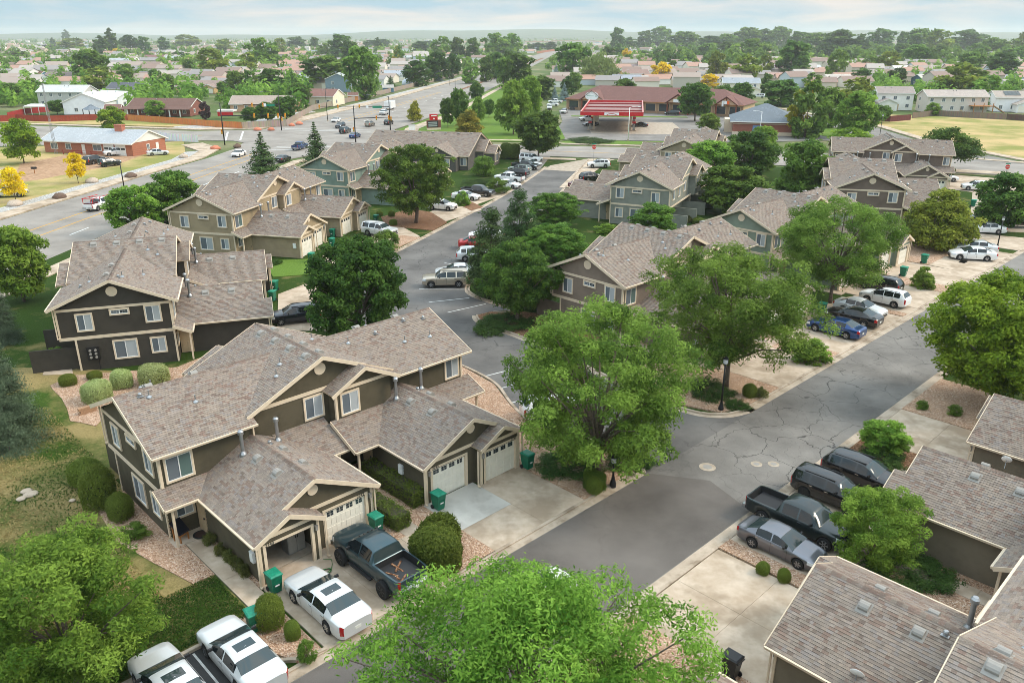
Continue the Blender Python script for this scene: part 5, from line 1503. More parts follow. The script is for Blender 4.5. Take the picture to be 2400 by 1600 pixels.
car('suv', 'car_white', 1403, 393, 182, 'white crossover parked by the stop sign', LN)
car('suv', 'car_black', 1385, 424, 30, 'dark crossover behind the grey green townhouse roof', LN)
car('sedan', 'car_maroon', 1362, 440, 30, 'maroon car peeping over the grey green townhouse roof', LN)
TR = 'cars on the arterial road'
WT = car('pickup', 'car_white', 236, 489, 79, 'white work pickup with a ladder rack on the arterial', TR, z=0.0)
car('sedan', 'car_white', 560, 366, 263, 'white sedan alone on the arterial', TR, z=0.0)
car('pickup', 'car_blue', 703, 350, 80, 'blue pickup waiting before the junction', TR, z=0.0)
car('sedan', 'car_black', 664, 378, 80, 'dark car half hidden by the conifer', TR, z=0.0)
car('suv', 'car_navy', 798, 300, 262, 'dark blue crossover in the junction beside a black one', TR, z=0.0)
car('suv_large', 'car_black', 809, 312, 80, 'black off-roader in the middle of the junction', TR, z=0.0)
car('sedan', 'car_blue', 832, 323, 80, 'blue sedan below the signal mast', TR, z=0.0)
car('sedan', 'car_white', 788, 286, 262, 'white car at the left of the junction', TR, z=0.0)
car('suv', 'car_tan', 867, 296, 80, 'tan off-roader leaving the junction', TR, z=0.0)
car('suv', 'car_black', 911, 292, 80, 'dark crossover next to the right-hand signal pole', TR, z=0.0)
car('pickup', 'car_silver', 900, 269, 262, 'silver pickup towing a white box trailer', TR, z=0.0)
car('sedan', 'car_white', 1032, 172, 262, 'small white car far up the arterial', TR, z=0.0)
RN = 'cars at the brick ranch house'
car('suv_large', 'car_black', 222, 384, 75, 'black off-roader left of the green one at the ranch house', RN)
car('boxy', 'car_greenblack', 258, 390, 52, 'dark green jeep with a pale bonnet at the ranch house', RN)
car('pickup', 'car_white', 276, 365, 215, 'white pickup before the ranch garage', RN)
car('sedan', 'car_silver', 370, 364, 30, 'silver coupe beside the brick gable wall', RN)
car('pickup', 'car_silver', 22, 462, 12, 'silver pickup behind the small yellow tree at the left edge', RN)
GS = 'cars at the gas station and shops'
car('pickup', 'car_white', 1378, 284, 200, 'white truck at the gas pumps', GS)
car('sedan', 'car_black', 1384, 296, 200, 'black car left of the pumps under the canopy', GS)
car('sedan', 'car_black', 1500, 298, 165, 'black car right of the pumps', GS)
car('pickup', 'car_white', 1302, 243, 170, 'white pickup left of the shop building', GS)
car('sedan', 'car_white', 1296, 249, 170, 'white sedan beside the white pickup at the shops', GS)
car('sedan', 'car_silver', 1288, 256, 265, 'small silver car at the edge of the shop lot', GS)
car('suv', 'car_silver', 1322, 266, 255, 'grey jeep crossing the shop lot', GS)
car('suv', 'car_black', 1343, 257, 255, 'black hatchback parked before the shop windows', GS)
car('suv', 'car_maroon', 1526, 264, 175, 'maroon crossover before the shops', GS)
car('suv_large', 'car_black', 1575, 271, 170, 'black off-roader before the shops at the right', GS)
car('sedan', 'car_white', 1588, 178, 85, 'white car parked on the side street', GS)
car('suv', 'car_black', 1631, 158, 85, 'dark car far up the side street', GS)
car('suv', 'car_maroon', 520, 232, 10, 'plum coloured off-roader before the tan house', 'cars among the houses')
car('suv_large', 'car_silver', 1778, 230, 170, 'silver off-roader in the drive of the house with red shutters', 'cars among the houses')
car('sedan', 'car_white', 2126, 186, 10, 'pale car in front of the blue house at the right', 'cars among the houses')
car('suv', 'car_silver', 2142, 186, 10, 'silver car beside the pale car at the blue house', 'cars among the houses')
car('suv', 'car_navy', 690, 180, 300, 'dark car in the drive between the tan houses', 'cars among the houses')
for c_ in CARS.values():
    if 'used' in c_.keys(): del c_['used']
for o_ in bpy.data.objects:
    if 'used' in o_.keys(): del o_['used']
# white box trailer behind the silver pickup
tx, ty = G(903, 262); tr = thing('box_trailer', 'white box trailer behind the silver pickup on the arterial', 'trailer', (tx + .4, ty + 9.0, 0), RAD(-8))
obj('body', MB().box(-1.25, 1.25, -3.2, 3.2, .6, 3.0), M['car_white'], tr)
for sx in (-1.15, 1.15):
    o_ = obj('wheel', MB().lathe([(.36, -.12), (.38, -.08), (.38, .08), (.36, .12)], 18, 0, .38, 'x'), M['rubber'], tr); o_.location = (sx, 0, 0)
# ladder rack on the white work pickup
rk = MB()
for x in (-.9, -2.6):
    for sy in (-.85, .85): rk.obox((x, sy, 1.1), (x, sy, 2.0), .06, .06)
    rk.obox((x, -.88, 2.0), (x, .88, 2.0), .06, .06)
for sy in (-.85, .85): rk.obox((-2.75, sy, 2.03), (1.0, sy, 2.03), .06, .06)
obj('ladder_rack', rk, M['red_gloss'], WT)
obj('tool_box', MB().box(-2.7, -1.1, -.6, .6, .75, 1.35), M['car_maroon'], WT)
# firewood and gear in the teal bed
rg = random.Random(3)
for i in range(7):
    mb = MB(); a = rg.uniform(0, 3.1); x, y = rg.uniform(-2.5, -1.4), rg.uniform(-.6, .6); l_ = rg.uniform(.25, .5)
    mb.obox((x - l_ * math.cos(a), y - l_ * math.sin(a), 1.05 + .01 * i), (x + l_ * math.cos(a), y + l_ * math.sin(a), 1.08 + .02 * rg.random() + .01 * i), .09, .07)
    w_ = obj('firewood_plank', mb, M['mulch'])
    w_.location = TEAL.location; w_.rotation_euler = TEAL.rotation_euler
    tag(w_, 'weathered plank in the loose pile on the teal pickup bed', 'plank', 'planks in the pickup bed')
for x in (.62, .62):
    pass
for i in range(5): obj('cab_light', MB().box(.78, .86, -.5 + i * .25 - .04, -.5 + i * .25 + .04, 2.05, 2.085), M['plastic_black'], TEAL)
for sd in (1, -1): obj('running_board', MB().box(-.75, 1.2, sd * 1.0 - .09, sd * 1.0 + .09, .5, .57), M['plastic_black'], TEAL)
# ================================================================== vegetation
def height_at(Y, ytop):
    """height of a point at forward distance Y seen at image row ytop"""
    k_ = (800.0 - ytop) / FPX
    return CAMH + Y * (k_ * _c - _s) / (_c + k_ * _s)

def leaf_mesh(name, P, Nrm, S, asp, C, rng, mat='leaf', droop=0.0):
    n = len(P)
    R_ = rng.normal(size=(n, 3)); T = np.cross(Nrm, R_); T /= np.linalg.norm(T, axis=1, keepdims=True) + 1e-9
    if droop:
        T[:, 2] -= droop; T /= np.linalg.norm(T, axis=1, keepdims=True) + 1e-9
    B = np.cross(Nrm, T); B /= np.linalg.norm(B, axis=1, keepdims=True) + 1e-9
    S = S[:, None]
    V = np.empty((n, 4, 3), np.float32)
    V[:, 0] = P - T * S; V[:, 1] = P + B * S * asp + T * S * .1; V[:, 2] = P + T * S; V[:, 3] = P - B * S * asp + T * S * .1
    me = bpy.data.meshes.new(name)
    me.vertices.add(n * 4); me.vertices.foreach_set('co', V.ravel())
    me.loops.add(n * 4); me.loops.foreach_set('vertex_index', np.arange(n * 4, dtype=np.int32))
    me.polygons.add(n); me.polygons.foreach_set('loop_start', np.arange(0, n * 4, 4, dtype=np.int32))
    me.update(calc_edges=True)
    ca = me.color_attributes.new('col', 'FLOAT_COLOR', 'CORNER')
    cc = np.concatenate([C, np.ones((n, 1))], 1).astype(np.float32)
    ca.data.foreach_set('color', np.repeat(cc, 4, axis=0).ravel())
    me.materials.append(M[mat]); me.update()
    return me

PROF = {
    'round': lambda t: np.sqrt(np.clip(1 - (2 * t - 1) ** 2, 0, 1)) ** .85,
    'spread': lambda t: np.clip(np.sin(np.pi * np.clip(t, 0, 1) ** .75), 0, 1) ** .55,
    'oval': lambda t: np.sqrt(np.clip(1 - np.abs(2 * t - .85) ** 2.4 / 1.35, 0, 1)),
    'column': lambda t: np.clip(np.sin(np.pi * (t * .9 + .08)), 0, 1) ** .5,
    'dome': lambda t: np.sqrt(np.clip(1 - t ** 2, 0, 1)) * (.75 + .25 * np.clip(t * 4, 0, 1)),
    'pyramid': lambda t: np.clip(1.05 - t, 0, 1) ** .8 * np.clip(.35 + t * 5, 0, 1),
    'flat': lambda t: np.sqrt(np.clip(1 - t ** 3, 0, 1)),
}
GREENS = {
    'locust': ((.06, .125, .014), (.24, .37, .06)), 'ash': ((.06, .15, .014), (.27, .43, .065)), 'dark': ((.026, .065, .010), (.09, .16, .026)),
    'maple': ((.042, .098, .015), (.14, .235, .038)), 'mid': ((.06, .13, .016), (.19, .30, .048)), 'light': ((.09, .18, .02), (.27, .40, .06)),
    'lime': ((.09, .18, .01), (.33, .46, .04)), 'yellow': ((.55, .40, .01), (.85, .64, .03)), 'yellowgreen': ((.11, .165, .018), (.33, .37, .05)),
    'gold': ((.13, .15, .02), (.50, .43, .06)), 'olive': ((.09, .11, .03), (.21, .22, .06)), 'willow': ((.15, .215, .06), (.29, .38, .12)),
    'spruce': ((.045, .078, .042), (.135, .185, .11)), 'bluespruce': ((.13, .185, .18), (.28, .36, .35)), 'pine': ((.03, .068, .018), (.10, .165, .05)),
    'purple': ((.045, .026, .03), (.10, .055, .06)), 'hedge': ((.06, .11, .012), (.19, .25, .045)), 'box': ((.09, .14, .018), (.26, .32, .06)),
    'varieg': ((.26, .33, .10), (.60, .66, .33)), 'juniper': ((.024, .062, .011), (.08, .14, .03)),
}
def mixcol(rng, pal, n, a):
    lo, hi = np.array(pal[0]), np.array(pal[1])
    t = np.clip(a, 0, 1)[:, None]
    c = (lo + (hi - lo) * t) * 1.12
    return c * rng.uniform(.85, 1.15, size=(n, 1))

def crown_mesh(seed, H, R, zb, style, nclump, nleaf, leaf, pal, asp=.45, rc=.2, mat='leaf', droop=0.0, shell=.45, gold=None, ragged=.07, squash=.72):
    rng = np.random.default_rng(seed)
    prof = PROF[style]
    ph = rng.uniform(0, 6.28, 4)
    # clump centres on an uneven envelope
    t = rng.uniform(0, 1, nclump * 4); keep = rng.uniform(0, 1, nclump * 4) < prof(t) ** 1.2 + .06
    t = t[keep][:nclump]; n = len(t)
    th_ = rng.uniform(0, 6.283, n)
    lob = 1 + .13 * np.sin(2 * th_ + ph[0] + 2 * t) + .12 * np.sin(3 * th_ + ph[1] + 5 * t) + .11 * np.sin(5 * th_ + ph[2] - 7 * t) + ragged * rng.normal(size=n)
    u = np.sqrt(rng.uniform(shell ** 2, 1, n)); rr = R * prof(t) * lob * u * (1 - rc * .45)
    C = np.stack([rr * np.cos(th_), rr * np.sin(th_), zb + (H - zb) * (t * (1 - rc * .35)) + rng.normal(0, ragged * .5, n) * R], 1)
    rcl = R * rc * rng.uniform(.6, 1.25, n)
    tone = rng.normal(.5, .27, n)
    w = rcl ** 2; cnt = rng.multinomial(nleaf, w / w.sum())
    ci = np.repeat(np.arange(n), cnt); m = len(ci)
    d = rng.normal(size=(m, 3)); d /= np.linalg.norm(d, axis=1, keepdims=True)
    d[:, 2] = np.where(rng.uniform(size=m) < .55, np.abs(d[:, 2]), d[:, 2])
    rad = rcl[ci] * rng.uniform(.3, 1, m) ** .5 * (1 + .25 * rng.normal(size=m) * .5)
    P = C[ci] + d * rad[:, None] * np.array([1, 1, squash])
    Nn = d * .55 + np.array([0, 0, .55]) + rng.normal(size=(m, 3)) * .45
    Nn /= np.linalg.norm(Nn, axis=1, keepdims=True)
    S = leaf * rng.uniform(.65, 1.25, m)
    a = tone[ci] + rng.normal(0, .16, m)
    col = mixcol(rng, GREENS[pal], m, a)
    if gold is not None:                      # a side or tips already turned yellow
        gd = (C[:, 0] * math.cos(gold) + C[:, 1] * math.sin(gold)) / R + .35 * (C[:, 2] / H) + rng.normal(0, .2, n)
        gm_ = np.clip((gd - .45) / .3, 0, 1)[ci][:, None]
        col = col * (1 - gm_) + mixcol(rng, GREENS['yellow'], m, a) * gm_ * .75
    P[:, 2] = np.maximum(P[:, 2], .03)
    return leaf_mesh('crown', P, Nn, S, asp, col, rng, mat, droop), C

def trunk_mesh(seed, H, R, zb, C, tr, stems=1, limbs=14, mat='bark'):
    rg = random.Random(seed); mb = MB()
    top = zb + (H - zb) * .45
    for s_ in range(stems):
        a = rg.uniform(0, 6.28); sp = .35 * R * .3 * (stems > 1)
        pts = []
        for k_ in range(6):
            f = k_ / 5
            pts.append((math.cos(a + s_ * 2.1) * sp * f * 2 + rg.uniform(-.04, .04) * H * .1, math.sin(a + s_ * 2.1) * sp * f * 2 + rg.uniform(-.04, .04) * H * .1, -.05 + (top + .05) * f))
        mb.tube(pts, [tr * (1.25 if k_ == 0 else 1 - .13 * k_) for k_ in range(6)], 8)
    order = sorted(range(len(C)), key=lambda i: rg.random())[:limbs]
    for i in order:
        c = Vector(C[i]); z0 = zb * .75 + rg.uniform(0, .35) * (top - zb * .75); 
        if c.z < z0: z0 = max(.4, c.z * .6)
        p0 = Vector((0, 0, min(z0, top))); mid = p0.lerp(c, .5) + Vector((0, 0, .08 * R))
        mb.tube([p0, p0.lerp(mid, .5), mid, c], [tr * .5, tr * .42, tr * .3, tr * .1], 6, cap=False)
    return mesh_of(mb, 'trunk', M[mat], True)

def conifer_mesh(seed, H, R, zb, nlev, pal, needle, per, mat='needle', up=False):
    rng = np.random.default_rng(seed); P, Nn, T = [], [], []
    tips = []
    for l_ in range(nlev):
        f = l_ / (nlev - 1); z = zb + (H - zb) * f
        rl = R * ((1 - f) ** .85) * rng.uniform(.82, 1.1) + .05
        nb = max(4, int(7 + 7 * (1 - f)))
        for b in range(nb):
            a = rng.uniform(0, 6.283); rb = rl * rng.uniform(.72, 1.08); n = max(8, int(per * rb / R * 1.2))
            s_ = rng.uniform(.12, 1, n) ** .7
            dz = (-.18 * s_ * rb + .10 * s_ ** 3 * rb) if not up else (.22 * s_ ** 2 * rb)
            spread = (.10 + .22 * s_ * (1.1 - s_)) * rb * 1.2
            off = rng.normal(size=(n, 3)) * spread[:, None] * np.array([.8, .8, .34])
            p = np.stack([np.cos(a) * s_ * rb, np.sin(a) * s_ * rb, z + dz], 1) + off
            d = np.array([np.cos(a), np.sin(a), .6]) + rng.normal(size=(n, 3)) * .55
            P.append(p); Nn.append(d); T.append(np.clip(.25 + .5 * s_ + rng.normal(0, .15, n), 0, 1)); tips.append((math.cos(a) * rb * .7, math.sin(a) * rb * .7, z))
    P = np.concatenate(P); Nn = np.concatenate(Nn); Nn /= np.linalg.norm(Nn, axis=1, keepdims=True); T = np.concatenate(T)
    P[:, 2] = np.maximum(P[:, 2], .05)
    col = mixcol(rng, GREENS[pal], len(P), rng.normal(.5, .25, len(P)))
    me = leaf_mesh('crown', P, Nn, needle * rng.uniform(.6, 1.3, len(P)), .3, col, rng, mat)
    mb = MB().tube([(0, 0, -.05), (0, 0, H * .5), (0, 0, H * .97)], [R * .09, R * .06, .02], 8)
    rg = random.Random(seed)
    for t_ in rg.sample(tips, min(30, len(tips))): mb.tube([(0, 0, t_[2]), t_], [R * .018, R * .008], 5, cap=False)
    return me, mesh_of(mb, 'trunk', M['bark_dark'], True)

TREES = {}
def make_tree(key, seed, H, R, zb, style, nclump, nleaf, leaf, pal, tr=.16, stems=1, limbs=14, bark='bark', **kw):
    me, C = crown_mesh(seed, H, R, zb, style, nclump, nleaf, leaf, pal, **kw)
    TREES[key] = (me, trunk_mesh(seed, H, R, zb, C, tr, stems, limbs, bark), H, R)
def make_conifer(key, seed, H, R, zb, nlev, pal, needle, per, up=False):
    me, tm = conifer_mesh(seed, H, R, zb, nlev, pal, needle, per, up=up); TREES[key] = (me, tm, H, R)

TREE_GRP = {}
def put_tree(key, X, Y, H, R, label, group, rz=0.0, name='tree', cat='tree', lean=None):
    me, tm, H0, R0_ = TREES[key]
    r = thing(name, label, cat, (X, Y, 0.0), rz, group, (R / R0_, R / R0_, H / H0))
    link('trunk', tm, r); link('crown', me, r)
    if lean: r.rotation_euler = (lean[0], lean[1], rz)
    return r
def tree_px(key, x, yb, yt, w, label, group='street trees', name='tree', cat='tree', rz=None):
    X, Y = G(x, yb); H = max(.4, height_at(Y, yt)); R = w / 2 / (FPX / (Y * _c + (CAMH - H * .55) * _s))
    return put_tree(key, X, Y, H, R, label, group, (x * 1.7 + yb) % 6.28 if rz is None else rz, name, cat)

def make_ball(key, seed, pal, n=13000, leaf=.045, bump=.05):
    """clipped shrub: leaves over a slightly lumpy ball, twigs inside"""
    rng = np.random.default_rng(seed); d = rng.normal(size=(n, 3)); d /= np.linalg.norm(d, axis=1, keepdims=True); d[:, 2] = np.where(d[:, 2] < -.55, -d[:, 2], d[:, 2])
    ph = rng.uniform(0, 6, 3); lump = 1 + bump * (np.sin(4 * d[:, 0] + ph[0]) + np.sin(5 * d[:, 1] + ph[1]) + np.sin(5 * d[:, 2] + ph[2])) / 2
    r = rng.uniform(.84, 1.05, n) * lump * (1 + .05 * (rng.uniform(size=n) < .12))
    P = d * r[:, None] * np.array([1, 1, .84]) + np.array([0, 0, .62]); P[:, 2] = np.maximum(P[:, 2], .02)
    Nn = d + rng.normal(size=(n, 3)) * .5; Nn /= np.linalg.norm(Nn, axis=1, keepdims=True)
    me = leaf_mesh('crown', P, Nn, leaf * rng.uniform(.7, 1.3, n), .5, mixcol(rng, GREENS[pal], n, rng.normal(.5, .22, n)), rng)
    mb = MB().lathe([(.2, 0), (.55, .25), (.68, .62), (.55, .98), (.2, 1.22)], 14)
    TREES[key] = (me, mesh_of(mb, 'twigs', M['bark_dark'], True), 1.46, 1.0)

# ---- near trees, each grown for itself
ST = 'street trees'
make_tree('locust_a', 11, 8.6, 7.0, 1.8, 'spread', 520, 95000, .115, 'ash', .2, rc=.115, asp=.34, limbs=40, ragged=.09, squash=.7, shell=.35)
put_tree('locust_a', *AB(15.75, 15.1), 8.2, 6.1, 'feathery light green locust tree at the bottom centre', ST)
make_tree('ash_a', 12, 7.0, 4.0, 1.0, 'round', 300, 62000, .095, 'ash', .13, rc=.15, asp=.36, limbs=30, ragged=.1, shell=.3)
put_tree('ash_a', -18.3, 26.4, 6.7, 3.9, 'bright green leafy tree at the bottom left corner', ST)
make_tree('locust_b', 13, 10.6, 6.0, 1.6, 'round', 360, 72000, .12, 'locust', .2, rc=.125, asp=.36, limbs=40, ragged=.065, squash=.75, shell=.4)
put_tree('locust_b', 5.3, 43.6, 10.9, 6.0, 'large locust tree on the gravel island beside garage 2746', ST, 0.4)
make_tree('locust_c', 14, 10.6, 6.2, 2.7, 'round', 350, 66000, .125, 'locust', .19, rc=.125, asp=.36, limbs=40, ragged=.065, squash=.75, shell=.4)
put_tree('locust_c', 16.6, 56.8, 10.9, 6.2, 'large locust tree behind the black lamp post', ST, 2.0)
put_tree('locust_c', 32.4, 77.7, 10.6, 6.2, 'large dark locust tree over the white crossover', ST, 3.3)
make_tree('maple_r', 16, 9.5, 5.6, 1.6, 'round', 330, 60000, .14, 'lime', .24, 2, rc=.14, asp=.5, limbs=30, ragged=.09, shell=.3)
put_tree('maple_r', 35.6, 53.8, 9.6, 5.4, 'broad yellow green tree at the right edge', ST, 1.0)
make_tree('dark_a', 17, 8.0, 4.3, .9, 'oval', 330, 46000, .15, 'dark', .2, rc=.15, asp=.55, ragged=.09)
tree_px('dark_a', 842, 792, 556, 236, 'dark dense tree between the teal-roofed garages and the lane', ST)
make_tree('maple_a', 18, 6.6, 3.5, 1.5, 'round', 230, 32000, .13, 'maple', .17, 3, rc=.16, asp=.5, ragged=.09)
tree_px('maple_a', 1212, 757, 570, 172, 'dark green maple with grey trunks on the island', ST)
make_tree('small_a', 19, 4.6, 2.4, .5, 'round', 200, 30000, .085, 'light', .08, 3, rc=.17, asp=.38, ragged=.1)
tree_px('small_a', 2042, 1325, 1148, 215, 'small leafy tree beside the garage roof at the right', ST)
make_tree('round_a', 20, 9.5, 4.8, 1.8, 'round', 330, 38000, .17, 'mid', .22, 2, rc=.14, asp=.42, ragged=.08)
tree_px('round_a', 975, 523, 338, 178, 'big round green tree beside the lane', ST)
make_tree('pine_a', 21, 9, 3.0, .6, 'pyramid', 110, 15000, .2, 'pine', .14, 1, 30, 'bark_dark', rc=.26, asp=.2, mat='needle')
make_conifer('spruce_a', 22, 9, 3.0, .2, 46, 'spruce', .085, 150)
make_conifer('spruce_b', 23, 9, 2.6, .3, 24, 'pine', .2, 42, True)
make_conifer('spruce_blue', 24, 7, 2.6, .2, 22, 'bluespruce', .2, 40)
tree_px('pine_a', 1150, 695, 478, 150, 'ragged dark pine behind the silver off-roader', ST)
tree_px('pine_a', 1218, 610, 436, 110, 'ragged pine furthest up beside the lane', ST)
tree_px('round_a', 1300, 535, 452, 132, 'green tree between the pines and grey green townhouse', ST)
tree_px('round_a', 1302, 628, 526, 160, 'bright round tree behind the maple', ST)
tree_px('small_a', 1262, 724, 622, 110, 'dark small tree beside the taupe townhouse wall', ST)
make_tree('mid_a', 26, 8.5, 4.0, .9, 'oval', 130, 14000, .27, 'mid', .17, 2, rc=.22, asp=.45)
make_tree('mid_b', 27, 8.5, 4.0, .9, 'round', 130, 14000, .27, 'maple', .17, 2, rc=.22, asp=.45)
make_tree('mid_c', 28, 8.5, 4.0, .9, 'round', 130, 14000, .26, 'light', .17, 2, rc=.22, asp=.45)
make_tree('yg', 29, 6.5, 4.0, .5, 'dome', 150, 16000, .22, 'yellowgreen', .14, 4, rc=.2, asp=.4)
tree_px('mid_c', 1660, 436, 326, 112, 'light green tree right of the sand coloured townhouse', ST)
tree_px('mid_b', 1752, 420, 306, 128, 'broad tree between the sand townhouse and brick store', ST)
tree_px('mid_c', 1782, 400, 292, 76, 'narrow bright tree in front of the grey roofed store', ST)
tree_px('mid_a', 1712, 500, 386, 152, 'tree beside the patio screens of the grey green townhouse', ST)
tree_px('mid_a', 1880, 480, 326, 150, 'large round tree left of the brown townhouse roof', ST)
tree_px('yg', 2190, 582, 442, 172, 'yellow green spreading tree before the brown townhouse', ST)
tree_px('mid_b', 2338, 540, 404, 140, 'dark tree shading the black sedan at the right edge', ST)
make_tree('field_a', 30, 7.0, 3.9, 1.9, 'spread', 95, 12000, .22, 'maple', .14, 1, rc=.24, asp=.4)
tree_px('field_a', 2209, 402, 298, 128, 'lone tree beside the dry field', ST)
tree_px('mid_c', 58, 706, 524, 148, 'light green tree on the lawn behind the charcoal townhouse', ST)
tree_px('spruce_a', 14, 800, 640, 96, 'blue spruce at the left edge behind the nearest spruce', ST, 'spruce_tree')
tree_px('spruce_a', 26, 1040, 730, 190, 'large grey green spruce on the left lawn', ST, 'spruce_tree')
tree_px('mid_c', 318, 548, 432, 120, 'left one of the two leafy trees behind the charcoal townhouse', ST)
tree_px('mid_a', 410, 520, 400, 130, 'right one of the two leafy trees behind the charcoal townhouse', ST)
tree_px('spruce_b', 622, 430, 312, 108, 'dark conifer beside the arterial, left of its slimmer twin', ST, 'conifer_tree')
tree_px('spruce_b', 744, 400, 288, 80, 'slim conifer between the khaki and teal townhouses', ST, 'conifer_tree')
tree_px('mid_a', 1532, 560, 476, 118, 'bushy small tree before the grey green townhouse', ST)
tree_px('mid_c', 2068, 1064, 986, 108, 'small open shrub tree beside the black crossover', ST)
# ================================================================== houses beyond, shops, gas station
def wmat_rgb(rgb, kind='paint'):
    nm = '%s_%d_%d_%d' % ((kind,) + rgb)
    if nm in M: return M[nm]
    c = srgb(*rgb)
    if kind == 'roof':
        return noise_mat(nm, tuple(x * .82 for x in c), tuple(min(1, x * 1.16) for x in c), 2.6, .92, .3, 9, spec=.15, c3=tuple(x * .93 for x in c), scale3=.3)
    if kind == 'brick':
        m, n, l, b = new_mat(nm)
        tc = N(n, 'ShaderNodeTexCoord'); bt = N(n, 'ShaderNodeTexBrick', Scale=1.0)
        bt.inputs['Color1'].default_value = (*c, 1); bt.inputs['Color2'].default_value = (*[x * .78 for x in c], 1); bt.inputs['Mortar'].default_value = (*[min(1, x * 1.5) for x in c], 1)
        bt.inputs['Brick Width'].default_value = .24; bt.inputs['Row Height'].default_value = .085; bt.inputs['Mortar Size'].default_value = .008
        mp_ = N(n, 'ShaderNodeMapping'); mp_.inputs['Rotation'].default_value = (RAD(90), 0, 0)
        l.new(tc.outputs['Object'], mp_.inputs[0]); l.new(mp_.outputs[0], bt.inputs['Vector']); l.new(bt.outputs['Color'], b.inputs['Base Color']); b.inputs['Roughness'].default_value = .9
        return m
    return noise_mat(nm, tuple(x * .95 for x in c), tuple(min(1, x * 1.04) for x in c), .8, .75, spec=.2)

def gable_body(root, w, d, h, pitch, wall, roof, over=.45, x0=0.0, y0=0.0, z0=0.0, wall_name='wall', trim='trim_white', hip=0.0):
    """ridge along x; walls centred on (x0, y0); hip > 0 pulls the ridge ends in"""
    hx, hy = w / 2, d / 2; zr = h + hy * pitch
    mb = MB()
    if hip: mb.box(x0 - hx, x0 + hx, y0 - hy, y0 + hy, z0, h)
    else: mb.extr([(x0 - hx, y0 - hy, z0), (x0 - hx, y0 + hy, z0), (x0 - hx, y0 + hy, h), (x0 - hx, y0, zr), (x0 - hx, y0 - hy, h)], (w, 0, 0))
    obj(wall_name, mb, wall, root)
    r = MB(); ze = h - over * pitch; ox = hx + over * .7; oy = hy + over; rx = ox - hip
    th_ = Vector((0, 0, -.16))
    for sy in (-1, 1):
        r.extr([(x0 - ox, y0 + sy * oy, ze + .16), (x0 + ox, y0 + sy * oy, ze + .16), (x0 + rx, y0, zr + .16), (x0 - rx, y0, zr + .16)][::sy], tuple(th_))
    if hip:
        for sx in (-1, 1):
            r.extr([(x0 + sx * ox, y0 + sx * oy, ze + .16), (x0 + sx * ox, y0 - sx * oy, ze + .16), (x0 + sx * rx, y0, zr + .16)], tuple(th_))
    ro = obj('roof', r, roof, root)
    # pale eave boards
    for sy in (-1, 1): obj('fascia', MB().obox((x0 - ox, y0 + sy * (oy + .02), ze + .05), (x0 + ox, y0 + sy * (oy + .02), ze + .05), .05, .24), M[trim], root)
    if not hip:
        for sx in (-1, 1):
            for sy in (-1, 1): obj('fascia', MB().obox((x0 + sx * (ox + .02), y0 + sy * oy, ze + .06), (x0 + sx * (ox + .02), y0, zr + .06), .05, .24), M[trim], root)
    return zr

def small_window(root, O, U, w=1.1, h=1.2, frame='trim_white'):
    O, U = Vector(O), Vector(U); Nn = U.cross(Vector((0, 0, 1)))
    P = lambda u, v, n: O + U * u + Vector((0, 0, v)) + Nn * n
    f = MB()
    f.extr([P(-.1, -.1, .0), P(w + .1, -.1, .0), P(w + .1, h + .1, .0), P(-.1, h + .1, .0)], tuple(Nn * .05))
    o = obj('window', f, M[frame], root)
    g_ = MB()
    for (a, b) in ((0.03, w / 2 - .03), (w / 2 + .03, w - .03)):
        obj('pane', MB().extr([P(a, .03, .04), P(b, .03, .04), P(b, h - .03, .04), P(a, h - .03, .04)], tuple(Nn * .022)), M['glass_screen'], o)
    return o

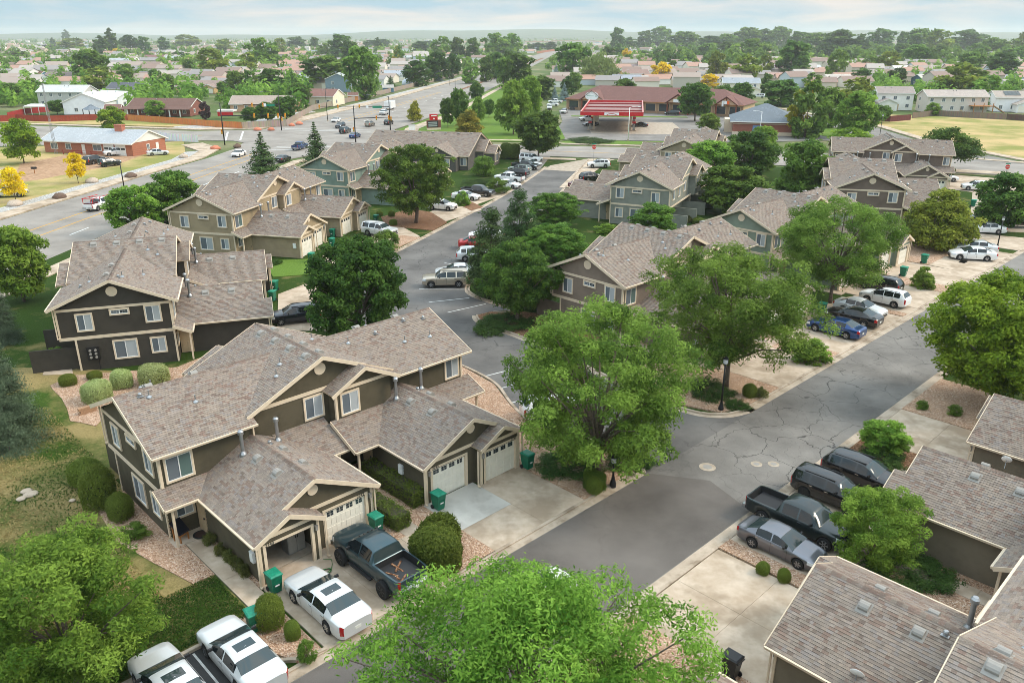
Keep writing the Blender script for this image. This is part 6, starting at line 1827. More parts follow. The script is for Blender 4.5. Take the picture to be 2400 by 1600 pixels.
HOUSES = []
def house(label, x, yb, wpx, rz, st, wall, roof, d=9.0, garage=0, chimney=False, pitch=.42, brick=False, short='house', gable_front=False, w=None):
    X, Y = G(x, yb); p = FPX / (Y * _c + CAMH * _s)
    w = w or max(7.0, min(26.0, wpx / p)); h = 2.7 * st if st > 1 else 2.75
    if gable_front: w, d = d, w; rz += 90
    a = RAD(rz); off = (d / 2 if not gable_front else w / 2)
    root = thing('house', label, 'house', (X, Y + off * .9, 0), a, 'houses of the surrounding neighbourhood')
    Wm = wmat_rgb(wall, 'brick' if brick else 'paint'); Rm_ = wmat_rgb(roof, 'roof')
    zr = gable_body(root, w, d, h, pitch, Wm, Rm_)
    rg = random.Random(int(x * 13 + yb))
    for fl in range(max(1, int(st))):
        z = .95 + fl * 2.7
        n = max(2, int(w / 3.4))
        for i in range(n):
            xc = -w / 2 + (i + .5) * w / n + rg.uniform(-.3, .3)
            if Y < 420 or i % 2 == 0:
                small_window(root, (xc - .55, -d / 2, z), (1, 0, 0))
                if Y < 300: small_window(root, (xc + .55, d / 2, z), (-1, 0, 0))
        for sx in (-1, 1):
            small_window(root, (sx * w / 2, -sx * (d * .2) - sx * .5, z), (0, sx, 0))
    obj('door', MB().box(-.5 + w * .08, .5 + w * .08, -d / 2 - .05, -d / 2 + .05, .1, 2.1), M['door_tan'], root)
    if garage:
        gw, gd = min(6.2, w * .5), 4.0; gx = garage * (w / 2 - gw / 2)
        # projecting gable over the garage, its ridge towards the front
        sub = MB(); hy = gw / 2; zr2 = h * .98 + hy * pitch if st <= 1.5 else 2.7 + hy * pitch
        hh = min(h, 2.75); y1 = -d / 2 - gd
        obj('garage_wall', MB().extr([(gx - hy, y1, 0), (gx + hy, y1, 0), (gx + hy, y1, hh), (gx, y1, hh + hy * pitch), (gx - hy, y1, hh)], (0, gd + .5, 0)), Wm, root)
        r = MB()
        for sx in (-1, 1): r.extr([(gx + sx * (hy + .4), y1 - .4, hh - .4 * pitch + .15), (gx + sx * (hy + .4), -d / 2 + hy, hh - .4 * pitch + .15), (gx, -d / 2 + hy, hh + hy * pitch + .15), (gx, y1 - .4, hh + hy * pitch + .15)], (0, 0, -.15))
        obj('garage_roof', r, Rm_, root)
        for sx in (-1, 1): obj('fascia', MB().obox((gx + sx * (hy + .4), y1 - .42, hh - .4 * pitch + .05), (gx, y1 - .42, hh + hy * pitch + .05), .05, .24), M['trim_white'], root)
        gdm = MB().box(gx - 2.4, gx + 2.4, y1 - .05, y1 + .02, .05, 2.2)
        for q in range(1, 4): gdm.box(gx - 2.4, gx + 2.4, y1 - .06, y1 - .05, .05 + q * .54, .07 + q * .54)
        obj('garage_door', gdm, M['garage_door'], root)
    if chimney: obj('chimney', MB().box(w * .15, w * .15 + 1.6, -.5, .5, zr - .8, zr + 1.1), wmat_rgb((150, 96, 80), 'brick'), root)
    for k_ in range(2): obj('roof_vent', MB().lathe([(.12, 0), (.12, .5), (.16, .52), (.1, .6)], 8), M['galv'], root).location = (rg.uniform(-.3, .3) * w, -d * .12, zr - d * .12 * pitch)
    HOUSES.append((X, Y, short, root))
    return root

GR, BR, TN, DK = (168, 164, 160), (126, 98, 90), (164, 148, 136), (96, 98, 106)
house('blue one-storey house with a brown roof and white windows at the far left', 58, 194, 84, -6, 1.4, (88, 124, 146), (120, 90, 84), 10, short='blue house')
house('lavender blue house with a grey brown roof next to the blue house', 146, 196, 84, -8, 1.4, (156, 168, 206), (136, 122, 118), 10, short='lavender house')
house('large pale grey two-storey house with a light roof behind the red fence', 150, 250, 112, -3, 2, (196, 194, 190), (198, 198, 196), 10, short='pale grey house')
house('white house with its plain gable to the street and one small window', 196, 268, 92, 8, 1.5, (236, 238, 242), (224, 226, 226), 13, gable_front=True, short='white gabled house')
house('long white house with a bright roof left of the brick house', 262, 252, 96, -30, 1.4, (238, 240, 244), (230, 231, 230), 9, short='long white house')
house('cream house with a dark slate roof and two front gables', 296, 226, 84, -6, 1.2, (222, 220, 196), DK, 11, 1, short='slate roofed house')
RB = house('red brick house with a wide brown roof and a pillared porch', 378, 272, 150, -4, 1, (136, 86, 74), (116, 90, 82), 12, brick=True, short='brick porch house')
house('tan house with a broad front gable and small entry gable', 466, 218, 104, -6, 1.1, (214, 178, 132), (150, 132, 124), 11, 1, short='tan house')
house('salmon house with a long grey brown roof behind the junction fence', 616, 262, 150, 2, 1, (206, 164, 134), (166, 150, 140), 11, short='salmon house')
house('cream house with a hipped brown roof beside the grey fence', 742, 248, 100, -12, 1.3, (232, 222, 198), (134, 100, 92), 11, -1, short='cream house')
house('blue grey two-storey house with a tall gable beside the poplar mass', 790, 216, 56, 6, 2.2, (128, 146, 158), (172, 178, 172), 12, gable_front=True, short='blue grey house')
far = [
 ('pale turquoise house at the left edge', 12, 162, 44, 20, 1.2, (176, 222, 222), (150, 140, 134)), ('grey gabled house below the turquoise one', 4, 188, 40, 0, 1.2, (170, 168, 164), (140, 132, 128)),
 ('white and lilac house behind the small trees at the left', 76, 158, 46, 10, 1.3, (220, 216, 222), (150, 124, 116)), ('yellow cream house with a charcoal roof left of the big tree', 128, 152, 56, -8, 1.2, (236, 228, 206), (84, 84, 92)),
 ('beige house with three stepped gables behind the charcoal roof', 152, 140, 60, 0, 1.4, (222, 208, 190), (152, 132, 122)), ('tan house with a long sloping roof at the upper left', 92, 130, 46, 14, 1.3, (196, 178, 152), (166, 142, 124)),
 ('brownish house beside the purple tree', 18, 132, 42, 0, 1.2, (206, 184, 164), (166, 142, 132)), ('small brown roofed house at the far upper left', 34, 120, 36, 0, 1.1, (186, 160, 150), (142, 116, 108)),
 ('grey white two-storey house with a twin gable right of the big tree', 283, 160, 52, 6, 2.1, (204, 206, 210), (178, 182, 186)), ('little slate blue house with a pointed gable', 330, 150, 24, 0, 1.3, (96, 120, 144), (160, 160, 158)),
 ('pink white two-storey house with a red brown roof', 362, 148, 44, 4, 2.0, (238, 224, 214), (136, 104, 100)), ('white two-storey house with grey gables', 402, 150, 34, -6, 1.9, (240, 240, 240), (178, 182, 184)),
 ('pale green house with a long brown roof', 380, 172, 78, -4, 1.1, (204, 220, 206), (146, 118, 106)), ('maroon walled house with a grey roof', 340, 190, 28, 0, 1.2, (120, 44, 46), (130, 126, 130)),
 ('cream house beside the tan house tree', 424, 182, 46, -4, 1.2, (222, 208, 186), (146, 130, 122)), ('small house with a grey roof among the poplars', 436, 118, 44, 0, 1.2, (190, 180, 174), (150, 142, 140)),
 ('beige house with a tall gable under the yellow tree', 556, 138, 56, 10, 1.6, (216, 204, 190), (176, 164, 156)), ('low grey house in front of the beige gable', 548, 156, 40, 0, 1.2, (196, 194, 192), (160, 152, 146)),
 ('tan roofed house left of the tall green tree', 546, 178, 40, -6, 1.2, (214, 192, 168), (158, 146, 138)), ('sand house with a wide garage gable', 640, 180, 62, -6, 1.2, (212, 186, 156), (164, 152, 142)),
 ('house with a pale roof just behind the sand house', 672, 156, 40, 0, 1.2, (196, 176, 160), (152, 142, 136)), ('peach house with a steep maroon roof', 704, 184, 38, 30, 1.2, (222, 176, 146), (124, 92, 90)),
 ('white house with an orange roof in the middle distance', 684, 130, 34, 0, 1.3, (240, 234, 226), (176, 130, 112)), ('white two-storey house by the bushy tree', 712, 120, 26, 0, 2, (238, 232, 226), (176, 168, 164)),
 ('house with a blue grey roof right of the white two-storey house', 730, 128, 34, 0, 1.2, (206, 202, 198), (150, 158, 166)), ('salmon roofed house behind the hedge of poplars', 734, 142, 40, -8, 1.2, (214, 190, 172), (166, 128, 114)),
 ('grey house with two white gables past the poplars', 884, 138, 32, 0, 1.4, (184, 188, 196), (150, 152, 158)), ('beige house with a stack of brown gables', 906, 148, 44, 0, 1.7, (210, 186, 164), (146, 122, 112)),
 ('pale house right of the golden tree', 954, 144, 32, 4, 1.4, (226, 220, 212), (176, 178, 180)), ('brown roofed house under the distant poplars', 986, 134, 40, 0, 1.2, (206, 184, 166), (164, 136, 124)),
 ('pale grey house behind the grey fence, silver dome beside it', 926, 190, 52, 14, 1.4, (214, 216, 220), (164, 170, 178)), ('house with a wide roof in the far centre', 930, 112, 40, 0, 1.1, (206, 190, 176), (176, 146, 130)),
 ('beige gabled house on the side street', 1510, 138, 40, 0, 1.3, (214, 198, 184), (186, 166, 152)), ('brown roofed house behind the beige gable on the side street', 1526, 150, 46, 0, 1.2, (196, 160, 140), (146, 116, 106)),
 ('house with a mauve roof behind the shops', 1482, 170, 50, -6, 1.4, (200, 176, 160), (142, 126, 124)), ('yellow tan gabled house behind the shops', 1488, 192, 62, 10, 1.7, (226, 188, 134), (150, 126, 118)),
 ('low house with a flat grey roof touching the shop roof', 1470, 200, 66, 0, 1.2, (212, 206, 198), (158, 162, 170)), ('cream house with red shutters and a blue grey roof', 1738, 224, 84, -8, 2.0, (236, 226, 208), (158, 164, 170)),
 ('small pale house left of the round yellow green tree', 1698, 182, 32, 0, 1.4, (220, 214, 208), (176, 168, 164)), ('pinkish house with a twin gable behind the orchard trees', 1832, 194, 60, 6, 1.2, (222, 202, 190), (176, 150, 142)),
 ('white cottage with three dark windows on the rise', 1966, 200, 58, 4, 1.3, (242, 238, 230), (196, 186, 176)), ('white house glimpsed between two tall trees', 1906, 172, 34, 0, 1.3, (240, 238, 234), (196, 196, 198)),
 ('house with a brown garage gable by the tree belt', 1936, 150, 32, 0, 1.4, (222, 208, 196), (166, 150, 140)), ('small grey house inside the tree belt', 1816, 138, 24, 0, 1.5, (214, 212, 210), (170, 170, 172)),
 ('white two-storey house with a mauve roof and a little deck', 2098, 258, 80, -10, 2.2, (240, 238, 232), (158, 146, 140)), ('large beige house with a long roof and back deck above the field', 2240, 264, 138, -3, 2.0, (214, 204, 194), (178, 166, 158)),
 ('white house with solar panels at the right edge', 2372, 262, 76, -8, 1.8, (240, 240, 242), (172, 160, 150)), ('slate blue house with a pale gable behind the orange fence', 2182, 202, 62, 12, 1.4, (70, 100, 118), (196, 190, 184)),
 ('white house with a bright gable behind the parked pale cars', 2120, 176, 50, 0, 1.5, (244, 240, 232), (224, 216, 204)), ('long white house with a grey roof right of the bright gable', 2180, 174, 66, -6, 1.3, (234, 228, 220), (180, 168, 160)),
 ('grey roofed house behind the round tree at the right', 2352, 200, 80, 4, 1.2, (214, 210, 206), (158, 160, 166)), ('beige house behind the locust hedge', 2052, 186, 34, 0, 1.3, (220, 212, 204), (166, 154, 148)),
 ('house with a tan roof at the far right edge', 2386, 178, 44, 0, 1.2, (214, 200, 186), (188, 168, 152)), ('white water tank shaped house among the far trees', 2230, 128, 34, 0, 1.6, (244, 240, 232), (226, 220, 210)),
 ('low pale house by the right edge behind the solar roof', 2382, 212, 50, 0, 1.1, (226, 218, 210), (182, 172, 164)), ('grey house in the gap left of the tall trees at right', 2048, 140, 34, 0, 1.3, (206, 204, 200), (166, 162, 158)),
]
for f_ in far:
    lab, x, yb, wp, rz, st, wc, rc = f_
    house(lab, x, yb, wp, rz, st, wc, rc, 9.0, garage=(1 if (x + yb) % 3 < 1 else (-1 if (x + yb) % 3 < 2 else 0)) if yb > 125 else 0, short=' '.join(lab.split()[:4]) if False else lab.split(' with ')[0].split(' at ')[0].split(' behind ')[0])
# porch of the brick house
pw = RB
for i in range(6):
    x = -9.5 + i * 3.6
    obj('porch_pillar', MB().box(x - .16, x + .16, -8.6, -8.3, 0, 2.3), M['trim_white'], pw)
obj('porch_roof', MB().extr([(-12, -8.9, 2.3), (12, -8.9, 2.3), (12, -5.9, 3.0), (-12, -5.9, 3.0)], (0, 0, .14)), wmat_rgb((116, 90, 82), 'roof'), pw)
# solar panels of the white house
sp = [h_[3] for h_ in HOUSES if 'solar' in h_[3]['label']][0]
for i in range(4): obj('solar_panel', MB().extr([(-2.5 + i * 1.3, -3.5, 5.55), (-1.3 + i * 1.3, -3.5, 5.55), (-1.3 + i * 1.3, -.9, 6.65), (-2.5 + i * 1.3, -.9, 6.65)], (0, 0, .08)), M['car_glass_light'], sp)
# deck of the beige house
bd = [h_[3] for h_ in HOUSES if 'back deck' in h_[3]['label']][0]
obj('deck', MB().box(4, 11, -8.0, -4.4, 2.3, 2.5), M['wood_tan'], bd)
for x in (4.3, 7.5, 10.7): obj('deck_post', MB().box(x - .1, x + .1, -7.9, -7.7, 0, 3.4), M['wood_tan'], bd)
obj('stair', MB().extr([(11, -7.9, 2.4), (15, -7.9, .1), (15, -7.9, .4), (11, -7.9, 2.7)], (0, 1.2, 0)), M['dirt'], bd)
# white shed row and small outbuildings
for (lab, x, yb, w_, d_, h_, wc, rc) in (('little playhouse with an orange front behind the grey fence', 828, 236, 4, 4, 2.2, (220, 150, 90), BR), ('tan garden shed beside the playhouse', 868, 226, 4.5, 4, 2.3, (226, 206, 170), BR), ('small blue shed behind the grey fence', 910, 216, 5, 4, 2.2, (96, 132, 156), GR), ('brick and white shed in front of the long white house', 270, 272, 5, 5, 2.4, (150, 84, 70), BR)):
    X, Y = G(x, yb); t = thing('shed', lab, 'shed', (X, Y, 0), .2, 'sheds in the gardens'); gable_body(t, w_, d_, h_, .5, wmat_rgb(wc), wmat_rgb(rc, 'roof'), .3)
    obj('door', MB().box(-.5, .5, -d_ / 2 - .04, -d_ / 2 + .03, .05, 1.9), M['glass_dark'], t)
X, Y = G(957, 200); t = thing('garden_dome', 'pale round garden dome behind the grey fence', 'dome', (X, Y, 0)); obj('shell', MB().lathe([(3.6, 0), (3.5, 1.2), (3.0, 2.3), (1.8, 3.2), (.4, 3.5)], 20), wmat_rgb((206, 214, 224)), t, True)
# white veranda beside the pale grey house, gazebo, red and white tent
X, Y = G(92, 268); t = thing('veranda', 'white garden veranda with open posts by the red fence', 'veranda', (X, Y, 0), -.05); obj('roof', MB().extr([(-4, -2, 2.6), (4, -2, 2.6), (4, 2.5, 3.1), (-4, 2.5, 3.1)], (0, 0, .15)), M['trim_white'], t)
for x in (-3.8, -1.3, 1.3, 3.8): obj('post', MB().box(x - .08, x + .08, -1.9, -1.74, 0, 2.6), M['trim_white'], t)
X, Y = G(218, 274); t = thing('gazebo', 'grey roofed gazebo with dark posts before the white gabled house', 'gazebo', (X, Y, 0)); obj('roof', MB().lathe([(3.2, 2.4), (3.1, 2.5), (.9, 3.5), (.8, 3.7), (.1, 4.0)], 4), wmat_rgb((120, 130, 140), 'roof'), t)
for sx in (-2, 2):
    for sy in (-2, 2): obj('post', MB().box(sx - .1, sx + .1, sy - .1, sy + .1, 0, 2.5), M['black_metal'], t)
X, Y = G(534, 278); t = thing('canopy_tent', 'red and white garden canopy tent behind the orange fence', 'tent', (X, Y, 0)); obj('top', MB().extr([(-2.6, -2, 2.3), (2.6, -2, 2.3), (2.6, 2, 2.3), (-2.6, 2, 2.3)], (0, 0, .5)), M['trim_white'], t); obj('side', MB().box(-2.5, 2.5, -1.95, -1.85, .9, 2.3), M['red_gloss'], t)

# ---- brick ranch house across the arterial
rf, lf, rb_ = Vector(G(313, 367)), Vector(G(107, 357)), Vector(G(384, 346))
ax = (rf - lf).normalized(); wR = (rf - lf).length; dp = 11.0
ctr = (rf + lf) / 2 + Vector((-ax.y, ax.x)) * (dp / 2)
RH = thing('ranch_house', 'low red brick ranch house with a pale grey roof and double garage', 'house', (ctr.x, ctr.y, 0), math.atan2(ax.y, ax.x))
gable_body(RH, wR, dp, 2.9, .40, wmat_rgb((168, 108, 84), 'brick'), wmat_rgb((176, 180, 184), 'roof'), .7)
obj('gable_board', MB().extr([(wR / 2 + .02, -dp / 2, 2.9), (wR / 2 + .02, dp / 2, 2.9), (wR / 2 + .02, 0, 2.9 + dp / 2 * .4)], (.06, 0, 0)), M['trim_white'], RH)
obj('chimney', MB().box(wR * .18, wR * .18 + 2.0, -1.2, 0, 4.2, 6.1).box(wR * .18 - .1, wR * .18 + 2.1, -1.3, .1, 6.1, 6.3), wmat_rgb((176, 110, 88), 'brick'), RH)
for i in range(2):
    x = wR / 2 - 3.2 - i * 3.2
    d_ = obj('garage_door', MB().box(x - 1.4, x + 1.4, -dp / 2 - .06, -dp / 2 + .02, .05, 2.5), M['trim_white'], RH)
    for k_ in range(2): obj('door_light', MB().box(x - 1.2 + k_ * 1.3, x - .1 + k_ * 1.3, -dp / 2 - .08, -dp / 2 - .06, 1.3, 1.75), M['glass_dark'], d_)
for xo, w_ in ((-wR / 2 + 2.0, 1.8), (-wR / 2 + 6.2, 1.4), (1.6, 2.2)): small_window(RH, (xo, -dp / 2, 1.0), (1, 0, 0), w_, 1.2)
small_window(RH, (wR / 2, -.8, 1.0), (0, 1, 0), .8, 1.1)
obj('side_door', MB().box(wR / 2, wR / 2 + .06, 2.2, 3.1, .1, 2.2), M['trim_white'], RH); obj('front_door', MB().box(-1.6, -.7, -dp / 2 - .06, -dp / 2, .1, 2.2), M['trim_white'], RH)
for k_ in range(2): obj('rail', MB().box(-wR / 2 + 7, wR / 2 - 8, -dp / 2 - 2.0, -dp / 2 - 1.92, .5 + .45 * k_, .6 + .45 * k_), wmat_rgb((146, 60, 50)), RH)
for k_ in range(4): obj('rail_post', MB().box(-wR / 2 + 7 + k_ * 2.6, -wR / 2 + 7.12 + k_ * 2.6, -dp / 2 - 2.02, -dp / 2 - 1.9, 0, 1.1), wmat_rgb((146, 60, 50)), RH)

# ---- leasing office (dark slate walls)
p0, p1 = Vector(G(880, 306, 6.3)), Vector(G(1129, 313, 6.3)); ax = (p1 - p0).normalized(); nrm = Vector((ax.y, -ax.x)); wO = (p1 - p0).length; hd = abs((Vector(G(1104, 375, 2.9)) - p1).dot(nrm)) - .4
hd = max(5.5, min(hd, 9.0)); c_ = (p0 + p1) / 2
OF = thing('office_building', 'slate walled office with a long grey roof and stepped end gables', 'building', (c_.x, c_.y, 0), math.atan2(ax.y, ax.x))
rngO = random.Random(8)
pit = (6.3 - 2.9) / hd
gable_body(OF, wO - .8, hd * 2, 2.9, pit, M['wall_slate'], M['trim'], .4, trim='trim')
sm_ = MB()
for sy in (-1, 1):
    pts = [(-wO / 2, sy * (hd + .4), 2.9 - .4 * pit + .165), (wO / 2, sy * (hd + .4), 2.9 - .4 * pit + .165), (wO / 2, 0, 6.3 + .165), (-wO / 2, 0, 6.3 + .165)]
    if sy > 0: pts = [pts[1], pts[0], pts[3], pts[2]]
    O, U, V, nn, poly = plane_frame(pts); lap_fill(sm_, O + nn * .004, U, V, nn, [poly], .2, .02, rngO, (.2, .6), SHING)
obj('shingles', sm_, M['shingle'], OF)['kind'] = 'stuff'
hood = [c for c in PROTO.children if c.name.startswith('roof_vent')][0].data
for i in range(8): o_ = link('roof_vent', hood, OF); o_.location = (-wO / 2 + 2 + i * (wO - 4) / 7, -.6, 6.3 - .6 * pit + .2)
def front_gable(root, xc, hw, y0, depth, ze, pitch, wallm, vent=True):
    zr = ze + hw * pitch
    obj('gable_wall', MB().extr([(xc - hw + .3, y0, 0), (xc + hw - .3, y0, 0), (xc + hw - .3, y0, ze + .1), (xc, y0, zr - .05), (xc - hw + .3, y0, ze + .1)], (0, depth * .6, 0)), wallm, root)
    s2, r2 = MB(), MB(); rg_ = random.Random(int(xc * 10))
    for sx in (-1, 1):
        pts = [(xc + sx * hw, y0 - .4, ze), (xc + sx * hw, y0 + depth, ze), (xc, y0 + depth, zr), (xc, y0 - .4, zr)]
        if sx < 0: pts = [pts[1], pts[0], pts[3], pts[2]]
        roof_plane(r2, s2, pts, rg_, step=.2, tabs=(.2, .6))
        obj('fascia', MB().obox((xc + sx * hw, y0 - .42, ze - .08), (xc, y0 - .42, zr - .08), .05, .24), M['trim'], root)
    r_ = obj('gable_roof', r2, M['trim'], root); obj('shingles', s2, M['shingle'], r_)['kind'] = 'stuff'
    if vent: obj('gable_vent', MB().lathe([(.38, y0 - .06), (.38, y0 - .02)], 20, xc, zr - .95, 'y'), M['trim'], root)
    obj('trim_board', MB().box(xc - hw + .4, xc + hw - .4, y0 - .05, y0 + .01, ze - .1, ze + .12), M['trim'], root)
front_gable(OF, wO / 2 - 6.2, 4.2, -hd - 2.2, hd + 1, 2.9, .5, M['wall_slate'])
window_part(OF, (wO / 2 - 5.0, -hd - 2.2, 1.0), (1, 0, 0), 1.4, 1.4)
window_part(OF, (wO / 2 - 2.0, -hd, 1.0), (1, 0, 0), 1.2, 1.4)
for k_, (ox, hw, ze) in enumerate(((1.2, 3.6, 3.1), (3.2, 2.6, 2.6))):
    zr = ze + hw * .55; xx = wO / 2
    obj('gable_wall', MB().extr([(xx - .5, -hw + .3, 0), (xx - .5, hw - .3, 0), (xx - .5, hw - .3, ze), (xx - .5, 0, zr - .1), (xx - .5, -hw + .3, ze)], (ox + .5, 0, 0)), M['wall_slate'], OF)
    s2, r2 = MB(), MB()
    for sy in (-1, 1):
        pts = [(xx - 2, sy * hw, ze), (xx + ox + .4, sy * hw, ze), (xx + ox + .4, 0, zr), (xx - 2, 0, zr)]
        if sy > 0: pts = [pts[1], pts[0], pts[3], pts[2]]
        roof_plane(r2, s2, pts, rngO, step=.2, tabs=(.2, .6)); obj('fascia', MB().obox((xx + ox + .42, sy * hw, ze - .08), (xx + ox + .42, 0, zr - .08), .05, .24), M['trim'], OF)
    r_ = obj('gable_roof', r2, M['trim'], OF); obj('shingles', s2, M['shingle'], r_)['kind'] = 'stuff'
    for sy in (-1.2, .1): small_window(OF, (xx + ox, sy, .8), (0, 1, 0), 1.0, 1.5, 'trim')

# ---- brick store with a hipped slate roof
sl_, sr_ = Vector(G(1716, 316)), Vector(G(1872, 320)); ax = (sr_ - sl_).normalized(); wS = (sr_ - sl_).length; dS = 17.0
c_ = (sl_ + sr_) / 2 + Vector((-ax.y, ax.x)) * dS / 2
ST_ = thing('brick_store', 'brick gas station store with a hipped slate grey roof', 'store', (c_.x, c_.y, 0), math.atan2(ax.y, ax.x))
gable_body(ST_, wS, dS, 4.0, .42, wmat_rgb((150, 92, 76), 'brick'), wmat_rgb((118, 126, 134), 'roof'), 1.2, hip=9.0)
obj('band', MB().box(-wS / 2 - .04, wS / 2 + .04, -dS / 2 - .05, dS / 2 + .05, 2.9, 3.1), M['trim'], ST_); obj('plinth', MB().box(-wS / 2 - .05, wS / 2 + .05, -dS / 2 - .06, dS / 2 + .06, 0, .9), M['trim'], ST_)
obj('poster', MB().box(-3.5, -1.0, -dS / 2 - .1, -dS / 2 - .06, 1.0, 2.6), wmat_rgb((120, 150, 190)), ST_)
obj('store_entry', MB().box(-wS / 2 - 2.2, -wS / 2 + .1, -3, 3, 0, 3.6), M['trim'], ST_); obj('store_glass', MB().box(-wS / 2 - 2.25, -wS / 2 - 2.2, -2.5, 2.5, .2, 2.6), M['glass_dark'], ST_)

# ---- gas station canopy
fl, fr, bl = Vector(G(1360, 269, 4.9)), Vector(G(1508, 271, 4.9)), Vector(G(1388, 241, 4.9))
ax = (fr - fl).normalized(); ay = Vector((-ax.y, ax.x)); wC = (fr - fl).length; dC = (bl - fl).dot(ay)
cc = fl + ax * wC / 2 + ay * dC / 2
CN = thing('gas_canopy', 'red edged gas station canopy on pale columns', 'canopy', (cc.x, cc.y, 0), math.atan2(ax.y, ax.x))
obj('deck', MB().box(-wC / 2 + .3, wC / 2 - .3, -dC / 2 + .3, dC / 2 - .3, 4.95, 5.15), wmat_rgb((150, 122, 118)), CN)
for (x0, x1, y0, y1) in ((-wC / 2, wC / 2, -dC / 2, -dC / 2 + .3), (-wC / 2, wC / 2, dC / 2 - .3, dC / 2), (-wC / 2, -wC / 2 + .3, -dC / 2 + .3, dC / 2 - .3), (wC / 2 - .3, wC / 2, -dC / 2 + .3, dC / 2 - .3)):
    obj('fascia_panel', MB().box(x0, x1, y0, y1, 4.7, 5.7), M['red_gloss'], CN)
    obj('parapet_cap', MB().box(x0 - .02, x1 + .02, y0 - .02, y1 + .02, 5.7, 5.82), wmat_rgb((206, 150, 146)), CN)
for k_ in range(3): y = -dC / 2 + (k_ + .75) * dC / 3.4; obj('roof_beam', MB().box(-wC / 2 + .4, wC / 2 - .4, y - .5, y + .5, 5.15, 5.5), wmat_rgb((146, 58, 58)), CN)
obj('emblem', MB().box(-2.0, 2.0, -dC / 2 - .05, -dC / 2 - .01, 4.85, 5.55), M['sign_white'], CN)
em = MB(); 
for i in range(6): a0, a1 = math.pi * i / 6, math.pi * (i + 1) / 6; em.obox((-1.3 * math.cos(a0), -dC / 2 - .07, 4.9 + .35 * math.sin(a0)), (-1.3 * math.cos(a1), -dC / 2 - .07, 4.9 + .35 * math.sin(a1)), .03, .16)
obj('emblem_arch', em, M['red_gloss'], CN)
for x in (-wC * .30, wC * .30):
    for y in (-dC * .3, 0, dC * .3): obj('column', MB().box(x - .25, x + .25, y - .25, y + .25, 0, 4.95), M['trim'], CN)
pump_i = 0
for x in (-wC * .36, wC * .36):
    for k_, y in enumerate((-dC * .32, 0, dC * .32)):
        P_ = cc + ax * x + ay * y
        t = thing('fuel_pump', '%s fuel pump with red trim in the %s row under the canopy' % (('nearest', 'middle', 'furthest')[k_], 'left' if x < 0 else 'right'), 'fuel pump', (P_.x, P_.y, .05), math.atan2(ax.y, ax.x), 'fuel pumps')
        obj('cabinet', MB().box(-.35, .35, -.55, .55, .15, 1.6), M['vent_grey'], t); obj('cap', MB().box(-.5, .5, -.7, .7, 2.0, 2.4), M['red_gloss'], t); obj('plinth', MB().box(-.7, .7, -1.2, 1.2, 0, .15), M['concrete'], t)
        for sy in (-.5, .5): obj('stanchion', MB().box(-.08, .08, sy - .08, sy + .08, 1.6, 2.0), M['vent_grey'], t)
        obj('screen', MB().box(-.37, -.35, -.3, .3, 1.0, 1.4), M['glass_dark'], t)

# ---- row of shops
a0, a1 = Vector(G(1330, 257)), Vector(G(1738, 276)); ax = (a1 - a0).normalized(); wP = (a1 - a0).length; dP = 17.0
c_ = (a0 + a1) / 2 + Vector((-ax.y, ax.x)) * dP / 2
SH = thing('shop_row', 'long shop building with a brown hipped roof and timbered gables', 'shops', (c_.x, c_.y, 0), math.atan2(ax.y, ax.x))
gable_body(SH, wP, dP, 4.2, .46, wmat_rgb((196, 170, 138)), wmat_rgb((124, 92, 86), 'roof'), 1.0, hip=9.5, trim='wood_tan')
obj('stone_base', MB().box(-wP / 2 - .06, wP / 2 + .06, -dP / 2 - .07, -dP / 2 + .5, 0, .9), wmat_rgb((150, 122, 98), 'brick'), SH)
for i in range(13):
    x = -wP / 2 + (i + .5) * wP / 13
    f_ = obj('shop_window', MB().box(x - 1.7, x + 1.7, -dP / 2 - .1, -dP / 2, .9, 3.2), M['black_metal'], SH)
    for k_ in (-1, 0, 1): obj('pane', MB().box(x + k_ * 1.1 - .5, x + k_ * 1.1 + .5, -dP / 2 - .12, -dP / 2 - .1, 1.0, 3.1), M['glass_dark'], f_)
for i in range(14): x = -wP / 2 + i * wP / 13; obj('pier', MB().box(x - .35, x + .35, -dP / 2 - .25, -dP / 2, 0, 4.0), wmat_rgb((160, 128, 100), 'brick'), SH)
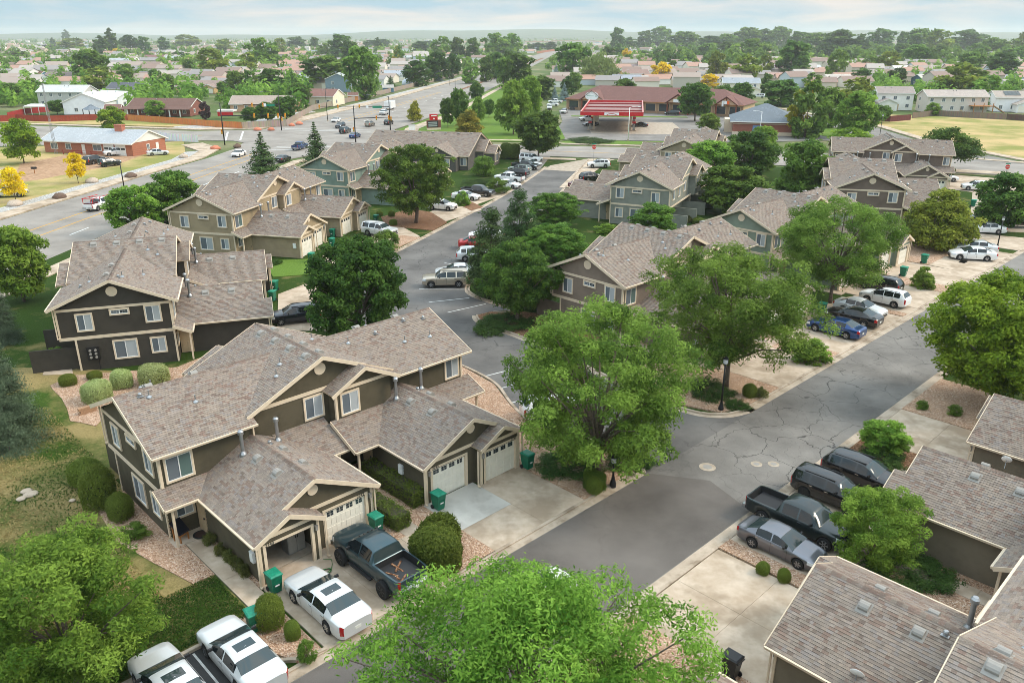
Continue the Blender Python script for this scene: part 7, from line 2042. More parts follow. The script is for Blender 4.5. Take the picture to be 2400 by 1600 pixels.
for k_, (fx, hw) in enumerate(((-.34, 4.2), (.16, 4.0), (.42, 3.6))):
    xc = fx * wP; y0 = -dP / 2 - 1.3; ze = 4.0; zr = ze + hw * .68
    obj('gable_wall', MB().extr([(xc - hw, y0, ze), (xc + hw, y0, ze), (xc, y0, zr)], (0, 4, 0)), wmat_rgb((206, 170, 140)), SH)
    r2 = MB()
    for sx in (-1, 1): r2.extr([(xc + sx * (hw + .5), y0 - .5, ze - .3), (xc + sx * (hw + .5), y0 + 8, ze - .3), (xc, y0 + 8, zr + .05), (xc, y0 - .5, zr + .05)], (0, 0, .18))
    obj('gable_roof', r2, wmat_rgb((124, 92, 86), 'roof'), SH)
    for sx in (-1, 1):
        obj('timber', MB().obox((xc + sx * hw, y0 - .1, ze), (xc, y0 - .1, zr - .1), .12, .3), wmat_rgb((120, 50, 40)), SH); obj('post', MB().box(xc + sx * (hw - .3) - .18, xc + sx * (hw - .3) + .18, y0 - .1, y0 + .25, 0, ze), wmat_rgb((130, 70, 52)), SH)
    if k_: obj('timber', MB().box(xc - .15, xc + .15, y0 - .14, y0, ze, zr - .2), wmat_rgb((120, 50, 40)), SH)
    if k_ == 0:
        sg = obj('sign_board', MB().lathe([(1.0, 0.0), (1.0, .12)], 32), M['sign_white'], SH); sg.scale = (2.6, 1.5, 1); sg.location = (xc, y0 - .2, ze + 1.15); sg.rotation_euler = (RAD(90), 0, 0)
        obj('sign_mark', MB().box(.45, .75, -.08, .08, .12, .135).box(-.7, .35, -.05, .05, .12, .135), M['sign_green'], sg)
    elif k_ == 1: obj('sign_board', MB().box(xc - 1.6, xc + 1.6, y0 - .25, y0 - .15, ze + .1, ze + 1.1), M['sign_white'], SH)
    else:
        obj('sign_board', MB().box(xc - 1.5, xc - .9, y0 - .25, y0 - .15, ze - .6, ze + 1.2), M['sign_white'], SH); obj('sign_board', MB().box(xc - .7, xc + .2, y0 - .25, y0 - .15, ze + .1, ze + 1.2), M['sign_white'], SH); obj('sign_board', MB().box(xc + .2, xc + 1.0, y0 - .26, y0 - .16, ze + .1, ze + 1.2), wmat_rgb((240, 110, 50)), SH)
# far flat-roofed commercial buildings and mobile homes
for i, (x, yb, w_, h_) in enumerate(((1262, 106, 52, 8), (1325, 103, 60, 9), (1372, 102, 40, 9), (1290, 96, 40, 8))):
    X, Y = G(x, yb); t = thing('warehouse', ['leftmost pale flat building at the end of the arterial', 'middle pale flat building at the end of the arterial', 'rightmost pale flat building at the end of the arterial', 'pale flat building furthest behind at the end of the arterial'][i], 'building', (X, Y, 0), 0, 'distant commercial buildings')
    obj('wall', MB().box(-w_ * .7, w_ * .7, -20, 20, 0, h_), wmat_rgb((226, 214, 200)), t); obj('roof', MB().box(-w_ * .7 - .5, w_ * .7 + .5, -20.5, 20.5, h_, h_ + .8), wmat_rgb((190, 150, 130), 'roof'), t)
    for k_ in range(5): obj('window', MB().box(-w_ * .6 + k_ * w_ * .28, -w_ * .6 + k_ * w_ * .28 + 4, -20.15, -20, 2, 4.5), M['glass_dark'], t)
for i, (x, yb, w_) in enumerate(((1532, 122, 30), (1580, 128, 26), (1606, 138, 26), (1560, 116, 30), (1624, 146, 16))):
    X, Y = G(x, yb); t = thing('mobile_home', ['white mobile home left of the taller trees', 'white mobile home behind the red fence', 'white mobile home with a pale roof right of the red fence', 'long white mobile home furthest back', 'short white mobile home at the end of the side street'][i], 'mobile home', (X, Y, 0), RAD(-4), 'mobile homes'); gable_body(t, w_ * .8, 7, 3.2, .18, wmat_rgb((236, 230, 222)), wmat_rgb((206, 202, 198), 'roof'), .3)
    for k_ in range(3): small_window(t, (-w_ * .3 + k_ * w_ * .22, -3.5, 1.2), (1, 0, 0), 1.6, 1.1)
# ================================================================== shrubs, bins, fences, street furniture, small things
make_ball('shrub_round', 41, 'box', 13000, .045, .09)
make_ball('shrub_dark', 42, 'hedge', 22000, .05, .2)
make_ball('shrub_varieg', 43, 'varieg', 13000, .05, .12)
make_tree('shrub_loose', 44, 1.5, 1.0, .02, 'round', 60, 5000, .08, 'mid', .03, 5, 14, rc=.28, asp=.35)
make_tree('shrub_rust', 45, 1.0, 1.0, .02, 'dome', 60, 4000, .07, 'olive', .03, 5, 14, rc=.28, asp=.35)
make_tree('juniper', 46, .8, 2.0, .02, 'flat', 220, 14000, .085, 'juniper', .04, 5, 16, 'bark_dark', rc=.16, asp=.25, mat='needle')
make_tree('shrub_lime', 47, 1.5, 1.0, .02, 'dome', 90, 7000, .075, 'light', .03, 5, 12, rc=.22, asp=.4)
make_tree('tuft', 48, .6, .45, .01, 'round', 26, 900, .14, 'olive', .015, 3, 8, rc=.34, asp=.1)
SHG = 'garden shrubs'
def shrub(key, x, yb, yt, w, label, group=SHG, name='shrub'):
    if key == 'juniper':
        X, Y = G(x, (yb + yt) / 2 + 6); return put_tree(key, X, Y, .6 if w > 60 else .45, w / 2 / ppm(x, (yb + yt) / 2), label, group, (x * 1.3) % 6.28, 'ground_shrub', 'shrub')
    return tree_px(key, x, yb, yt, w, label, group, name, 'shrub')
shrub('shrub_dark', 1025, 1322, 1232, 136, 'large rounded dark shrub between the teal pickup and pale pad')
shrub('shrub_round', 205, 1134, 1078, 78, 'left clipped ball shrub by the olive townhouse wall')
shrub('shrub_round', 237, 1190, 1096, 82, 'tallest clipped ball shrub by the olive townhouse wall')
shrub('shrub_round', 286, 1216, 1158, 60, 'small clipped ball shrub by the olive townhouse wall')
shrub('shrub_varieg', 230, 940, 892, 64, 'pale variegated ball shrub nearest the olive roof corner')
shrub('shrub_varieg', 288, 908, 866, 48, 'middle pale variegated ball shrub')
shrub('shrub_varieg', 363, 900, 854, 68, 'rightmost pale variegated ball shrub')
shrub('shrub_round', 161, 902, 878, 42, 'small dark ball shrub beside the patio')
shrub('shrub_round', 223, 888, 870, 34, 'small ball shrub under the electric meters')
shrub('shrub_round', 636, 1468, 1398, 72, 'largest ball shrub beside the silver sedan')
shrub('shrub_round', 687, 1496, 1456, 40, 'small ball shrub behind the largest one by the silver sedan')
shrub('shrub_loose', 720, 1548, 1502, 50, 'loose small shrub furthest down beside the silver sedan')
shrub('juniper', 1330, 1125, 1060, 150, 'dark juniper mat left of the big locust trunk')
shrub('juniper', 1478, 1110, 1048, 110, 'dark juniper mat right of the big locust trunk')
shrub('shrub_dark', 1392, 1142, 1104, 52, 'little dark shrub at the edge of the gravel island')
shrub('juniper', 1665, 950, 880, 120, 'large juniper mat around the lamp post')
shrub('shrub_round', 1756, 930, 900, 34, 'small round shrub right of the lamp post')
shrub('juniper', 1726, 966, 932, 58, 'low juniper at the kerb by the lamp post')
shrub('shrub_rust', 1785, 932, 908, 34, 'rusty dry shrub right of the lamp post')
shrub('shrub_lime', 1905, 848, 796, 92, 'wide loose bush beside the street before the taupe townhouse')
shrub('shrub_lime', 2160, 674, 625, 58, 'round yellow green bush between two drives')
shrub('shrub_loose', 2160, 960, 938, 28, 'small leafy shrub on the right gravel bed')
shrub('shrub_loose', 2236, 975, 948, 32, 'second leafy shrub on the right gravel bed')
shrub('shrub_round', 1787, 1344, 1318, 32, 'clipped ball shrub on the thin gravel strip')
shrub('shrub_round', 1836, 1362, 1334, 32, 'clipped ball shrub nearest the garage roof on the gravel strip')
shrub('juniper', 2130, 1380, 1300, 200, 'dark low juniper beside the walkway at the right')
shrub('juniper', 2068, 1088, 1062, 110, 'low green ground cover under the open shrub tree')
shrub('juniper', 1185, 780, 728, 130, 'dark ground cover on the island with the maple')
shrub('juniper', 1150, 790, 745, 90, 'ground cover at the tip of the maple island')
shrub('shrub_rust', 2206, 588, 576, 24, 'small brown shrub behind the white sedans')
shrub('shrub_loose', 905, 592, 540, 70, 'bright bush in front of the silver off-roader')
shrub('shrub_lime', 1086, 482, 448, 38, 'lollipop shaped bush beside the white sedan')
shrub('shrub_loose', 1165, 452, 418, 62, 'broad bush by the black crew pickup')
shrub('shrub_round', 890, 506, 494, 16, 'first of three small shrubs on the mulch bed')
shrub('shrub_round', 918, 508, 494, 18, 'second of three small shrubs on the mulch bed')
shrub('shrub_round', 922, 528, 514, 20, 'third of three small shrubs, nearest the big tree')
shrub('shrub_loose', 1135, 412, 364, 60, 'dense bush beside the office end gable')
shrub('shrub_dark', 1195, 372, 338, 44, 'tall clipped hedge block behind the office')
shrub('juniper', 1130, 432, 414, 80, 'low hedge beneath the office windows')
shrub('juniper', 1110, 445, 425, 60, 'low bright hedge beside the lane drive')
shrub('shrub_lime', 1420, 546, 524, 60, 'low lime bush beside the grey green townhouse')
shrub('shrub_dark', 1638, 525, 512, 36, 'small shrub behind the patio screens')
shrub('shrub_rust', 1612, 520, 506, 26, 'rusty shrub between the patio screens')
shrub('shrub_loose', 2188, 430, 404, 70, 'feathery bush beside the white car')
shrub('shrub_dark', 2226, 410, 394, 24, 'clipped dark bush by the lone tree')
shrub('shrub_loose', 135, 838, 812, 40, 'white flowering shrub on the patio edge')
shrub('shrub_loose', 318, 1262, 1225, 60, 'leafy shrub at the corner of the olive townhouse')
shrub('juniper', 640, 620, 608, 40, 'low shrubs at the foot of the khaki garage wall')
shrub('shrub_round', 1393, 1155, 1118, 40, 'little round shrub under the big locust')
shrub('juniper', 1385, 330, 322, 110, 'low hedge along the gas station kerb')
shrub('shrub_rust', 1402, 392, 383, 22, 'small bush at the stop sign')
for i, (x, y) in enumerate(((495, 1276), (520, 1302), (540, 1318), (558, 1336), (575, 1352))):
    shrub('tuft', x, y, y - 30, 32, ('first', 'second', 'third', 'fourth', 'last')[i] + ' grassy clump from the porch along the olive garage wall', 'perennials along the garage wall', 'grass_clump')

# clipped hedges: leafy boxes
def hedge(label, p, q, w, h, seed):
    p, q = Vector(p), Vector(q); L = (q - p).length; rng = np.random.default_rng(seed); n = int(5200 * L * (w + 2 * h) / 12)
    f = rng.integers(0, 4, n); u = rng.uniform(-.5, .5, n); v = rng.uniform(-.5, .5, n)
    P = np.zeros((n, 3)); Nn = np.zeros((n, 3))
    P[:, 0] = u * L; P[:, 1] = np.where(f == 1, -w / 2, np.where(f == 2, w / 2, v * w)); P[:, 2] = np.where(f == 0, h, np.where(f == 3, h * rng.uniform(0, 1, n), (v + .5) * h)); e = f == 3
    P[e, 0] = np.where(u[e] > 0, L / 2, -L / 2)
    Nn[:, 2] = f == 0; Nn[:, 1] = np.where(f == 1, -1, np.where(f == 2, 1, 0)); Nn[:, 0] = np.where(e, np.sign(u), 0)
    P += rng.normal(size=(n, 3)) * .055; P[:, 2] += .08 * np.sin(P[:, 0] * 3.1 + seed) * (f == 0)
    Nn = Nn + rng.normal(size=(n, 3)) * .55; Nn /= np.linalg.norm(Nn, axis=1, keepdims=True); P[:, 2] = np.maximum(P[:, 2], .04)
    t = thing('hedge', label, 'hedge', ((p.x + q.x) / 2, (p.y + q.y) / 2, 0), math.atan2((q - p).y, (q - p).x), 'clipped hedges')
    link('foliage', leaf_mesh('foliage', P, Nn, .06 * rng.uniform(.7, 1.3, n), .5, mixcol(rng, GREENS['hedge'], n, rng.normal(.6, .22, n)), rng), t)
    core = MB().box(-L / 2 + .06, L / 2 - .06, -w / 2 + .06, w / 2 - .06, 0, h - .08); obj('branches', core, M['bark_dark'], t)
hedge('long clipped hedge along the garage 2744 wall', AB(24.1, 32.4), AB(24.05, 37.4), 1.0, 1.05, 1)
hedge('short clipped hedge behind the bin by garage 2742', AB(22.0, 31.2), AB(21.9, 34.2), 1.0, .95, 2)

# ---- wheeled bins
def build_bin(body, lidm, name='wheeled_bin'):
    t = thing(name, 'proto', 'bin')
    mb = MB()
    def ring(w, d, z, y=0): return [(-w, -d + y, z), (w, -d + y, z), (w, d + y, z), (-w, d + y, z)]
    lv = [ring(.22, .25, .06), ring(.27, .33, .75), ring(.285, .35, .98), ring(.30, .37, 1.0), ring(.30, .37, 1.04)]
    for a, b in zip(lv, lv[1:]):
        for i in range(4): mb.quad(a[i], a[(i + 1) % 4], b[(i + 1) % 4], b[i])
    mb.poly(lv[0][::-1]); mb.poly(lv[-1])
    mb.box(-.2, .2, -.36, -.33, .62, .66)
    obj('body', mb, M[body], t)
    ld = MB(); l2 = [ring(.32, .39, 1.04), ring(.32, .39, 1.08), ring(.26, .32, 1.13)]
    for a, b in zip(l2, l2[1:]):
        for i in range(4): ld.quad(a[i], a[(i + 1) % 4], b[(i + 1) % 4], b[i])
    ld.poly(l2[-1]); ld.poly(l2[0][::-1])
    obj('lid', ld, M[lidm], t)
    obj('handle', MB().tube([(-.26, .43, 1.0), (.26, .43, 1.0)], .02, 8).box(-.27, -.23, .33, .44, .97, 1.02).box(.23, .27, .33, .44, .97, 1.02), M[body], t)
    obj('arrow_mark', MB().box(-.11, .11, -.332, -.322, .48, .56), M['sign_white'], t)
    for sx in (-1, 1): o_ = obj('wheel', MB().lathe([(.13, -.03), (.13, .03)], 16, 0, 0, 'x'), M['rubber'], t); o_.location = (sx * .25, .27, .13)
    return t
BIN = build_bin('bin_green', 'bin_green_lid')
bins = [(*AB(14.25, 31.3), DEG_A, 'green wheeled bin beside the open garage 2740'), (*AB(20.75, 32.0), DEG_A, 'green wheeled bin beside garage 2742 and the short hedge'), (*AB(24.65, 31.4), DEG_A, 'green wheeled bin left of garage door 2744'), (*AB(31.6, 31.1), DEG_A, 'green wheeled bin right of garage door 2746'), (*AB(12.2, 29.45), DEG_A - 8, 'green wheeled bin by the kerb beside the silver sedan')]
for (x, y, lab) in ((731, 614, 'green bin at the corner of the khaki garage'), (779, 578, 'nearer of two green bins between the khaki garages'), (780, 556, 'further of two green bins between the khaki garages'), (882, 522, 'green bin before the furthest khaki garage door'), (645, 682, 'green bin at the far garage of the charcoal townhouse'), (640, 706, 'green bin peeping over the charcoal garage roof'), (2165, 618, 'green bin right of the sage garage door'), (2116, 648, 'green bin left of the round hedge bush'), (1925, 735, 'green bin at the corner of the taupe garage'), (2272, 562, 'green bin beside the brown garage wall'), (1672, 858, 'green bin behind the big locust trunk'), (2280, 485, 'green bin behind the dark tree at the right')):
    X, Y = G(x, y); bins.append((X, Y, DEG_A if x > 1500 else -15, lab))
for i, (X, Y, a, lab) in enumerate(bins):
    r = BIN if i == 0 else copy_thing(BIN)
    r.location = (X, Y, .05); r.rotation_euler = (0, 0, RAD(a)); tag(r, lab, 'bin', 'green wheeled bins')
BB = build_bin('bin_black', 'bin_black'); BB.location = (*AB(25.35, 12.75), .06); BB.rotation_euler = (0, 0, RAD(DEG_A + 180)); tag(BB, 'black wheeled bin at the bottom right garage', 'bin')

# ---- open garage: floor things
def AT(root, x, y, z=0.0):
    p = root.matrix_basis @ Vector((x, y, z)); return (p.x, p.y, p.z)
t = thing('storage_cabinet', 'grey metal cabinet inside the open garage', 'cabinet', AT(TH1, -6.1, -9.4, .07), T1[1])
obj('carcass', MB().box(-.5, .5, -.35, .35, 0, 1.85), M['metal_grey'], t)
for sx in (-1, 1): d_ = obj('cabinet_door', MB().box(min(0, sx * .48) + .01, max(0, sx * .48) - .01, -.38, -.35, .05, 1.8), M['vent_grey'], t); obj('handle', MB().box(sx * .06 - .02, sx * .06 + .02, -.42, -.38, .9, 1.1), M['black_metal'], d_)
t = thing('gas_bottle', 'white propane bottle at the mouth of the open garage', 'bottle', AT(TH1, -8.05, -11.0, .07))
obj('tank', MB().lathe([(.13, 0), (.155, .04), (.155, .3), (.12, .37), (.05, .4)], 18), M['white_box'], t, True); obj('collar', MB().lathe([(.08, .38), (.09, .46), (.085, .46)], 14), M['white_box'], t)
rg = random.Random(9)
for i, (x, y, w_, h_, m_) in enumerate(((-7.9, -8.6, .5, .6, 'wood_tan'), (-7.2, -8.0, .6, .9, 'car_blue'), (-7.7, -7.4, .6, .5, 'white_box'), (-6.9, -7.0, .5, .7, 'plastic_black'))):
    t = thing('storage_box', ['brown', 'blue', 'white', 'black'][i] + ' storage box inside the open garage', 'box', AT(TH1, x, y, .07), T1[1] + .2 * i)
    obj('body', MB().box(-w_ / 2, w_ / 2, -w_ / 2, w_ / 2, 0, h_), M[m_], t); obj('lid', MB().box(-w_ / 2 - .02, w_ / 2 + .02, -w_ / 2 - .02, w_ / 2 + .02, h_, h_ + .04), M['plastic_black'], t)
hp = []
for i in range(60):
    a = i * .42; rr = .30 + .05 * math.sin(i * .9); hp.append(AT(TH1, -6.0 + rr * math.cos(a), -12.3 + rr * .7 * math.sin(a), .075 + .0012 * i))
hp = [AT(TH1, -7.6, -11.4, .08), AT(TH1, -7.4, -12.3, .075), AT(TH1, -6.7, -12.5, .075)] + hp + [AT(TH1, -5.4, -12.0, .09), AT(TH1, -5.2, -11.6, .09), AT(TH1, -5.5, -11.3, .1)]
tag(obj('garden_hose', MB().tube(hp, .016, 6), wmat_rgb((70, 120, 70))), 'green garden hose coiled before the open garage', 'hose')
t = thing('door_mat', 'round dark door mat on the porch of 2740', 'mat', AT(TH1, -9.1, -4.75, .095)); obj('rim', MB().lathe([(.42, 0), (.42, .02), (.4, .025)], 24), M['rubber'], t); obj('pattern', MB().lathe([(.3, .02), (.3, .03)], 20), wmat_rgb((70, 52, 48)), t)
t = thing('porch_chair', 'wooden porch chair under a blue cover by the 2740 door', 'chair', AT(TH1, -10.05, -4.5, .095), T1[1] + .3)
obj('seat', MB().box(-.28, .28, -.28, .28, .38, .44), M['wood_tan'], t); obj('backrest', MB().box(-.28, .28, .24, .3, .44, .95), M['wood_tan'], t); obj('cover', MB().extr([(-.34, -.3, .5), (.34, -.3, .5), (.34, .36, 1.05), (-.34, .36, 1.05)], (0, 0, .08)), M['car_navy'], t)
for sx in (-.25, .25):
    for sy in (-.25, .25): obj('leg', MB().box(sx - .03, sx + .03, sy - .03, sy + .03, 0, .38), M['wood_tan'], t)
# satellite dishes
def dish(label, loc, rz, wall=False):
    t = thing('satellite_dish', label, 'satellite dish', loc, rz, 'satellite dishes', .68)
    prof = [(.02, .0), (.2, .02), (.36, .07), (.40, .1), (.39, .11), (.35, .085), (.02, .02)]
    d_ = obj('reflector', MB().lathe(prof, 26), M['white_box'], t, True); d_.location = (0, 0, .55); d_.rotation_euler = (RAD(65), 0, 0)
    obj('mast', MB().tube([(0, .35, -.05), (0, .1, .3), (0, .02, .55)], .03, 8), M['metal_grey'], t)
    obj('feed_arm', MB().tube([(0, .0, .25), (0, -.55, .5)], .02, 6).box(-.05, .05, -.66, -.52, .46, .58), M['white_box'], t)
dish('satellite dish on the bottom right garage roof edge', (*G(2005, 1596, 2.7), 2.65), T1[1] + math.pi * .55)
dish('satellite dish on a bracket at the right edge above the garage wall', (*G(2356, 1090, 2.7), 2.65), T1[1] + math.pi * .55)
# electric meters on the charcoal end wall
t = thing('meter_panel', 'dark electric meter panel on the charcoal end wall', 'meter panel', AT(THB, -10.47, 2.0, 0), rB)
obj('cabinet', MB().box(-.12, 0, -.45, .45, .9, 2.0), M['black_metal'], t)
for i in range(2):
    for k_ in range(3): obj('meter', MB().lathe([(.1, -.2), (.1, -.12)], 14, -.2 + i * .4, 1.15 + k_ * .3, 'x'), M['vent_grey'], t)
obj('conduit', MB().tube([(-.06, -.3, .9), (-.06, -.3, 0)], .03, 6), M['black_metal'], t)
# grill on the patio
X, Y = G(150, 860); t = thing('barbecue_grill', 'black barbecue grill on the patio by the charcoal townhouse', 'grill', (X, Y, .08), .4)
obj('firebox', MB().box(-.4, .4, -.25, .25, .75, .98), M['black_metal'], t); obj('lid', MB().extr([(-.4, -.25, .98), (-.4, .25, .98), (-.4, .18, 1.2), (-.4, -.1, 1.22)], (.8, 0, 0)), M['black_metal'], t)
for sx in (-.7, .5): obj('side_shelf', MB().box(sx, sx + .28, -.2, .2, .9, .94), M['plastic_black'], t)
for sx in (-.36, .36):
    for sy in (-.2, .2): obj('leg', MB().box(sx - .03, sx + .03, sy - .03, sy + .03, 0, .75), M['black_metal'], t)
# brick edging of the gravel bed, stones in the lawn
for i, (x, y, w_) in enumerate(((62, 1153, .35), (72, 1160, .45), (50, 1171, .3), (170, 1175, .2))):
    X, Y = G(x, y); mb = MB().lathe([(w_ * .7, 0), (w_, .05), (w_ * .8, .1), (w_ * .3, .13)], 9); tag(obj('stepping_stone', mb, M['concrete'], None, True), ['leftmost', 'largest', 'lowest', 'lone right'][i] + ' pale stone lying in the dry lawn', 'stone', 'stones in the lawn').location = (X, Y, .03)
rw = thing('retaining_wall', 'low stone block wall at the corner of the gravel bed', 'wall', (0, 0, 0))
p, q = Vector(G(186, 975)), Vector(G(228, 962))
for r_ in range(3):
    n_ = 6
    for i in range(n_):
        a = p.lerp(q, (i + (.5 if r_ % 2 else 0)) / (n_ + .5)); b = p.lerp(q, (i + .96 + (.5 if r_ % 2 else 0)) / (n_ + .5))
        obj('block', MB().obox((a.x, a.y, .1 + r_ * .19), (b.x, b.y, .1 + r_ * .19), .28, .18), wmat_rgb((166, 132, 104)) , rw)

# ---- lamp posts
def lamp_post(label, x, y, yt, name='street_lamp', style='lantern', side=1):
    X, Y = G(x, y); H_ = height_at(Y, yt)
    t = thing(name, label, 'street lamp', (X, Y, 0), 0, 'street lamps')
    if style == 'lantern':
        obj('base', MB().lathe([(.2, 0), (.2, .25), (.12, .5), (.09, .7)], 12), M['black_metal'], t)
        obj('pole', MB().tube([(0, 0, .6), (0, 0, H_ - .5)], [.075, .055], 10), M['black_metal'], t, True)
        obj('lantern', MB().lathe([(.06, H_ - .5), (.17, H_ - .42), (.17, H_ - .1)], 12), M['lamp_clear'], t); obj('hood', MB().lathe([(.21, H_ - .1), (.19, H_ - .04), (.06, H_ + .05), (.02, H_ + .12)], 12), M['black_metal'], t)
    else:
        obj('base', MB().box(-.2, .2, -.2, .2, 0, .4), M['concrete'], t)
        obj('pole', MB().tube([(0, 0, .3), (0, 0, H_)], [.11, .07], 10), M['black_metal' if style == 'arm' else 'white_box'], t, True)
        obj('arm', MB().tube([(0, 0, H_ - .1), (side * .8, 0, H_ + .15), (side * 2.2, 0, H_ + .2)], [.05, .045, .04], 8), M['black_metal' if style == 'arm' else 'white_box'], t)
        obj('lamp_head', MB().box(side * 2.2 - .1, side * 2.2 + .6, -.15, .15, H_ + .1, H_ + .22), M['black_metal' if style == 'arm' else 'white_box'], t)
lamp_post('black lamp post on the gravel corner before the taupe townhouse', 1689, 962, 838)
lamp_post('black lamp post with white lanterns among the cars at right', 2336, 585, 508)
lamp_post('thin grey lamp post in the shade of the big locust', 1436, 1140, 1068)
lamp_post('tall black road lamp beside the arterial left of the work pickup', 294, 458, 380, style='arm', side=-1)
lamp_post('tall black lamp post where the road curves by the dry field', 2058, 342, 268)
lamp_post('white lot lamp in front of the gas canopy', 1472, 330, 252, style='lot', side=1)
lamp_post('white lot lamp beside the brick store', 1780, 320, 262, style='lot', side=-1)
lamp_post('dark road lamp on the grey fence side of the arterial', 768, 284, 208, style='arm', side=1)
lamp_post('dark road lamp far up the arterial by the fence', 1053, 200, 152, style='arm', side=-1)
lamp_post('second dark road lamp far up the arterial', 1067, 208, 180, style='arm', side=-1)

# ---- traffic signals
def signal_head(t, x, z, y=0.0, face=-1, col='signal_yellow'):
    h_ = obj('signal_head', MB().box(x - .18, x + .18, y - .14, y + .14, z - .55, z + .55), M[col], t)
    for k_, m_ in enumerate(('lamp_red', 'lamp_amber', 'sign_green')): obj('lens', MB().lathe([(.13, y + face * .15), (.13, y + face * .17)], 12, x, z + .35 - k_ * .35, 'y'), M[m_], h_)
def signal_mast(label, x, y, yt, arm, heads, sign=None, rz=0.0, lum=0, arm_y=None):
    X, Y = G(x, y); H_ = height_at(Y, yt); za = height_at(Y, arm_y) if arm_y else H_ - 1.2
    t = thing('signal_mast', label, 'traffic signal', (X, Y, 0), RAD(rz), 'traffic signal masts')
    obj('pole', MB().tube([(0, 0, 0), (0, 0, H_)], [.16, .11], 12), M['black_metal'], t, True)
    obj('mast_arm', MB().tube([(0, 0, za), (arm * .5, 0, za + .12), (arm, 0, za + .15)], [.11, .09, .06], 10), M['black_metal'], t, True)
    for f in heads: signal_head(t, arm * f, za + .05)
    signal_head(t, .35 if arm < 0 else -.35, 3.2)
    if sign: obj('street_sign', MB().box(*sorted((arm * sign - 1.3, arm * sign + 1.3)), -.12, -.1, za - .4, za + .25), M['sign_green'], t); obj('sign_border', MB().box(*sorted((arm * (sign + .14) - .35, arm * (sign + .14) + .35)), -.13, -.11, za - .45, za + .4), M['sign_white'], t)
    if lum: obj('luminaire_arm', MB().tube([(0, 0, H_), (lum * .5, 0, H_ + .5), (lum, 0, H_ + .55)], [.06, .05, .04], 8), M['black_metal'], t); obj('luminaire', MB().box(*sorted((lum, lum * 1.25)), -.14, .14, H_ + .42, H_ + .55), M['metal_grey'], t)
signal_mast('signal mast at the near left corner with a long arm to the right', 527, 340, 242, 16, (.5, .71, .86, .97), None, 2, arm_y=272)
signal_mast('signal mast on the far corner before the dark junipers', 660, 306, 220, -10, (.45, .75), .25, 4, lum=-4, arm_y=246)
signal_mast('signal mast between the dark and blue cars', 834, 334, 248, 11, (.5, .78), None, 10, arm_y=278)
signal_mast('signal mast at the gas station corner with a green street sign', 915, 305, 227, -20, (.42, .72, .98), .17, 4, lum=-5, arm_y=250)

# ---- stop signs, street signs, station sign
def stop_sign(label, x, y, yt):
    X, Y = G(x, y); H_ = height_at(Y, yt); t = thing('stop_sign', label, 'stop sign', (X, Y, 0), 0, 'stop signs')
    obj('post', MB().tube([(0, 0, 0), (0, 0, H_)], .04, 8), M['metal_grey'], t)
    o_ = obj('plate', MB().lathe([(.46, -.05), (.46, -.03)], 8, 0, H_ - .6, 'y'), M['sign_red'], t); o_.rotation_euler = (0, 0, 0)
    q = link('lettering', text_mesh('STOP', .3, 'sign_white'), o_); q.location = (0, -.056, H_ - .7); q.rotation_euler = (RAD(90), 0, 0)
    obj('street_blade', MB().box(-.45, .45, -.02, .02, H_ - .05, H_ + .15), M['sign_green'], t)
stop_sign('stop sign where the lane meets the collector road', 1391, 384, 338)
stop_sign('stop sign beside the road at the far right', 2357, 412, 384)
X, Y = G(1017, 305); t = thing('station_sign', 'red and brown gas station price sign on the lawn', 'sign', (X, Y, 0), .35)
obj('base', MB().box(-2.0, 2.0, -.4, .4, 0, .7), M['trim'], t); obj('price_board', MB().box(-2.0, 2.0, -.45, .45, .7, 2.8), wmat_rgb((120, 70, 60), 'brick'), t); obj('panel', MB().box(-1.9, 1.2, -.5, -.45, .9, 2.6), M['black_metal'], t)
obj('logo_box', MB().box(-1.1, 1.1, -.45, .45, 2.85, 4.4), M['red_gloss'], t); obj('logo_mark', MB().box(-.8, .8, -.48, -.45, 3.85, 4.15).extr([(-.35, -.48, 3.0), (.35, -.48, 3.0), (0, -.48, 3.5)], (0, .03, 0)), M['sign_white'], t)
for k_ in range(3): obj('price_strip', MB().box(-1.7, .9, -.53, -.5, 1.05 + k_ * .5, 1.3 + k_ * .5), M['glass_blind'], t)
X, Y = G(966, 306); t = thing('utility_cabinet', 'pale utility cabinet on the lawn behind the office roof', 'cabinet', (X, Y, 0)); obj('box', MB().box(-.9, .9, -.5, .5, 0, 1.5), M['white_box'], t); obj('cap', MB().box(-1, 1, -.6, .6, 1.5, 1.6), M['vent_grey'], t)
# lattice mast left of the ranch roof
X, Y = G(132, 362); t = thing('lattice_mast', 'slim lattice radio mast in front of the ranch house', 'mast', (X, Y, 0)); H_ = height_at(Y, 195)
for k_ in range(3): a = k_ * 2.094; obj('leg', MB().tube([(.35 * math.cos(a), .35 * math.sin(a), 0), (.12 * math.cos(a), .12 * math.sin(a), H_)], .035, 6), M['metal_grey'], t)
br = MB()
for i in range(22):
    z0, z1 = H_ * i / 22, H_ * (i + 1) / 22; r0, r1 = .35 - .23 * i / 22, .35 - .23 * (i + 1) / 22
    for k_ in range(3): a, b = k_ * 2.094, (k_ + 1) * 2.094; br.tube([(r0 * math.cos(a), r0 * math.sin(a), z0), (r1 * math.cos(b), r1 * math.sin(b), z1)], .018, 4)
obj('bracing', br, M['metal_grey'], t)['kind'] = 'stuff'
X, Y = G(82, 408); t = thing('mailbox', 'dark mailbox on a wooden post in the dry lawn', 'mailbox', (X, Y, 0)); obj('post', MB().box(-.06, .06, -.06, .06, 0, 1.0), M['wood_tan'], t); obj('box', MB().extr([(-.5, -.2, 1.0), (-.5, .2, 1.0), (-.5, .2, 1.25), (-.5, .08, 1.4), (-.5, -.08, 1.4), (-.5, -.2, 1.25)], (1.0, 0, 0)), M['black_metal'], t)
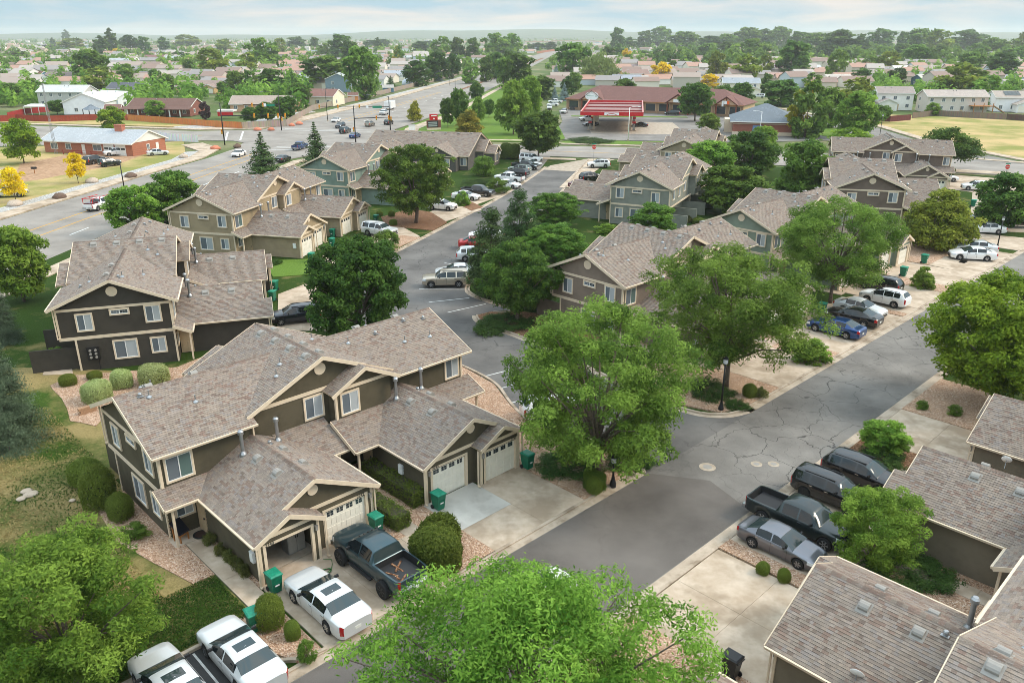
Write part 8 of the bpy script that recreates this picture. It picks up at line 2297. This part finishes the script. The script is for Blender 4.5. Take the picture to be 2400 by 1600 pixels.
# boulders along the verge
for i, (x, y, s_, c_) in enumerate(((140, 465, 1.1, 0), (36, 482, 1.3, 1), (216, 428, 1.2, 1), (307, 416, 1.1, 0), (430, 370, 1.0, 1), (505, 350, 1.2, 2), (636, 306, 1.0, 2), (604, 306, 1.1, 2), (702, 292, 1.1, 2), (684, 296, .9, 2), (668, 292, .9, 1), (556, 346, 1.0, 0))):
    rg = random.Random(i); mb = MB().lathe([(s_ * .8, -.1), (s_, .2), (s_ * .9, .6), (s_ * .5, .95), (s_ * .1, 1.05)], 9); mb.v = [(a * (1 + rg.uniform(-.18, .18)), b * (1 + rg.uniform(-.18, .18)), z * (1 + rg.uniform(-.15, .15)) * .8) for a, b, z in mb.v]; X, Y = G(x, y)
    cl = [srgb(112, 92, 80), srgb(186, 170, 154), srgb(206, 130, 104)][c_]; mb.c = [cl] * len(mb.f)
    tag(obj('boulder', mb, M['stone'], None, True), '%s boulder %s' % (['dark brown', 'pale grey', 'salmon pink'][c_], ['beside the sidewalk left of the road lamp', 'under the small yellow tree at left', 'beside the slim yellow tree', 'right of the road lamp on the verge', 'on the verge below the silver coupe', 'at the corner by the near signal mast', 'before the grey fence, middle of three', 'before the grey fence, left of three', 'before the grey fence, right of three', 'between the pink ones by the fence', 'behind the far signal mast', 'at the kerb below the near signal mast'][i]), 'boulder', 'boulders on the verges').location = (X, Y, .05)

# ---- fences: posts, rails and pickets
def fence(label, pts, h, rgb, picket=.14, gap=.006, step=2.4, name='fence', solid=False, seed=0):
    rg = random.Random(seed); P = [Vector(p) for p in pts]
    t = thing(name, label, 'fence', (0, 0, 0)); mp = MB(); base = srgb(*rgb)
    for a, b in zip(P, P[1:]):
        L = (b - a).length; d = (b - a) / L; n_ = Vector((-d.y, d.x))
        k_ = int(L / picket)
        for i in range(k_):
            u0, u1 = L * i / k_, L * (i + 1) / k_ - gap; hh = h * rg.uniform(.985, 1.012); o_ = n_ * rg.uniform(0, .012)
            c = tuple(x * rg.uniform(.82, 1.12) for x in base)
            q = [a + d * u0 + o_, a + d * u1 + o_]
            mp.quad((q[0].x, q[0].y, .03), (q[1].x, q[1].y, .03), (q[1].x, q[1].y, hh), (q[0].x, q[0].y, hh), c)
            q2 = [q[0] + n_ * .022, q[1] + n_ * .022]; mp.quad((q2[1].x, q2[1].y, .03), (q2[0].x, q2[0].y, .03), (q2[0].x, q2[0].y, hh), (q2[1].x, q2[1].y, hh), c)
            mp.quad((q[0].x, q[0].y, hh), (q[1].x, q[1].y, hh), (q2[1].x, q2[1].y, hh), (q2[0].x, q2[0].y, hh), c)
        m_ = max(1, int(L / step))
        for i in range(m_ + 1):
            e = a + d * (L * i / m_) + n_ * .09; mb = MB().box(e.x - .05, e.x + .05, e.y - .05, e.y + .05, 0, h + .05); mb.c = [tuple(x * .8 for x in base)] * len(mb.f); obj('post', mb, M['painted'], t)
        for z in (.35, h - .3):
            mb = MB().obox((a.x + n_.x * .05, a.y + n_.y * .05, z), (b.x + n_.x * .05, b.y + n_.y * .05, z), .04, .09); mb.c = [tuple(x * .85 for x in base)] * len(mb.f); obj('rail', mb, M['painted'], t)
    pk = obj('pickets', mp, M['painted'], t); pk['kind'] = 'stuff'
FL = 'long'
fence('dark red wooden fence along the cross street at the far left', [G(-60, 290), G(40, 283), G(118, 286), G(235, 282)], 1.9, (150, 62, 44), step=4, seed=1)
fence('orange wooden fence in front of the brick porch house', [G(300, 283), G(400, 290), G(500, 298), G(568, 302)], 1.9, (206, 130, 76), step=4, seed=2)
fence('red brown fence panel between the red and orange fences', [G(235, 282), G(300, 283)], 1.9, (172, 84, 54), step=4, seed=3)
fence('weathered grey wooden fence up the left side of the arterial', [G(568, 302), G(672, 296), (-72, 300), (-61.5, 367), (-42, 520), (14, 1128)], 1.9, (166, 150, 138), picket=.2, step=6, seed=4)
fence('bright red fence in front of the veranda', [G(20, 278), G(60, 268), G(118, 262)], 1.9, (160, 46, 46), step=4, seed=5)
fence('white vinyl fence beside the ranch house', [G(372, 324), G(398, 330), G(464, 334)], 1.8, (236, 236, 238), step=3, seed=6)
fence('grey wooden fence behind the dry field', [G(2138, 278), G(2190, 272), G(2258, 276), G(2358, 281)], 1.9, (128, 112, 100), step=3, seed=7)
fence('maroon fence left of the grey field fence', [G(2048, 282), G(2085, 286), G(2134, 282)], 1.8, (110, 60, 58), step=3, seed=8)
fence('dark brown fence at the right edge behind the field', [G(2358, 281), G(2440, 287)], 1.9, (92, 74, 68), step=3, seed=9)
fence('orange garden fence beside the slate blue house', [G(2144, 222), G(2172, 230)], 2.0, (196, 120, 72), step=3, seed=10)
fence('red fence before the mobile homes', [G(1552, 144), G(1622, 142)], 2.2, (140, 60, 56), step=5, seed=11)
fence('brick coloured wall fence far up the arterial', [G(1258, 126), G(1305, 119)], 3.0, (176, 120, 100), picket=.5, step=8, seed=12)

# short grass standing in the near lawns
rngG = np.random.default_rng(21)
nG = 130000
aG = rngG.uniform(-12, 12.6, nG); bG = np.where(rngG.uniform(size=nG) < .45, rngG.uniform(30.5, 37, nG), rngG.uniform(30.5, 62, nG))
mk = ~((aG > 10.1) & (bG > 34.6) & (bG < 46))
aG, bG = aG[mk], bG[mk]; XG = aG * math.sin(AA) - bG * math.cos(AA); YG = aG * math.cos(AA) + bG * math.sin(AA); nG = len(XG)
dry = .5 + .35 * np.sin(XG * .55 + 1.3 * np.sin(YG * .31)) + .3 * np.sin(YG * .72 + 1.7 * np.sin(XG * .4 + 2)) + rngG.normal(0, .22, nG) + np.clip((bG - 34.5) * .22, -.55, .12)
colG = np.where((dry > .62)[:, None], mixcol(rngG, ((.24, .18, .07), (.42, .33, .15)), nG, rngG.uniform(0, 1, nG)), mixcol(rngG, ((.02, .055, .006), (.085, .15, .022)), nG, rngG.uniform(0, 1, nG)))
NG = rngG.normal(size=(nG, 3)); NG[:, 2] = NG[:, 2] * .5 + .9; NG /= np.linalg.norm(NG, axis=1, keepdims=True)
tag(link('grass', leaf_mesh('grass', np.stack([XG, YG, .075 + rngG.uniform(0, .04, nG)], 1), NG, rngG.uniform(.05, .11, nG), .3, colG, rngG)), 'patchy short grass of the near lawn', 'grass', kind='stuff')
# ================================================================== distant trees, woods, hills, haze
make_tree('far_round', 61, 10, 4.6, .15, 'round', 70, 2600, .62, 'mid', .2, 1, 6, rc=.26, asp=.5)
make_tree('far_oval', 62, 11, 4.2, .15, 'oval', 70, 2600, .62, 'maple', .2, 1, 6, rc=.26, asp=.5)
make_tree('far_light', 63, 10, 4.4, .15, 'oval', 70, 2600, .6, 'light', .2, 1, 6, rc=.26, asp=.5)
make_tree('far_dark', 64, 10, 4.8, .15, 'round', 70, 2600, .64, 'dark', .2, 1, 6, rc=.26, asp=.5)
make_tree('far_gold', 65, 10, 4.4, .15, 'oval', 70, 2600, .6, 'yellowgreen', .2, 1, 6, rc=.26, asp=.5)
make_tree('far_yellow', 66, 8, 3.2, .15, 'oval', 60, 2000, .5, 'yellow', .14, 1, 6, rc=.26, asp=.5)
make_tree('far_purple', 67, 7, 3.6, .15, 'round', 60, 1800, .55, 'purple', .14, 1, 6, rc=.26, asp=.5)
make_tree('far_column', 68, 13, 2.2, .15, 'column', 70, 2400, .5, 'maple', .16, 1, 6, rc=.34, asp=.5)
make_tree('far_willow', 69, 9, 6.0, .4, 'dome', 90, 4200, .7, 'willow', .2, 1, 6, rc=.22, asp=.18, droop=1.2)
make_tree('far_goldside', 70, 10, 4.4, .15, 'oval', 80, 4200, .5, 'mid', .2, 1, 6, rc=.24, asp=.5, gold=3.4)
make_tree('lawn_tree', 71, 8.5, 3.8, 1.4, 'oval', 110, 8000, .34, 'light', .16, 1, 10, rc=.24, asp=.45)
make_tree('lawn_dark', 72, 8.5, 3.8, 1.6, 'round', 110, 8000, .34, 'maple', .16, 1, 10, rc=.24, asp=.45)
make_tree('lawn_yellow', 73, 7, 2.4, 1.6, 'oval', 70, 5000, .24, 'yellow', .09, 1, 14, rc=.3, asp=.45)
make_tree('lawn_lime', 74, 8, 3.4, 1.4, 'oval', 100, 7000, .3, 'lime', .12, 1, 12, rc=.26, asp=.45)
make_tree('lawn_golden', 75, 6.5, 3.0, .4, 'pyramid', 110, 8000, .28, 'gold', .14, 1, 8, rc=.28, asp=.4)
RT = 'trees across the road'
mid = [
 ('lawn_lime', 57, 384, 274, 80, 'bushy green tree on the ranch lawn'), ('lawn_yellow', 184, 430, 354, 42, 'slim bright yellow tree on the verge'), ('lawn_yellow', 38, 474, 388, 52, 'leaning yellow tree before the silver pickup at the left edge'),
 ('lawn_lime', 266, 312, 247, 62, 'lime green tree behind the ranch roof'), ('lawn_golden', 1098, 326, 250, 74, 'golden pyramid shaped tree behind the office roof'), ('lawn_tree', 1203, 316, 186, 80, 'tall light green tree on the gas station lawn'),
 ('lawn_tree', 1240, 292, 176, 62, 'tall tree just behind the light green one on the lawn'), ('lawn_dark', 1262, 374, 258, 114, 'dark spreading tree beside the collector road'), ('lawn_golden', 972, 284, 232, 40, 'small lollipop tree on the arterial verge'),
 ('lawn_dark', 1050, 300, 228, 36, 'slender dark tree beside the price sign'), ('lawn_dark', 1077, 296, 206, 46, 'taller dark tree right of the price sign'), ('lawn_tree', 1122, 290, 226, 36, 'young light tree on the station lawn'), ('lawn_dark', 1146, 276, 232, 30, 'little round dark tree on the station lawn'),
 ('lawn_dark', 1118, 240, 192, 34, 'dark tree on the arterial verge'), ('lawn_dark', 1460, 252, 183, 62, 'tree in front of the shop windows'), ('lawn_dark', 1628, 284, 192, 84, 'broad dark tree before the shops, left of three'), ('lawn_dark', 1690, 262, 198, 64, 'middle one of three trees before the shops'), ('lawn_dark', 1736, 258, 192, 54, 'right one of three trees before the shops'),
 ('lawn_tree', 1660, 312, 264, 50, 'small round tree on the shop car park island'), ('far_goldside', 1886, 322, 186, 92, 'tall tree with a yellow side left of the curving road'), ('lawn_tree', 2003, 322, 212, 94, 'bushy light green tree beside the curving road'), ('lawn_lime', 1992, 352, 298, 88, 'low lime tree in front of the brown roof'),
 ('far_round', 1940, 300, 200, 62, 'tangled tree behind the yellow sided tree'), ('far_gold', 2000, 262, 178, 84, 'olive gold tree behind the bushy light green one'), ('lawn_dark', 2060, 288, 246, 56, 'dark tree beside the maroon fence'), ('lawn_tree', 2184, 272, 240, 32, 'small tree before the large beige house'),
 ('lawn_dark', 135, 268, 234, 46, 'dark round tree at the red fence'), ('lawn_tree', 366, 274, 234, 48, 'leafy tree before the brick porch'), ('far_purple', 482, 280, 236, 26, 'small dark plum tree beside the brick house'), ('lawn_dark', 590, 290, 250, 44, 'left juniper of the dark clump behind the junction'), ('lawn_dark', 628, 288, 238, 52, 'middle juniper of the dark clump behind the junction'), ('lawn_dark', 672, 284, 224, 64, 'right juniper of the dark clump behind the junction'),
 ('lawn_dark', 705, 252, 194, 54, 'olive round tree before the cream house'), ('lawn_dark', 120, 560, 520, 10, 'x'),
]
for (k_, x, yb, yt, w_, lab) in mid:
    if lab != 'x': tree_px(k_, x, yb, yt, w_, lab, RT)
for (x, yb, yt, w_, lab) in ((1303, 188, 150, 26, 'blue spruce at the edge of the station lawn'), (1322, 236, 195, 30, 'silver blue spruce beside the shops'), (1300, 234, 200, 20, 'smaller silver blue spruce beside the shops'), (1028, 190, 159, 30, 'silver spruce behind the grey fence'), (916, 204, 178, 26, 'dark spruce behind the grey fence')):
    tree_px('spruce_blue' if 'blue' in lab or 'silver' in lab else 'spruce_b', x, yb, yt, w_, lab, RT, 'spruce_tree')
farT = [('far_round', 30, 242, 192, 64), ('far_light', 76, 234, 180, 48), ('far_round', 217, 196, 112, 82), ('far_gold', 236, 214, 154, 84), ('far_light', 302, 194, 148, 54), ('far_column', 265, 128, 59, 26), ('far_column', 240, 134, 78, 32), ('far_dark', 305, 124, 82, 48), ('far_oval', 340, 126, 84, 34), ('far_column', 157, 102, 66, 16), ('far_column', 126, 110, 86, 12), ('far_gold', 172, 118, 88, 58), ('far_yellow', 272, 128, 112, 32), ('far_oval', 386, 120, 85, 28), ('far_purple', 118, 118, 104, 42), ('far_purple', 30, 144, 120, 40), ('far_light', 48, 144, 116, 40), ('far_dark', 150, 166, 140, 66), ('far_round', 112, 158, 137, 24), ('far_lime' if False else 'far_light', 394, 210, 172, 50), ('far_round', 366, 198, 160, 28), ('far_light', 300, 218, 190, 30),
 ('far_dark', 426, 146, 122, 52), ('far_round', 446, 180, 136, 32), ('far_gold', 500, 184, 110, 70), ('far_gold', 437, 112, 80, 58), ('far_gold', 526, 122, 90, 42), ('far_light', 620, 164, 86, 76), ('far_gold', 585, 180, 120, 58), ('far_gold', 657, 130, 88, 32), ('far_oval', 694, 116, 85, 52), ('far_oval', 738, 118, 86, 22), ('far_light', 764, 134, 100, 42), ('far_oval', 802, 142, 78, 62), ('far_round', 765, 206, 128, 114), ('far_round', 556, 216, 164, 46), ('far_oval', 584, 212, 162, 24), ('far_light', 600, 214, 168, 22), ('far_oval', 642, 220, 158, 76), ('far_round', 520, 222, 190, 20), ('far_round', 445, 222, 188, 20), ('far_light', 692, 214, 170, 34),
 ('far_round', 852, 232, 104, 92), ('far_oval', 824, 160, 92, 50), ('far_column', 887, 124, 84, 18), ('far_dark', 985, 124, 97, 44), ('far_goldside', 935, 158, 105, 28), ('far_light', 1035, 142, 83, 52), ('far_oval', 1074, 146, 85, 40), ('far_oval', 1108, 146, 86, 36), ('far_light', 1165, 140, 75, 70), ('far_light', 1200, 136, 76, 56), ('far_dark', 1025, 190, 122, 64), ('far_dark', 1062, 184, 126, 42), ('far_dark', 976, 202, 142, 66), ('far_light', 1106, 196, 150, 44), ('far_oval', 1140, 192, 130, 36), ('far_oval', 1166, 186, 120, 52), ('far_oval', 1194, 182, 116, 42), ('far_oval', 1215, 210, 122, 74), ('far_round', 1180, 206, 132, 40), ('far_dark', 900, 112, 92, 36), ('far_dark', 868, 114, 94, 40), ('far_dark', 1000, 112, 96, 40),
 ('far_round', 1342, 184, 96, 84), ('far_willow', 1406, 196, 127, 110), ('far_round', 1346, 214, 168, 40), ('far_oval', 1268, 232, 176, 62), ('far_dark', 1330, 222, 178, 34), ('far_oval', 1425, 148, 108, 40), ('far_yellow', 1468, 152, 110, 22), ('far_oval', 1447, 122, 62, 38), ('far_oval', 1476, 118, 86, 30), ('far_oval', 1510, 116, 70, 42), ('far_round', 1547, 112, 60, 48), ('far_round', 1604, 120, 72, 76), ('far_purple', 1530, 112, 92, 34), ('far_yellow', 1546, 196, 140, 46), ('far_round', 1576, 172, 140, 24), ('far_light', 1512, 140, 117, 34), ('far_dark', 1262, 118, 100, 34), ('far_dark', 1290, 118, 98, 30), ('far_dark', 1240, 122, 104, 30), ('far_oval', 1450, 140, 100, 24),
 ('far_dark', 1660, 122, 84, 62), ('far_round', 1702, 120, 78, 62), ('far_round', 1752, 118, 62, 72), ('far_oval', 1790, 118, 66, 50), ('far_round', 1826, 116, 60, 60), ('far_oval', 1872, 124, 72, 60), ('far_round', 1912, 128, 75, 72), ('far_oval', 1970, 136, 67, 92), ('far_round', 1660, 138, 100, 60), ('far_oval', 1706, 140, 96, 56), ('far_light', 1766, 148, 88, 78), ('far_oval', 1857, 182, 92, 80), ('far_gold', 1744, 194, 124, 68), ('far_gold', 1792, 182, 126, 36), ('far_gold', 1678, 190, 118, 58), ('far_yellow', 1660, 206, 170, 40), ('far_light', 1958, 186, 114, 46), ('far_oval', 1882, 192, 152, 42), ('far_oval', 1796, 222, 170, 32), ('far_oval', 1830, 248, 184, 88), ('far_light', 1902, 214, 168, 46), ('far_purple', 1824, 178, 144, 26),
 ('far_oval', 2060, 124, 65, 62), ('far_dark', 2012, 130, 84, 44), ('far_oval', 2112, 126, 72, 32), ('far_round', 2150, 130, 64, 70), ('far_gold', 2195, 132, 66, 70), ('far_oval', 2256, 124, 67, 78), ('far_round', 2322, 136, 86, 56), ('far_light', 2370, 132, 90, 52), ('far_round', 2142, 160, 102, 62), ('far_gold', 2080, 172, 118, 56), ('far_gold', 2242, 226, 144, 108), ('far_round', 2272, 178, 119, 58), ('far_dark', 2340, 184, 124, 78), ('far_light', 2312, 244, 174, 82), ('far_dark', 2098, 200, 159, 50), ('far_light', 2036, 172, 130, 40), ('far_oval', 2016, 196, 158, 42), ('far_oval', 2110, 140, 100, 40), ('far_light', 2290, 140, 100, 50), ('far_light', 2395, 150, 100, 50), ('far_oval', 2200, 150, 104, 40), ('far_dark', 1975, 152, 110, 40), ('far_gold', 2395, 130, 74, 46), ('far_dark', 1935, 138, 100, 46), ('far_light', 2060, 144, 106, 40), ('far_oval', 2300, 118, 78, 40), ('far_round', 2360, 150, 112, 40)]
KIND = {'far_round': 'round green tree', 'far_oval': 'deep green tree', 'far_light': 'light green tree', 'far_dark': 'dark bushy tree', 'far_gold': 'yellow tinged tree', 'far_yellow': 'bright yellow tree', 'far_purple': 'dark purple tree', 'far_column': 'tall slim poplar', 'far_willow': 'drooping willow', 'far_goldside': 'half golden tree'}
seen = {}
for (k_, x, yb, yt, w_) in farT:
    X, Y = G(x, yb)
    hx, hy, hs, hr = min(HOUSES, key=lambda q: ((q[0] - X) / max(1, Y) * 400) ** 2 + ((q[1] - Y) * .35) ** 2)
    side = 'left of' if X < hx - 6 else ('right of' if X > hx + 6 else ('behind' if Y > hy else 'in front of'))
    lab = '%s %s the %s' % (KIND[k_], side, hs)
    lab = ' '.join(lab.split()[:15])
    n_ = seen[lab] = seen.get(lab, 0) + 1
    if n_ > 1: lab = ' '.join((('second', 'third', 'fourth', 'fifth', 'sixth', 'seventh', 'eighth', 'ninth', 'tenth')[min(n_ - 2, 8)] + ' ' + lab).split()[:16])
    tree_px(k_, x, yb, yt, w_, lab, 'trees of the neighbourhoods', rz=(x * 2.3 + yb * .7) % 6.28)

# the wooded plain towards the horizon, and town roofs too small to tell apart
rngF = np.random.default_rng(5)
def blob_field(name, n, ymin, ymax, pal, hmin, hmax, per, leaf, keep=None, seedless=None):
    u = rngF.uniform(0, 1, n); Y = ymin * (ymax / ymin) ** u; X = rngF.uniform(-.72, .72, n) * Y
    ok = np.ones(n, bool)
    # leave the arterial corridor open
    xc = -60 + .137 * (Y - 296); xc = np.where(Y > 1128, 46 + .1 * (Y - 1128), np.where(Y > 520, -15 + .1 * (Y - 520), xc + 14)); ok &= np.abs(X - xc) > 26
    if keep is not None: ok &= keep(X, Y)
    X, Y = X[ok], Y[ok]; m = len(X)
    H_ = rngF.uniform(hmin, hmax, m); R_ = H_ * rngF.uniform(.34, .6, m)
    ci = np.repeat(np.arange(m), per); k_ = len(ci)
    d = rngF.normal(size=(k_, 3)); d /= np.linalg.norm(d, axis=1, keepdims=True); d[:, 2] = np.abs(d[:, 2]) * 1.0
    r = rngF.uniform(.55, 1.0, k_)
    P = np.stack([X[ci] + d[:, 0] * R_[ci] * r, Y[ci] + d[:, 1] * R_[ci] * r, H_[ci] * .12 + d[:, 2] * H_[ci] * .88 * r * (1 + .12 * rngF.normal(size=k_))], 1)
    Nn = d + rngF.normal(size=(k_, 3)) * .4; Nn /= np.linalg.norm(Nn, axis=1, keepdims=True)
    tone = rngF.normal(.45, .25, m)
    col = mixcol(rngF, GREENS[pal], k_, tone[ci] + rngF.normal(0, .12, k_))
    me = leaf_mesh(name, P, Nn, leaf * H_[ci] / 10 * rngF.uniform(.7, 1.3, k_), .6, col, rngF)
    o_ = link(name, me); tag(o_, kind='stuff'); return o_
tag(blob_field('far_woods', 3000, 620, 5600, 'light', 5, 11, 70, 1.7), 'hazy band of distant trees along the horizon', 'woodland')
tag(blob_field('right_woods', 620, 640, 1500, 'mid', 9, 17, 140, 1.5, keep=lambda X, Y: (X > .17 * Y)), 'dense tree belt on the right below the horizon', 'woodland')
tag(blob_field('garden_trees', 1500, 300, 1100, 'light', 4, 9, 120, 1.2, keep=lambda X, Y: ((X < -.24 * Y) | (X > .42 * Y)) & (Y > 300)), 'small garden trees scattered between the distant houses', 'trees')
rm, wm = MB(), MB()
rr_ = random.Random(4)
for i in range(1500):
    Y = 430 * (3800 / 430) ** rr_.random(); X = rr_.uniform(-.7, .62) * Y
    xc = -60 + .137 * (Y - 296) if Y < 520 else (-15 + .1 * (Y - 520) if Y < 1128 else 46 + .1 * (Y - 1128))
    if abs(X - xc) < 34: continue
    w_, d_, h_ = rr_.uniform(9, 17), rr_.uniform(8, 11), rr_.choice((3, 3, 5.4)); a = rr_.uniform(-.3, .3); ca, sa = math.cos(a), math.sin(a)
    T_ = lambda x, y, z: (X + x * ca - y * sa, Y + x * sa + y * ca, z)
    wc = srgb(*rr_.choice(((232, 222, 208), (214, 200, 184), (238, 236, 232), (196, 186, 176), (206, 190, 170), (190, 200, 208)))); rc_ = srgb(*rr_.choice(((164, 148, 138), (146, 124, 114), (178, 168, 160), (150, 144, 142), (176, 140, 124))))
    x0, y0 = w_ / 2, d_ / 2; zr = h_ + y0 * .45
    for q in ([(-x0, -y0, 0), (x0, -y0, 0), (x0, -y0, h_), (-x0, -y0, h_)], [(x0, -y0, 0), (x0, y0, 0), (x0, y0, h_), (x0, 0, zr), (x0, -y0, h_)], [(-x0, y0, 0), (-x0, -y0, 0), (-x0, -y0, h_), (-x0, 0, zr), (-x0, y0, h_)], [(x0, y0, 0), (-x0, y0, 0), (-x0, y0, h_), (x0, y0, h_)]): wm.poly([T_(*p) for p in q], wc)
    for sy in (-1, 1): wm.poly([T_(*p) for p in [(-x0 - .4, sy * (y0 + .4), h_ - .1), (x0 + .4, sy * (y0 + .4), h_ - .1), (x0 + .4, 0, zr + .12), (-x0 - .4, 0, zr + .12)]][::-sy if sy < 0 else 1], rc_)
tag(obj('far_town', wm, M['painted']), 'hazy houses of the distant town below the horizon', 'town', kind='stuff')
# low hills on the horizon
hb = MB(); nx, ny = 90, 6; rh = random.Random(2); base_i = len(hb.v)
for j in range(ny + 1):
    for i in range(nx + 1):
        X = -6500 + 13000 * i / nx; Y = 5600 + 500 * j; t_ = X / 6500
        e = 26 + 34 * (.5 + .5 * math.sin(t_ * 4.2 + .9)) + 12 * math.sin(t_ * 11 + 2) + 6 * math.sin(t_ * 31)
        hb.v.append((X, Y, -.2 + e * math.sin(math.pi * min(1, j / ny * .9 + .02)) ** 1.2))
for j in range(ny):
    for i in range(nx): a = j * (nx + 1) + i; hb.f.append((a, a + 1, a + nx + 2, a + nx + 1)); hb.c.append(None)
noise_mat('hill', (.05, .075, .03), (.11, .125, .06), .012, .95, detail=8)
tag(obj('hills', hb, M['hill'], None, True), kind='structure')

# the air: one closed box of thin even haze
hz = MB().box(-9200, 9200, -320, 9700, -1.2, 90)
hm = bpy.data.materials.new('haze'); hm.use_nodes = True; hn = hm.node_tree.nodes; hn.clear()
ho = hn.new('ShaderNodeOutputMaterial'); hv = hn.new('ShaderNodeVolumePrincipled')
hv.inputs['Color'].default_value = (.93, .97, 1.0, 1); hv.inputs['Density'].default_value = 0.00013; hv.inputs['Anisotropy'].default_value = 0.2
hm.node_tree.links.new(hv.outputs[0], ho.inputs['Volume'])
tag(obj('haze', hz, hm), 'thin bluish haze over the whole place', 'haze', kind='stuff')
